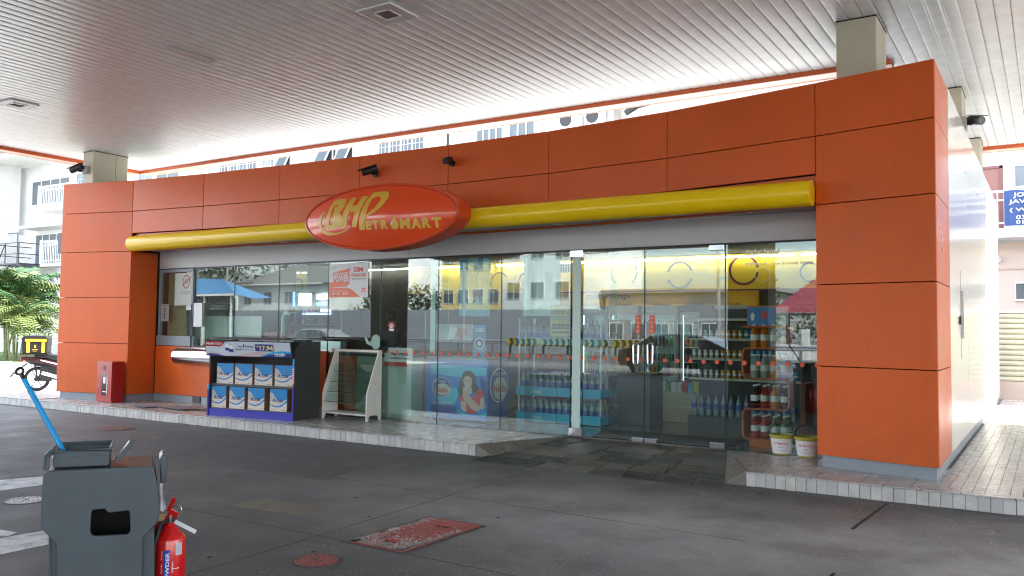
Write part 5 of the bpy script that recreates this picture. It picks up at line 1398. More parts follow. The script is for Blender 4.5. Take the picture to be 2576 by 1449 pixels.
for k, (xa, xb, yy) in enumerate(((-15.6, -13.7, 16.88), (-13.0, -11.4, 16.88), (-11.2, -9.2, 16.88), (-8.9, -6.7, 16.88), (-6.6, -4.2, 16.88), (-4.1, -1.6, 16.88), (-14.5, -12.7, 11.6), (-11.5, -9.7, 11.6), (-8.5, -6.7, 11.6), (-5.5, -3.7, 11.6))):  # front row added out of view behind the lintel to brighten the room
    t = thing('ceiling_tube_light', 'lit fluorescent tube on the shop ceiling, %s from the left' % ('first in the back row', 'second in the back row', 'third in the back row', 'fourth in the back row', 'fifth in the back row', 'sixth in the back row', 'first in the added front row', 'second in the added front row', 'third in the added front row', 'fourth in the added front row')[k], 'tube light', ((xa + xb) / 2, yy, 2.9), group='fluorescent tubes on the shop ceiling')
    zt9 = 3.12 if yy > 16 else 3.16
    MB(TUBE).cyl((xa, yy, zt9), (xb, yy, zt9), .013, n=8).build('tube', t)
    MB(WHITE).box(xa, xb, yy - .03, yy + .03, zt9 + .02, zt9 + .035).build('batten', t)
# yellow mural band with rings over the cold drinks
BY = 17.0
mural = thing('wall_mural', 'yellow band with purple and cream rings above the chillers', 'mural', (-8, BY, 2.2))
MB(YPRINT).box(-14, -1.32, BY, BY + .04, 2.47, 3.19).build('upper_band', mural)
MB(PURPLE).box(-14, -1.32, BY - .004, BY + .04, 2.435, 2.47).build('purple_line', mural)
MB(AMBER).box(-9.9, -4.95, BY - .10, BY + .04, 2.12, 2.435).build('lower_band', mural)
def m6(cx, cy, yy=BY): return gy((2300 + cx / 2.576) * .6289, (960 + cy / 2.576) * .6289, yy)
CR = mat('cream_ring', (.78, .72, .5), .5); PB = mat('pale_blue_ring', (.3, .5, .55), .5); MR = mat('maroon_ring', (.16, .02, .05), .5)
rings = MB(PURPLE, CR, PB, MR)
def rg_(cx, cy, r_, w_, i, a0=0, a1=360, k=1):
    rings.use(i); c = m6(cx, cy); s_ = (m6(cx + r_, cy) - c).length * .9; c.y = BY - .004 - .002 * k
    ring(rings, c, X, Z, s_ * (1 - w_), s_, 36, a0, a1)
rg_(505, 330, 160, .14, 0, -50, 230); rg_(1080, 360, 150, .13, 0, 20, 165); rg_(1080, 360, 150, .13, 0, 200, 340); rg_(1740, 310, 175, .15, 3, 10, 350); rg_(2420, 330, 120, .18, 0, 60, 300)
for a_ in ((670, 385, 78), (1290, 290, 75), (1440, 405, 58), (120, 320, 66), (1930, 360, 90)): rg_(*a_, .10, 1, k=2)
rg_(1540, 430, 60, .3, 2, 30, 150, k=2); rg_(300, 430, 60, .15, 1, 0, 180, k=2)
for x in (-13.2, -12.1, -11.2, -10.4):
    for i, (dx, dz, r_) in enumerate(((0, 0, .26), (.3, -.1, .14), (-.25, .12, .1))):
        rings.use((3, 1, 2)[i]); ring(rings, (x + dx, BY - .006 - .002 * i, 2.72 + dz), X, Z, r_ * .85, r_, 28, 30, 330)
# clip rings to the band
for v in rings.v: v.z = min(3.18, max(2.475, v.z))
rings.build('ring_pattern', mural)
q = MB(INK)
a, b = m6(120, 520, BY - .12), m6(570, 515, BY - .12); text(q, 'cold beverage', (a.x, BY - .115, 2.26), X, Z, b.x - a.x, .16, bold=.01)
for s_, cx in (('water', 170), ('carbonated', 500), ('carbonated', 900), ('isotonic', 1230), ('juice', 1600)):
    a = m6(cx - 90, 640, BY - .12); text(q, s_, (a.x, BY - .115, 2.13), X, Z, .38, .07)
q.build('lettering', mural)
# chillers
BOT = [mat('bottle_%s' % n, c, .15) for n, c in (('red', (.35, .02, .02)), ('orange', (.55, .16, .01)), ('green', (.05, .25, .05)), ('clear', (.30, .36, .38)), ('dark', (.04, .01, .01)), ('blue', (.02, .14, .45)))]
def goods(name, x0, x1, y, z, dx, h, r_, parent, cols=None, kinds='b', rows=1):
    mb = MB(*BOT); n_ = int((x1 - x0) / dx)
    for j in range(rows):
        for i in range(n_):
            mb.use(random.choice(cols or range(6)) if i % 3 else random.choice(cols or range(6)))
            c = (x0 + (i + .5) * dx, y + j * dx, z)
            mb.lathe([(r_, 0), (r_, h * .62), (r_ * .4, h * .82), (r_ * .4, h)] if kinds == 'b' else [(r_, 0), (r_, h)], c, 6)
    o = mb.build(name, parent); o['kind'] = 'stuff'; return o
FRM = mat('chiller_frame', (.6, .6, .6), .4); LIT = mat('chiller_light', (.85, .95, 1), emit=.6)
chx = [m6(c, 660, 16.4).x for c in (60, 360, 680, 1080, 1430, 1815)]
for i in range(5):
    x0, x1 = chx[i] + .02, chx[i + 1] - .02; y0 = 16.35
    t = thing('drinks_chiller', 'upright glass door drinks chiller against the back wall, ' + ['first from the left', 'second from the left', 'third from the left, brightest inside', 'fourth from the left', 'rightmost of the row'][i], 'chiller', ((x0 + x1) / 2, y0, .15), group='drinks chillers under the yellow band')
    MB(WHITE if i != 3 else DARK).box(x0, x1, y0 + .5, 16.9, .15, 2.12).box(x0, x0 + .03, y0, y0 + .5, .15, 2.12).box(x1 - .03, x1, y0, y0 + .5, .15, 2.12).box(x0, x1, y0, y0 + .5, 1.98, 2.12).box(x0, x1, y0, y0 + .5, .15, .35).build('cabinet', t)
    MB(LIT).box(x0 + .04, x0 + .06, y0 + .05, y0 + .07, .4, 1.95).box(x1 - .06, x1 - .04, y0 + .05, y0 + .07, .4, 1.95).build('light_strip', t)
    for k, z in enumerate((.36, .66, .96, 1.26, 1.56)):
        MB(FRM).box(x0 + .03, x1 - .03, y0 + .08, y0 + .5, z, z + .015).build('shelf', t)
        goods('bottle_row', x0 + .06, x1 - .06, y0 + .16, z + .015, (.085, .11, .07)[k % 3], (.23, .25, .15)[k % 3], (.032, .042, .03)[k % 3], t, kinds='bbc'[k % 3], rows=1)
    MB(FRM).box(x0 + .02, x1 - .02, y0 - .03, y0, 1.92, 1.98).box(x0 + .02, x1 - .02, y0 - .03, y0, .35, .41).box(x0 + .02, x0 + .07, y0 - .03, y0, .41, 1.92).box(x1 - .07, x1 - .02, y0 - .03, y0, .41, 1.92).build('door_frame', t)
    MB(CLEAR).box(x0 + .07, x1 - .07, y0 - .02, y0 - .012, .41, 1.92).build('door_glass', t)
def bottle(c, col, h=.33, r_=.045, label=WPRINT, lab='', group='', cap=WPRINT):
    k = (col.name, h, r_, label.name, cap.name)
    if k not in _bt:
        mb = MB(col, label, cap)
        prof = [(r_ * .92, 0), (r_, .01), (r_, h * .30), (r_ * 1.01, h * .32), (r_ * 1.01, h * .56), (r_, h * .58), (r_ * .9, h * .68), (r_ * .32, h * .86), (r_ * .3, h * .93), (r_ * .38, h * .93), (r_ * .38, h)]
        mb.lathe(prof, (0, 0, 0), 12, mis=[0, 0, 0, 1, 0, 0, 0, 0, 2, 2])
        o = mb.build('bottle', smooth=True); _bt[k] = o; o.location = c
    else:
        o = inst(_bt[k], None, c)
    tag(o, lab, 'bottle', group); return o
_bt = {}
ORD = ['%s from left' % w for w in ('first', 'second', 'third', 'fourth', 'fifth', 'sixth', 'seventh', 'eighth', 'ninth', 'tenth', 'eleventh', 'twelfth', 'thirteenth', 'fourteenth', 'fifteenth', 'sixteenth', 'seventeenth', 'eighteenth')]
# serpentine orange bottle rack
sr = thing('bottle_rack', 'orange serpentine rack of big soft drink bottles just inside the glass', 'rack', (-3.03, 10.85, .15))
SF = mat('orange_rack_metal', (.60, .13, .04), .3)
xl, xr = -3.33, -2.75; yf, yb_ = 10.72, 11.06
zl_ = [gy(1925, v, 10.72).z for v in (1108, 1030, 953, 876, 822)]
zl_[0] = max(zl_[0], .25)
path = []
def arc(cx, cz, r_, a0, a1):
    for i in range(6): a = R(a0 + (a1 - a0) * i / 5); path.append((cx + r_ * math.cos(a), cz + r_ * math.sin(a)))
rr = .07
path.append((xr, zl_[0])); arc(xl + rr, zl_[0] + rr, rr, 270, 180); arc(xl + rr, zl_[1] - rr, rr, 180, 90); arc(xr - rr, zl_[1] + rr, rr, 270, 360); arc(xr - rr, zl_[2] - rr, rr, 0, 90)
arc(xl + rr, zl_[2] + rr, rr, 270, 180); arc(xl + rr, zl_[3] - rr, rr, 180, 90); arc(xr - rr, zl_[3] + rr, rr, 270, 360); arc(xr - rr, zl_[4] - rr, rr, 0, 90); path.append((xl, zl_[4]))
mb = MB(SF); v = []; th2 = .008
for (x, z) in path: v += [(x, yf, z), (x, yb_, z)]
mb.add(v, [(2 * i, 2 * i + 2, 2 * i + 3, 2 * i + 1) for i in range(len(path) - 1)]); mb.build('curved_shelf', sr, smooth=True)
MB(SF).tube([(x, yf, z) for x, z in path], .012, 6).build('front_edge', sr, smooth=True)
MB(SF).box(xl + .08, xr, yf + .02, yb_, .152, zl_[0] - .01).build('base', sr)
for k in range(4): MB(SF).cyl((xl + .02, yf, zl_[k] + .06), (xr - .02, yf, zl_[k] + .06), .003, n=6).build('guard_wire', sr)
MB(SF).box(xl + .03, xr - .02, yf + .1, yf + .13, zl_[4], zl_[4] + .27).build('sign_frame', sr)
q = MB(mat('ad_blue', (.02, .18, .5), .3), mat('ad_red', (.55, .08, .06), .3), mat('ad_pale', (.5, .6, .6), .3), WPRINT)
yy_ = yf + .098
def rc(mb, x0, x1, z0, z1, y): mb.add([(x0, y, z0), (x1, y, z0), (x1, y, z1), (x0, y, z1)], [(0, 1, 2, 3)])
z4 = zl_[4]; rc(q, xl + .04, xr - .18, z4 + .02, z4 + .25, yy_); q.use(2); rc(q, xr - .18, xr - .03, z4 + .02, z4 + .25, yy_)
q.use(1); q.add([(xl + .25 + .05 * math.cos(i), yy_ - .002, z4 + .15 + .07 * math.sin(i)) for i in (0, 1.2, 2.5, 3.6, 5)], [(0, 1, 2, 3, 4)]); q.use(3); q.add([(xl + .10 + .03 * math.cos(i), yy_ - .002, z4 + .13 + .06 * math.sin(i)) for i in (0.3, 1.6, 3, 4.2, 5.3)], [(0, 1, 2, 3, 4)])
q.build('advert_board', sr)
MB(mat('rack_rust_side', (.28, .07, .03), .5)).box(xr + .03, xr + .10, yb_ + .05, yb_ + .5, .15, .95).build('rear_panel', sr)
lv = ['bottom shelf of the orange rack', 'second shelf of the orange rack', 'third shelf of the orange rack', 'top shelf of the orange rack']
bc = [[0, 0, 2, 2], [4, 0, 1, 4], [3, 3, 1, 5], [1, 1, 3, 3]]; bn_ = {0: 'red', 1: 'orange', 2: 'green', 3: 'clear', 4: 'dark cola', 5: 'blue'}
for k in range(4):
    for i in range(4):
        for j in range(3):
            col = bc[k][i]
            bottle((xl + .13 + i * .125, yf + .06 + j * .11, zl_[k] + .002), BOT[col], .30, .045, WPRINT, '%s bottle on the %s, %s, %s row' % (bn_[col], lv[k].replace(' of the orange rack', ' of orange rack'), ORD[i], ('front', 'middle', 'back')[j]), 'soft drink bottles on the orange rack')
# dark gondola with cans and water
gd = thing('gondola_shelf', 'black gondola shelf of canned drinks behind the orange rack', 'shelf', (-4.0, 12.9, .15))
gx0, gx1, gyf = -4.70, -3.0, 12.45
MB(BLACK).box(gx0, gx1, gyf + .45, gyf + .5, .15, 1.95).box(gx1 - .03, gx1, gyf, gyf + .45, .15, 1.95).build('back', gd)
MB(BLACK).box(gx0, gx1, gyf - .05, gyf + .5, .15, .32).build('plinth', gd)
for k, z in enumerate((.90, 1.20, 1.50, 1.80)):
    MB(DARK).box(gx0, gx1, gyf + .02, gyf + .45, z - .03, z).build('shelf', gd); MB(mat('price_rail', (.5, .5, .42), .4)).box(gx0, gx1, gyf + .012, gyf + .02, z - .035, z).build('price_rail', gd)
CAN = [mat('can_%d' % i, c, .25, metal=.3) for i, c in enumerate(((.6, .6, .6), (.02, .35, .6), (.55, .05, .04), (.6, .3, .05)))]
src_c = {}
for k, z in enumerate((.90, 1.20, 1.50)):
    for i in range(18):
        ci = (0, 3, 2, 0)[i // 5] if i < 9 else 1
        x = gx0 + .06 + i * .09
        if ci not in src_c:
            o = MB(CAN[ci], WPRINT).lathe([(.03, 0), (.033, .01), (.033, .045), (.033, .075), (.033, .11), (.026, .125)], (0, 0, 0), 10, mis=[0, 0, 1, 0, 0]).build('drink_can', smooth=True); src_c[ci] = o; o.location = (x, gyf + .07, z)
        else: o = inst(src_c[ci], None, (x, gyf + .07, z))
        tag(o, '%s can in the %s row of the black gondola, %s' % (('silver', 'cyan', 'red', 'orange')[ci], ('lower', 'middle', 'upper')[k], ORD[i]), 'drink can', 'cans on the black gondola')
WB = mat('water_bottle_plastic', (.20, .33, .38), .15, spec=.8); WBC = mat('water_cap_blue', (.02, .08, .35), .4)
for i in range(14):
    bottle((gx0 + .07 + i * .115, gyf + .05, .322), WB, .34, .042, WBC, 'large water bottle on the base of the black gondola, ' + ORD[i], 'water bottles on the black gondola', WBC)
# blue shelves of bottled water
sh = thing('water_display', 'cyan fronted shelves stacked with bottled water behind the glass', 'display shelf', (-6.5, 11.7, .15))
hx0, hx1, hy = -7.22, -5.72, 11.48
zz = [gy(1382, v, hy).z for v in (1062, 1040, 997, 975, 868, 850)]
CY = mat('cyan_shelf_front', (.02, .42, .70), .35)
for a_, b_ in ((zz[0], zz[1]), (zz[2], zz[3]), (zz[4], zz[5])):
    MB(CY).box(hx0, (hx0 + hx1) / 2 - .005, hy, hy + .02, a_, b_).build('shelf_front', sh); MB(CY).box((hx0 + hx1) / 2 + .005, hx1, hy, hy + .02, a_, b_).build('shelf_front', sh)
    MB(CY).box(hx1 - .02, hx1, hy + .02, hy + .55, a_, b_).build('shelf_side', sh); MB(WHITE).box(hx0, hx1, hy + .02, hy + .55, a_, a_ + .02).build('shelf', sh)
    q = MB(WPRINT); text(q, 'Arctic', (hx0 + .28, hy - .003, a_ + (b_ - a_) * .25), X, Z, .2, (b_ - a_) * .5, shear=.15, bold=.01); text(q, 'Arctic', (hx0 + .98, hy - .003, a_ + (b_ - a_) * .25), X, Z, .2, (b_ - a_) * .5, shear=.15, bold=.01); q.build('lettering', sh)
for x in (hx0 + .02, hx1 - .03): MB(WHITE).box(x, x + .02, hy + .03, hy + .05, .15, zz[5] + .3).box(x, x + .02, hy + .5, hy + .52, .15, zz[5] + .3).build('upright', sh)
for k in range(3):
    zb_ = (zz[0] + .021, zz[2] + .021, zz[4] + .021)[k]; hh_ = (.33, .36, .30)[k]
    for i in range(13):
        for j in range(2):
            bottle((hx0 + .08 + i * .112, hy + .09 + j * .13, zb_), WB, hh_, .042, WBC, 'clear water bottle on the %s cyan shelf, %s, %s row' % (('bottom', 'middle', 'top')[k], ORD[i], ('front', 'back')[j]), 'water bottles on the cyan shelves', WBC)
# ice cream freezer with printed front
fz = thing('ice_cream_freezer', 'blue chest freezer printed with an ice cream advert of a girl in red', 'freezer', (-7.9, 11.2, .15))
f0, f1 = gy(1070, 900, 10.82).x, gy(1226, 900, 10.82).x; FY = 10.82; zb_, zt_ = gy(1150, 1056, FY).z, gy(1150, 905, FY).z
MB(BLUE).box(f0, f1, FY, FY + .62, zb_, zt_).build('cabinet', fz, bevel=.01)
MB(mat('freezer_lid', (.35, .45, .5), .2)).box(f0 + .02, f1 - .02, FY + .02, FY + .6, zt_, zt_ + .04).build('lid', fz)
MB(BLACK).cyl((f0 + .1, FY + .05, .15), (f0 + .1, FY + .05, zb_), .025).cyl((f1 - .08, FY + .05, .15), (f1 - .08, FY + .05, zb_), .025).build('castors', fz)
def m4(cx, cy, k=1):
    p = gy((1650 + cx / 3.22) * .6289, (1400 + cy / 3.22) * .6289, FY); p.y = FY - .001 * k - .0005; return p
SKIN = mat('printed_skin', (.72, .48, .42), .5); HAIRP = mat('printed_hair', (.07, .05, .045), .5); DRS = mat('printed_red_dress', (.70, .05, .04), .5); LBL = mat('light_blue_print', (.06, .55, .80), .4); DBL = mat('deep_blue_print', (.01, .08, .36), .4); BLKP = MATS['black_ink']
q = MB(LBL, DBL, WPRINT, DRS, SKIN, HAIRP, mat('brand_red_print', (.45, .03, .03), .5), BLUE, mat('cream_print', (.65, .66, .58), .5))
def F4(pts, k, i): q.use(i).add([m4(*p, k) for p in pts][::-1], [tuple(range(len(pts)))])
F4([(240, 250), (950, 300), (955, 860), (240, 810)], 1, 7)
F4([(240, 180), (950, 230), (950, 330), (600, 350), (240, 300)], 1.5, 0)
F4([(240, 700), (560, 720), (580, 830), (240, 800)], 1.5, 1); F4([(860, 320), (950, 420), (950, 700), (900, 600)], 1.5, 1)
F4([(340, 500), (560, 480), (600, 560), (540, 700), (300, 640)], 1.6, 0)
for cx, cy in ((378, 478),):
    F4([(cx + 122 * math.cos(a), cy + 130 * math.sin(a)) for a in [i * .3 for i in range(21)]], 2, 2); F4([(cx + 114 * math.cos(a), cy + 122 * math.sin(a)) for a in [i * .3 for i in range(21)]], 2.5, 1)
    F4([(cx + 8 + 98 * math.cos(a), cy + 28 + 76 * math.sin(a)) for a in [i * .3 for i in range(21)]], 3, 8)
    a = m4(300, 545, 4); q.use(6); text(q, 'Nestle', a, X, Z, .24, .10, bold=.03)
    a = m4(300, 415, 4); q.use(2); text(q, 'ICE CREAM', a, X, Z, .20, .035, bold=.02)
q.use(2); text(q, 'ALAS NIKMATNYA', m4(270, 690, 4), X, Z, .38, .045, bold=.02)
# girl
F4([(650, 300), (690, 268), (745, 265), (790, 300), (825, 360), (815, 430), (850, 480), (860, 520), (790, 560), (690, 540), (640, 600), (600, 600), (590, 540), (610, 430), (630, 360)], 2, 5)
F4([(670, 345), (730, 335), (765, 370), (765, 450), (735, 490), (700, 500), (665, 450), (655, 390)], 3, 4); F4([(700, 480), (760, 470), (775, 560), (700, 580)], 2.8, 4)
F4([(615, 600), (690, 560), (740, 610), (800, 590), (830, 530), (870, 500), (915, 540), (925, 600), (870, 640), (870, 760), (800, 820), (700, 815), (690, 700), (610, 660)], 3.2, 3)
F4([(620, 655), (690, 650), (700, 800), (650, 790), (625, 740)], 3.6, 4); F4([(875, 630), (925, 600), (930, 740), (890, 780), (868, 740)], 3.6, 4)
F4([(650, 480), (700, 490), (715, 560), (760, 620), (880, 740), (850, 800), (760, 760), (700, 680), (650, 620)], 4, 4)
F4([(662, 480), (700, 470), (705, 510), (670, 520)], 4.4, 8)
F4([(672, 392), (692, 390), (692, 398), (672, 400)], 4.2, 5); F4([(725, 388), (748, 386), (748, 394), (725, 397)], 4.2, 5); F4([(690, 455), (735, 448), (722, 472), (700, 474)], 4.2, 2)
F4([(560, 760), (640, 810), (760, 850), (860, 850), (950, 800), (955, 860), (640, 835)], 4.6, 0)
q.build('printed_front', fz)
# side advert on the right end of the freezer
q = MB(DBL, WPRINT, MATS['brand_red_print'], MATS['cream_print']); xs_ = f1 + .0025
def FS(y_, z_, k=0): return Vector((xs_ + k * .001, FY + y_, zb_ + z_))
H_ = zt_ - zb_
q.add([FS(.02, 0), FS(.60, 0), FS(.60, H_), FS(.02, H_)], [(0, 1, 2, 3)])
def disc(cy_, cz_, a_, b_, k, i): q.use(i).add([FS(cy_ + a_ * math.cos(t_ * .3), cz_ + b_ * math.sin(t_ * .3), k) for t_ in range(21)], [tuple(range(21))])
disc(.33, .55, .26, .27, 1, 1); disc(.34, .55, .24, .25, 2, 0); disc(.36, .50, .20, .18, 3, 3)
q.use(2); text(q, 'Nestle', FS(.18, .44, 4), Y, Z, .36, .13, bold=.03); q.use(1); text(q, 'ICE CREAM', FS(.2, .70, 4), Y, Z, .3, .05, bold=.02)
q.build('printed_side', fz)
# cream snack bin, brown card stands, door mat
sb_ = thing('snack_bin', 'low cream display bin full of snack packs in the middle of the shop', 'display bin', (-5.2, 13.2, .15))
MB(mat('bin_cream', (.45, .40, .30), .5)).box(-5.9, -4.6, 12.9, 13.6, .15, .62).build('case', sb_)
q = MB(*PRODUCT)
for i in range(13):
    for j in range(3): q.use(random.randrange(8)).obox((-5.82 + i * .095, 13.0 + j * .2, .68), (.04, 0, 0), (0, .03, .02), (0, -.02, .08))
o = q.build('snack_packs', sb_); o['kind'] = 'stuff'
for k, (px, py_, w_, h_) in enumerate(((1553, 900, .36, .62), (1545, 845, .34, .5), (1600, 850, .24, .5))):
    c = gy(px, py_, 11.9)
    tag(MB(CARD).prism([(-w_ / 2, -h_ / 2), (w_ / 2, -h_ / 2), (w_ / 2 - .04, h_ / 2), (-w_ / 2 + .05, h_ / 2)], (c.x, 11.9 + k * .06, c.z), X, Z, (0, .25, 0)).build('carton_display'), ['brown card display box at the bottom of the pile left of the door handles', 'brown card display box above another, left of the door handles', 'narrow brown card box seen just behind the left door handle'][k], 'display box', None)
tag(MB(DARK).box(-5.8, -5.1, 11.9, 12.4, .15, .95).build('display_table', bevel=.01), 'dark plinth table carrying the brown card boxes', 'table')
tag(MB(mat('black_mat', (.012, .014, .013), .9, bump=.3, bscale=200)).prism([(-5.28, 10.36), (-3.46, 10.36), (-3.46, 11.25), (-5.52, 11.25)], (0, 0, .153), X, Y, (0, 0, .01)).build('door_mat'), 'black rubber mat just inside the glass doors', 'mat')
# cashier counter with gear
FR2_ = mat('counter_sage', (.36, .40, .33), .5)
ct = thing('cashier_counter', 'long cashier counter with orange front behind the left glass panes', 'counter', (-11, 10.9, .15))
MB(ORANGE2).box(-11.9, -9.85, 10.62, 10.66, .15, 1.12).build('front', ct); MB(FR2_).box(-9.84, -8.75, 10.62, 10.66, .15, 1.12).build('front', ct); MB(BLACK).box(-12.6, -8.7, 10.6, 11.2, 1.12, 1.17).build('top', ct); MB(FROST).box(-12.5, -8.8, 10.66, 11.1, .15, 1.12).build('body', ct)
FR2 = mat('pale_mint_panel', (.42, .55, .50), .25)
a, b = gy(978, 880, 10.4), gy(1033, 1046, 10.4)
tag(MB(FR2).box(a.x, b.x, 10.40, 10.42, b.z, a.z).build('board'), 'pale mint board standing inside the glass right of the magazine rack', 'board')
a, b = gy(968, 874, 10.36), gy(1037, 912, 10.36)
cf = thing('coffee_sign', 'white coffee sign with rounded corners and black lettering behind the glass', 'sign', (a.x, 10.36, b.z))
MB(PW).prism(rrect(b.x - a.x, a.z - b.z, .03), (a.x, 10.36, b.z), X, Z, (0, .01, 0)).build('board', cf)
q = MB(INK, MATS['brand_red_print']); text(q, 'Real Arabica.', (a.x + .14, 10.357, a.z - .12), X, Z, (b.x - a.x) * .62, .055, bold=.03); text(q, 'Handpicked. Roasted.', (a.x + .12, 10.357, a.z - .19), X, Z, (b.x - a.x) * .74, .045, bold=.02)
q.use(1).add([(a.x, 10.358, b.z - .07), (b.x - .1, 10.358, b.z - .07), (b.x - .1, 10.358, b.z), (a.x, 10.358, b.z)], [(0, 1, 2, 3)])
for i_ in range(1): ring(q.use(0), (a.x + .03, 10.356, a.z - .03), X, Z, 0, .055, 18)
q.build('print', cf)
c = gy(945, 868, 10.36)
tag(MB(mat('grey_cutout', (.85, .86, .84), .5)).prism(ell(0, .05, .10, .12) , (c.x, 10.36, c.z), X, Z, (0, .006, 0)).prism([(-.10, -.02), (-.2, .02), (-.24, .12), (-.21, .13), (-.16, .05), (-.08, .06)], (c.x, 10.36, c.z), X, Z, (0, .006, 0)).build('cutout_sign'), 'grey round headed card cut-out waving above the white rack', 'cut-out')
# white boards behind the ticket glass
def brd(px0, py0, px1, py1, yy, label, m, name='board'):
    a, b = gy(px0, py0, yy), gy(px1, py1, yy)
    return tag(MB(m).box(a.x, b.x, yy, yy + .02, b.z, a.z).build(name), label, 'board')
GB = mat('grey_white_board', (.80, .80, .78), .5)
brd(455, 795, 589, 855, 10.8, 'grey white partition board behind the speaking holes, left piece', GB); brd(591, 795, 656, 855, 10.85, 'grey white partition board behind the glass, right piece', GB)
for k in range(6):
    c = gy(486 + (k % 3) * 9.5, 776 + 21 + 14 * (k // 3), 10.27); ring(dots2 := (globals().setdefault('_d2', MB(BLACK))), (c.x, 10.269, c.z), X, Z, 0, .011, 8)
o = _d2.build('speaking_holes', shop)
# blind, notice sheets behind the ticket window
bl = thing('window_blind', 'yellowed slatted blind behind the ticket window', 'blind', (-14.3, 10.34, 1.4))
BLM = mat('yellowed_blind', (.34, .33, .20), .7)
bs = MB(BLM).obox((-14.32, 10.36, 0), (.24, 0, 0), (0, .004, .010), (0, .001, -.0003)).build('slat', bl, world=True)
for k in range(44):
    o = bs if k == 0 else inst(bs, bl); o.location = (0, 0, 1.42 + k * .0275)
MB(BLM).box(-14.6, -14.04, 10.37, 10.38, 1.4, 2.62).build('blind_backing', bl)
t, P, w, h = poster('narrow grey instruction sheet with small pictograms on the ticket window blind', 405, 765, 424, 808, 10.262, mat('notice_grey', (.40, .42, .40), .5), 'notice')
q = MB(MATS['poster_red'], INK); text(q, 'AMARAN', P(.1, .88, 2), X, Z, w * .8, h * .08)
q.use(1)
for k in range(4): ring(q, P(.5, .72 - .17 * k, 2), X, Z, .0, .022, 10)
q.build('print', t)
t, P, w, h = poster('white no smoking notice on the ticket glass', 441, 688, 487, 768, 10.262, mat('notice_pale', (.50, .54, .50), .5), 'notice')
q = MB(mat('notice_red', (.45, .10, .14), .5), INK); ring(q, P(.6, .73, 2), X * .8, Z, .11, .135, 28)
q.add([P(.35, .60, 2), P(.39, .58, 2), P(.85, .86, 2), P(.81, .88, 2)], [(0, 1, 2, 3)]); q.use(1)
text(q, 'DILARANG MEROKOK', P(.35, .40, 2), X, Z, w * .5, h * .035); text(q, 'NO SMOKING', P(.35, .34, 2), X, Z, w * .45, h * .03); ring(q, P(.6, .75, 2), X, Z, .03, .04, 14)
q.build('print', t)
t, P, w, h = poster('narrow white paper strip taped to the pass-through glass', 488, 762, 507, 822, 10.19, PW, 'notice')
# hanging posters
CYAN_ = mat('poster_cyan', (.10, .36, .55), .4); MINT_ = mat('poster_mint', (.50, .62, .60), .35); OLV = mat('notice_yellow', (.42, .38, .06), .5)
t, P, w, h = poster('hanging blue sales poster with big prices behind the glass', 1157, 650, 1232, 796, 10.5, CYAN_)
q = MB(mat('poster_paleblue', (.45, .62, .68), .4), mat('poster_limeyellow', (.62, .70, .35), .4), WPRINT, mat('poster_pink', (.55, .38, .45), .4))
def F(pts, k=1): q.add([P(u, v, k) for u, v in pts], [tuple(range(len(pts)))])
F([(.5, .2), (1, .2), (1, .95), (.8, 1), (.6, .7)]); F([(.2, .3), (.5, .3), (.6, 1), (.3, 1)]); q.use(1); text(q, 'Maximi$e', P(.12, .82, 3), X, Z, w * .76, h * .07, bold=.03)
q.use(3); text(q, 'SAVE NOW', P(.2, .75, 3), X, Z, w * .6, h * .05, bold=.02); F([(.3, .30), (.75, .30), (.82, .46), (.3, .48)], 2); q.use(2); text(q, 'RM10', P(.3, .5, 3), X, Z, w * .55, h * .11, bold=.02); text(q, '950', P(.32, .22, 3), X, Z, w * .5, h * .12, bold=.03); q.build('print', t)
t, P, w, h = poster('hanging pale mint poster with worn pictures behind the glass', 1318, 647, 1408, 795, 10.5, MINT_)
q = MB(mat('poster_greyblue', (.32, .42, .45), .4), WPRINT, INK); 
def F(pts, k=1): q.add([P(u, v, k) for u, v in pts], [tuple(range(len(pts)))])
F([(.1, .2), (.3, .2), (.28, .9), (.12, .95)]); F([(.6, .3), (.75, .3), (.8, .7), (.58, .75)]); q.use(1); F([(.35, .1), (.5, .1), (.52, .96), (.38, .9)])
q.build('print', t)
t, P, w, h = poster('photo strip poster showing a row of small people behind the glass', 1389, 663, 1441, 686, 10.6, PW)
q = MB(INK, MATS['poster_red'])
for k in range(8):
    u_ = .07 + k * .115; q.use(0).add([P(u_, .1, 2), P(u_ + .07, .1, 2), P(u_ + .06, .62, 2), P(u_ + .01, .62, 2)], [(0, 1, 2, 3)]); ring(q, P(u_ + .035, .74, 2), X, Z, 0, .012, 8)
q.build('print', t)
t, P, w, h = poster('olive yellow safety notice with rows of prohibition signs beside the door', 1385, 768, 1437, 850, 10.34, OLV, 'notice')
q = MB(INK, mat('notice_light', (.55, .55, .45), .5))
for j in range(2):
    for i in range(4):
        c = P(.14 + .235 * i, .80 - .2 * j, 3); q.use(1); ring(q, P(.14 + .235 * i, .80 - .2 * j, 2), X, Z, 0, .030, 16); q.use(0); ring(q, c, X, Z, .022, .030, 16); q.add([c + Vector((-.02, -.001, -.016)), c + Vector((-.014, -.001, -.02)), c + Vector((.02, -.001, .016)), c + Vector((.014, -.001, .02))], [(0, 1, 2, 3)])
for k in range(10): q.add([P(.02 + k * .1, .95, 2), P(.06 + k * .1, .95, 2), P(.10 + k * .1, 1, 2), P(.06 + k * .1, 1, 2)], [(0, 1, 2, 3)]); q.add([P(.02 + k * .1, .0, 2), P(.06 + k * .1, .0, 2), P(.10 + k * .1, .05, 2), P(.06 + k * .1, .05, 2)], [(0, 1, 2, 3)])
for k in range(4): q.add([P(.1 + k * .21, .34, 2), P(.27 + k * .21, .34, 2), P(.27 + k * .21, .43, 2), P(.1 + k * .21, .43, 2)], [(0, 1, 2, 3)])
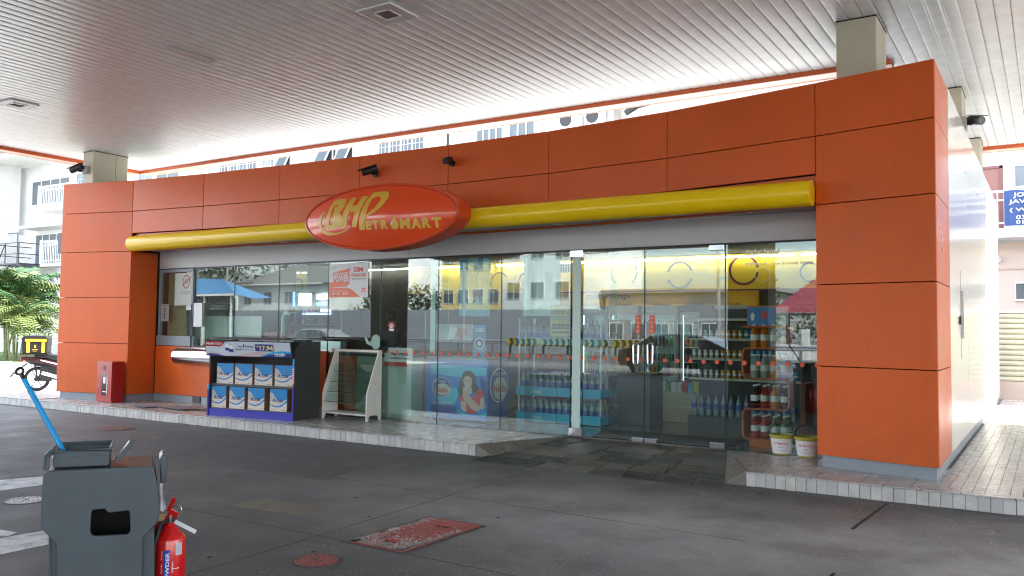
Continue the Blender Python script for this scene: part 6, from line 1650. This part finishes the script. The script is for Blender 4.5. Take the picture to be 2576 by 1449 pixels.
for v_ in (.27, .14): q.add([P(.08, v_, 2), P(.9, v_, 2), P(.9, v_ + .05, 2), P(.08, v_ + .05, 2)], [(0, 1, 2, 3)])
q.build('print', t)
# brand panels: snack posters low on the glass
t, P, w, h = poster('blue biscuit poster low behind the glass between the freezer and the hanging poster', 1190, 818, 1222, 902, 10.7, mat('poster_midblue', (.06, .25, .48), .4))
q = MB(WPRINT, BLKP); text(q, 'OREO', P(.12, .80, 2), X, Z, w * .76, h * .12, bold=.04); ring(q, P(.5, .45, 2), X, Z, 0, .09, 20); q.use(1); ring(q, P(.5, .45, 3), X, Z, .04, .07, 16); q.build('print', t)
t, P, w, h = poster('pale biscuit poster with red heart shape low behind the glass', 1098, 815, 1188, 862, 10.7, mat('poster_greywhite', (.42, .43, .44), .4))
q = MB(mat('poster_rose', (.5, .16, .2), .4), WPRINT); 
q.add([P(.55, .4, 2), P(.7, .1, 2), P(.85, .5, 2), P(.8, .85, 2), P(.7, .7, 2), P(.6, .85, 2)], [(0, 1, 2, 3, 4, 5)]); q.use(1); q.add([P(.3, .1, 2), P(.5, .2, 2), P(.6, .8, 2), P(.4, .9, 2)], [(0, 1, 2, 3)]); q.build('print', t)
# lit display behind the cashier
ld = thing('backlit_display', 'bright lit blue and white product display behind the cashier', 'display cabinet', (-15, 16, .15))
LW_ = mat('lightbox_white', (.8, .9, 1), emit=2.2); LB_ = mat('lightbox_blue', (.05, .2, .75), emit=1.6)
def lb_(px0, py0, px1, py1, m, yy=15.0):
    a, b = gy(px0, py0, yy), gy(px1, py1, yy); MB(m).box(a.x, b.x, yy, yy + .04, b.z, a.z).build('light_panel', ld); return a, b
a, b = gy(600, 715, 15.06), gy(836, 905, 15.06); MB(DARK).box(a.x, b.x, 15.06, 15.3, b.z, a.z).build('cabinet_back', ld)
lb_(693, 736, 716, 768, LW_); lb_(718, 736, 738, 770, LB_); lb_(752, 738, 779, 768, LW_); lb_(796, 740, 820, 752, LW_); lb_(796, 760, 820, 768, LB_); lb_(652, 740, 668, 752, LW_); lb_(652, 758, 668, 768, LW_)
lb_(652, 778, 700, 790, mat('lightbox_dim', (.3, .35, .6), emit=.8)); lb_(760, 778, 830, 792, MATS['lightbox_dim'])
for k in range(4):
    z = gy(700, 775 + 28 * k, 14.9).z; goods('pack_row', a.x + .2, b.x - .2, 14.9, z - .1, .1, .12, .04, ld, kinds='c'); MB(FRM).box(a.x, b.x, 14.8, 15.05, z - .13, z - .11).build('shelf', ld)
rb_ = thing('red_till_unit', 'red machine and till gear on the counter left of the cashier', 'till', (-11.5, 10.9, 1.17))
a = gy(655, 858, 10.9); b = gy(700, 815, 10.9); MB(mat('till_red', (.30, .03, .02), .3)).prism([(0, 0), (b.x - a.x, 0), (b.x - a.x - .03, b.z - a.z), (.06, b.z - a.z)], (a.x, 10.9, 1.17), X, Z, (0, .3, 0)).build('red_case', rb_, bevel=.02)
MB(BLACK).box(a.x - .05, a.x + .9, 10.85, 11.15, 1.17, 1.22).box(a.x + .9, a.x + 1.2, 10.9, 10.95, 1.2, 1.5).build('till', rb_)
MB(STEEL).box(a.x + 1.3, a.x + 2.0, 10.95, 11.1, 1.17, 1.35).build('steel_drawer', rb_)
tv_ = gy(712, 800, 10.8); tag(MB(FROST).tube([(tv_.x, 10.8, 1.17), (tv_.x, 10.8, tv_.z), (tv_.x + .05, 10.8, tv_.z + .10), (tv_.x + .16, 10.8, tv_.z + .08)], .035, 10).build('mint_stand', smooth=True), 'mint coloured curved stand on the cashier counter', 'stand')

# ---- people
def person(name_, label, loc_, rz, joints, radii, bones, parts, height=1.0):
    t = thing('person', label, 'person', loc_, rz)
    me = bpy.data.meshes.new('body'); me.from_pydata([Vector(j) for j in joints], bones, [])
    o = bpy.data.objects.new('body', me); COL.objects.link(o); o.parent = t
    sk = o.modifiers.new('skin', 'SKIN'); sk.use_smooth_shade = True
    o.modifiers.new('sub', 'SUBSURF').levels = 1
    for i, r_ in enumerate(radii): me.skin_vertices[0].data[i].radius = r_ if isinstance(r_, tuple) else (r_, r_)
    me.skin_vertices[0].data[0].use_root = True
    me.materials.append(parts)
    return t, o
SK = mat('brown_skin', (.16, .085, .055), .5); SHIRT = mat('charcoal_shirt', (.014, .013, .015), .8, bump=.15, bscale=30); HAIR = mat('black_hair', (.006, .005, .005), .6)
pc = gy(985, 860, 11.45)
J = [(0, 0, .95), (0, 0, 1.15), (0, .0, 1.36), (0, .0, 1.46), (0, .01, 1.56),
     (-.19, 0, 1.40), (-.25, .02, 1.15), (-.22, .16, .98), (.19, 0, 1.40), (.25, .02, 1.15), (.22, .18, .98),
     (-.10, 0, .88), (-.11, 0, .48), (-.11, .02, .06), (-.11, .14, .04), (.10, 0, .88), (.11, 0, .48), (.11, .02, .06), (.11, .14, .04)]
B = [(0, 1), (1, 2), (2, 3), (3, 4), (2, 5), (5, 6), (6, 7), (2, 8), (8, 9), (9, 10), (0, 11), (11, 12), (12, 13), (13, 14), (0, 15), (15, 16), (16, 17), (17, 18)]
Rr = [(.17, .12), (.17, .12), (.19, .12), .06, .055, .085, .055, .04, .085, .055, .04, .095, .065, .045, .04, .095, .065, .045, .04]
t, o = person('cashier', 'cashier seen from behind in a charcoal shirt with an orange collar', (pc.x, 11.45, .15), R(8), J, Rr, B, SHIRT)
def pl(mb, name, **k): return mb.build(name, t, world=False, **k)
pl(MB(SK).ball((0, .015, 1.635), .098, 20, 14, (.84, 1.0, 1.18)).ball((-.084, .015, 1.62), .022, 8, 6, (.5, 1, 1.3)).ball((.084, .015, 1.62), .022, 8, 6, (.5, 1, 1.3)).ball((0, .115, 1.62), .016, 8, 6, (.8, 1, 1.6)), 'head', smooth=True)
pl(MB(SK).cyl((0, 0, 1.47), (0, .01, 1.58), .055, .052, n=16), 'neck', smooth=True)
pl(MB(HAIR).ball((0, -.012, 1.665), .104, 20, 12, (.86, .95, 1.06)), 'hair', smooth=True)
pl(MB(mat('orange_collar', (.55, .14, .05), .7)).tube([(.066 * math.cos(R(a)), .065 * math.sin(R(a)), 1.488 + .012 * math.sin(R(a + 180))) for a in range(0, 360, 24)], .016, 8, closed=True), 'collar', smooth=True)
for s_ in (-1, 1):
    hb = MB(SK).ball((s_ * .21, .20, .95), .042, 10, 8, (.7, 1.1, .5))
    for f_ in range(4): hb.tube([(s_ * .21 + (f_ - 1.5) * .017, .235, .95), (s_ * .21 + (f_ - 1.5) * .019, .268 + .006 * (f_ in (1, 2)), .945), (s_ * .21 + (f_ - 1.5) * .019, .288 + .008 * (f_ in (1, 2)), .93)], [.009, .008, .006], 6)
    hb.tube([(s_ * .185, .19, .95), (s_ * .165, .215, .945), (s_ * .16, .24, .94)], [.011, .009, .007], 6)
    pl(hb, 'hand', smooth=True)
# sticker on the glass in front of the cashier
c = gy(985, 822, 10.27)
q = MB(mat('sticker_red', (.5, .07, .06), .4), WPRINT, INK); q.add([(c.x + x_, 10.2695, c.z + z_) for x_, z_ in ((-.05, -.06), (.05, -.07), (.065, .04), (.03, .075), (-.04, .07), (-.06, .02))], [tuple(range(6))]); q.use(1); ring(q, (c.x - .005, 10.268, c.z + .01), X, Z, .015, .032, 12)
q.use(1).add([(c.x - .05, 10.268, c.z - .06), (c.x + .05, 10.268, c.z - .07), (c.x + .045, 10.268, c.z - .035), (c.x - .045, 10.268, c.z - .03)], [(0, 1, 2, 3)])
tag(q.build('glass_sticker'), 'red and white sticker on the glass in front of the cashier', 'sticker')
# ------------------------------------------------------------------ the street opposite (seen mirrored in the shop glass)
def mirp(px, py, v, k=1, gl=10.27):
    """point on plane axis k = v seen through the reflection at the glass"""
    d = ray(px, py); t_ = (gl - CAM.y) / d.y; c = CAM + d * t_; d2 = Vector((d.x, -d.y, d.z)); return c + d2 * ((v - c[k]) / d2[k])
HW_ = mat('house_mint_white', (.74, .80, .78), .7, var=.06); GRT = mat('grey_clay_roof', (.16, .17, .16), .7, var=.15, vscale=4); BRF = mat('blue_metal_roof', (.03, .22, .48), .4, var=.08)
YH = mat('yellow_house', (.72, .60, .28), .7, var=.05); MRD = mat('maroon_roof_tile', (.22, .035, .05), .45, var=.12); GHF = mat('grey_hoarding', (.30, .33, .37), .5, metal=.2, var=.1)
TRN = mat('tree_leaf_dark', (.035, .06, .022), .7, var=.4, vscale=6)
def house(label, x0, x1, y0, y1, h, wall_m, roof_m, roofh=1.8, nwin=5, over=.6, storeys=2, flat=False):
    t = thing('house', label, 'house', ((x0 + x1) / 2, y1, 0))
    MB(wall_m).box(x0, x1, y0, y1, -.1, h).build('wall', t)
    if flat: MB(roof_m).box(x0 - .3, x1 + .3, y0, y1 + .3, h, h + .3).build('roof', t)
    else:
        a, b = x0 - over, x1 + over; c, d = y0 - over, y1 + over; m_ = (c + d) / 2; e = (d - c) / 2
        rf = MB(roof_m).add([(a, c, h), (b, c, h), (b, d, h), (a, d, h), (a + e, m_, h + roofh), (b - e, m_, h + roofh)], [(0, 1, 5, 4), (1, 2, 5), (2, 3, 4, 5), (3, 0, 4), (0, 3, 2, 1)]).build('roof', t)
        MB(WHITE).box(a, b, d - .02, d + .03, h - .15, h).build('fascia_board', rf)
    for s_ in range(storeys):
        z = .9 + s_ * 3.0
        for i in range(nwin):
            x = x0 + (x1 - x0) * (i + .5) / nwin
            f = MB(WHITE).box(x - .6, x + .6, y1, y1 + .04, z, z + 1.3).build('window', t)
            MB(WGL).box(x - .54, x - .03, y1 + .04, y1 + .05, z + .06, z + 1.24).box(x + .03, x + .54, y1 + .04, y1 + .05, z + .06, z + 1.24).build('pane', f)
    return t
house('mint white two storey house with grey hipped roof reflected in the left panes', -73.3, -61, -50, -40, 6.0, HW_, GRT, 2.6, 4)
house('smaller mint white house with grey roof left of the other', -96, -78, -54, -42, 6.0, HW_, GRT, 2.4, 5)
house('long yellow terrace house with cream eaves across the street', -47.6, -36, -54, -42, 8.2, YH, mat('cream_roof', (.5, .5, .42), .6), 1.2, 7, storeys=3, flat=True)
house('pale mint three storey block with a big white window across the street', -35.7, -29.3, -46, -34, 9.0, HW_, mat('white_roof', (.6, .6, .6), .6), 1, 3, storeys=3, flat=True)
house('low grey shop terrace with flat roof across the street', -28.8, -16, -50, -38, 4.4, mat('grey_terrace', (.30, .31, .32), .7), mat('grey_roof2', (.3, .3, .3), .6), 1, 7, storeys=1, flat=True)
house('yellow house behind the maroon roofed hut', -7.5, 12, -54, -42, 7.5, YH, MATS['white_roof'], 1, 6, storeys=2)
# hut with maroon tiled roof
hu = thing('tiled_hut', 'small hut with a maroon tiled roof beside the road', 'hut', (-11, -31, 0))
MB(WHITE).box(-13.2, -6, -36, -32, 0, 1.1).build('low_wall', hu)
for x in (-13.4, -9.5, -6): MB(DARK).box(x - .1, x + .1, -31.6, -31.4, 0, 2.8).build('post', hu)
rs = MB(MRD)
for j in range(9):
    y0 = -30.6 - j * .42; z0 = 2.75 + j * .26
    v = []
    for i in range(61):
        x = -14.2 + j * .22 + i * (9.6 - j * .3) / 60; v += [(x, y0, z0 + .05 * abs(math.sin(i * math.pi / 4))), (x, y0 - .46, z0 + .28 + .05 * abs(math.sin(i * math.pi / 4)))]
    rs.add(v, [(2 * i, 2 * i + 2, 2 * i + 3, 2 * i + 1) for i in range(60)])
o = rs.build('roof', hu)
MB(DARK).box(-14.2, -4.6, -30.7, -30.55, 2.6, 2.75).build('gutter', hu)
# blue roofed shed with grid wall
bs_ = thing('blue_roof_shed', 'open shed with bright blue metal roof and lattice wall across the street', 'shed', (-50, -24, 0))
rm_ = MB(BRF, mat('blue_roof_rib', (.02, .15, .35), .4))
EL, ER, RR_, RL = Vector((-62, -23, 4.18)), Vector((-53.2, -23, 4.12)), Vector((-59.6, -27, 5.55)), Vector((-66, -27, 5.8))
rm_.quad(EL, ER, RR_, RL)
for i in range(26):
    f0 = i / 25; rm_.use(1).bar(EL.lerp(ER, f0) + Z * .03, RL.lerp(RR_, f0) + Z * .03, .07, .05)
rm_.build('roof', bs_)
MB(BRF).add([ER, Vector((-51.6, -23.3, 3.74)), Vector((-53.5, -27, 3.9)), RR_], [(0, 1, 3), (1, 2, 3)]).build('roof_hip', bs_)
MB(WHITE).box(-62, -53.2, -23.02, -22.95, 3.95, 4.12).build('gutter', bs_)
MB(BLACK).box(-62, -57.9, -27, -26.9, 0, 3.9).box(-62, -53.9, -23.7, -23.65, 0, 2.85).build('wall', bs_)
gm = MB(DARK)
for i in range(15): gm.bar((-58.4 + i * .32, -23.3, 2.8), (-58.4 + i * .32, -23.3, 4.0), .06)
for i in range(6): gm.bar((-58.4, -23.3, 2.85 + i * .22), (-53.9, -23.3, 2.85 + i * .22), .06)
o = gm.build('lattice', bs_)
MB(mat('pale_tarp', (.6, .6, .56), .7)).box(-58.4, -53.9, -23.6, -23.55, 2.85, 4.0).build('tarp', bs_)
for x in (-61, -57, -53.8): MB(WHITE).box(x, x + .14, -23.2, -23.1, 0, 3.95).build('post', bs_)
# grey hoarding, guard rail, road barriers
ho = thing('hoarding', 'long grey corrugated hoarding along the far side of the road', 'hoarding', (-40, -33, 0))
for i in range(26):
    x = -86 + i * 2.3; hpn = MB(GHF)
    for k in range(9): hpn.box(x + k * .25, x + k * .25 + .13, -33.03, -33.0, 0, 3.1 + random.uniform(-.05, .05))
    hpn.box(x, x + 2.26, -33.0, -32.98 + random.uniform(0, .03) - .02, 0, 3.05).build('sheet', ho)
gr_ = thing('guard_rail', 'steel guard rail on posts along the far kerb', 'guard rail', (-12, -28.6, 0))
MB(STEEL).prism([(0, .55), (.05, .62), (0, .70), (.05, .78), (0, .85), (-.02, .85), (-.02, .55)], (-60, -28.6, 0), Y, Z, (75, 0, 0)).build('rail', gr_)
for i in range(25): MB(STEEL).box(-60 + i * 3, -59.9 + i * 3, -28.75, -28.65, 0, .8).build('post', gr_)
for i in range(7):
    x = -31 + i * 2.6; t = thing('chevron_barrier', 'yellow and black chevron road barrier across the street, ' + ('first', 'second', 'third', 'fourth', 'fifth', 'sixth', 'seventh')[i] + ' of the row', 'road barrier', (x, -27.6, 0), group='chevron barriers along the far kerb')
    MB(mat('barrier_yellow', (.40, .29, .03), .6)).box(x, x + 2.3, -27.6, -27.5, .5, 1.0).build('board', t)
    cb = MB(BLACK)
    for k in range(5): cb.add([(x + .2 + k * .45, -27.495, .5), (x + .42 + k * .45, -27.495, .5), (x + .57 + k * .45, -27.495, .75), (x + .42 + k * .45, -27.495, 1.0), (x + .2 + k * .45, -27.495, 1.0), (x + .35 + k * .45, -27.495, .75)], [(5, 4, 3, 2), (0, 5, 2, 1)])
    cb.build('chevron', t); MB(BLACK).box(x + .2, x + .3, -27.6, -27.5, 0, .5).box(x + 2, x + 2.1, -27.6, -27.5, 0, .5).build('leg', t)
# black car on the near side of the road
def car(loc_, rz, paint, label):
    t = thing('parked_car', label, 'car', loc_, rz)
    def cl(mb, n_, **k): return mb.build(n_, t, world=False, **k)
    cl(MB(paint).prism([(-2.1, .28), (-2.2, .55), (-2.15, .9), (-1.6, 1.0), (-.9, 1.42), (.2, 1.5), (1.1, 1.42), (1.9, 1.05), (2.1, .9), (2.15, .35), (1.9, .25)], (0, -.85, 0), X, Z, (0, 1.7, 0)), 'body', bevel=.07)
    for y_ in (-.862, .856): cl(MB(WGL).prism([(-1.35, .98), (-.8, 1.34), (.2, 1.42), (1.0, 1.34), (1.45, 1.02)], (0, y_, 0), X, Z, (0, .006, 0)), 'side_window')
    for x_ in (-1.35, 1.35):
        for y_ in (-.8, .8):
            w = cl(MB(MTY).cyl((x_, y_ - .11, .32), (x_, y_ + .11, .32), .32, n=24), 'wheel'); w['label'] = 'road wheel'
            rim_ = MB(CHROME).cyl((x_, y_ - .115, .32), (x_, y_ + .115, .32), .06)
            for a in range(0, 360, 36): rim_.bar((x_, y_ + .112, .32), (x_ + .22 * math.cos(R(a)), y_ + .112, .32 + .22 * math.sin(R(a))), .035)
            r2 = rim_.build('rim', w, world=False)
    cl(MB(RED).box(1.9, 2.12, -.8, -.55, .75, .9).box(1.9, 2.12, .55, .8, .75, .9), 'tail_light')
    return t
car((-11.6, -9.3, 0), 0, mat('car_black_paint', (.012, .012, .014), .12, coat=.8), 'black car parked at the forecourt edge mirrored in the glass doors')
car((-40, -19, 0), 0, mat('car_grey_paint', (.25, .26, .27), .2, coat=.8), 'grey car driving on the near lane of the road')
# trees
def tree(c, h, r_, n_, label, m=TRN):
    t = thing('tree', label, 'tree', c)
    b = [(0, 0, 0), (.1, .05, h * .35), (-.05, .1, h * .6)]
    tk = MB(mat('tree_bark', (.09, .07, .05), .9)).tube(b, [.25, .18, .1], 8)
    for k in range(6): a = k * 1.05; tk.tube([b[1], (math.cos(a) * r_ * .4, math.sin(a) * r_ * .4, h * .62), (math.cos(a) * r_ * .7, math.sin(a) * r_ * .7, h * .8)], [.09, .06, .03], 5)
    tk.build('trunk', t, world=False)
    cr_ = MB(m)
    for k in range(14):
        a = random.uniform(0, 6.28); q_ = random.uniform(.1, .8) * r_; leafcloud(cr_, (q_ * math.cos(a), q_ * math.sin(a), h * random.uniform(.5, .98)), r_ * .22, r_ * .22, h * .07, n_ // 14, .12, .3)
    o = cr_.build('crown', t, world=False); o['kind'] = 'stuff'
pA = mirp(540, 690, -36); tree((pA.x, -36, 0), 10.5, 5, 2200, 'dark leafy tree behind the blue roofed shed')
pA = mirp(705, 665, -58); tree((pA.x, -58, 0), 14, 5, 1500, 'tall dark tree behind the mint white house')
pA = mirp(1045, 750, -46); tree((pA.x, -46, 0), 6.4, 4.5, 1500, 'low dark tree beyond the hoarding next to the yellow terrace'); tree((pA.x - 7, -46, 0), 5.0, 4, 1200, 'low spreading tree beyond the hoarding')
pA = mirp(1960, 760, -34); tree((-15.4, -33.5, 0), 4.6, 1.4, 900, 'small bright green tree beside the maroon roofed hut', mat('tree_leaf_bright', (.10, .16, .03), .7, var=.4, vscale=6))
for i in range(3):
    tree((-5 + i * 4.5, -40, 0), 6.5, 3.4, 900, 'dark green tree behind the hut, number %s from the left' % ('one', 'two', 'three')[i])
hg = MB(TRN); leafcloud(hg, (-10, -36.6, 1.8), 3.4, .3, .6, 1800, .1, .22)
o = hg.build('hedge'); tag(o, 'dark clipped hedge under the maroon roof', 'hedge', None, None); o['kind'] = 'stuff'; del o['category']; del o['label']
fe = thing('garden_wall', 'white garden wall with green iron railing by the hut', 'wall', (-8, -30, 0))
MB(WHITE).box(-16, 4, -30.1, -29.9, 0, .9).box(-12.2, -11.8, -30.2, -29.8, 0, 1.8).build('wall', fe)
rl = MB(mat('green_iron', (.03, .10, .07), .5))
for i in range(70): rl.box(-11.6 + i * .2, -11.57 + i * .2, -30.02, -29.98, .9, 1.6)
rl.box(-11.8, 4, -30.03, -29.97, 1.55, 1.6); o = rl.build('railing', fe)
# power poles and sagging cables
for k, x in enumerate((-62, -36, -17, 6)):
    t = thing('utility_pole', 'grey utility pole by the road, ' + ('farthest left', 'second', 'third', 'nearest the hut')[k], 'utility pole', (x, -29.4, 0), group='utility poles along the road')
    MB(mat('pole_grey', (.3, .3, .29), .8)).cyl((x, -29.4, 0), (x, -29.4, 8.6), .14, .09).build('pole', t); MB(DARK).box(x - .8, x + .8, -29.45, -29.35, 8.1, 8.2).build('crossarm', t)
cb = thing('power_cable', 'black power cables sagging between the utility poles', 'cable', (-20, -29.4, 7))
pz = (-62, -36, -17, 6)
for k in range(3):
    for s_ in (-.6, .6):
        pts = [(pz[k] + (pz[k + 1] - pz[k]) * i / 14, -29.4 + s_ * .3, 8.2 - 1.4 * 4 * (i / 14) * (1 - i / 14) + s_ * .2) for i in range(15)]
        MB(BLACK).tube(pts, .03, 4).build('wire', cb)
# fuel pumps stand out of view beyond the camera: low islands only
for k, x in enumerate((-14.5, -4.0, 6.5)):
    struct(MB(KTILE[1]).box(x, x + 1.6, -5.2, -3.2, 0, .15), 'pump_island', bevel=.02)
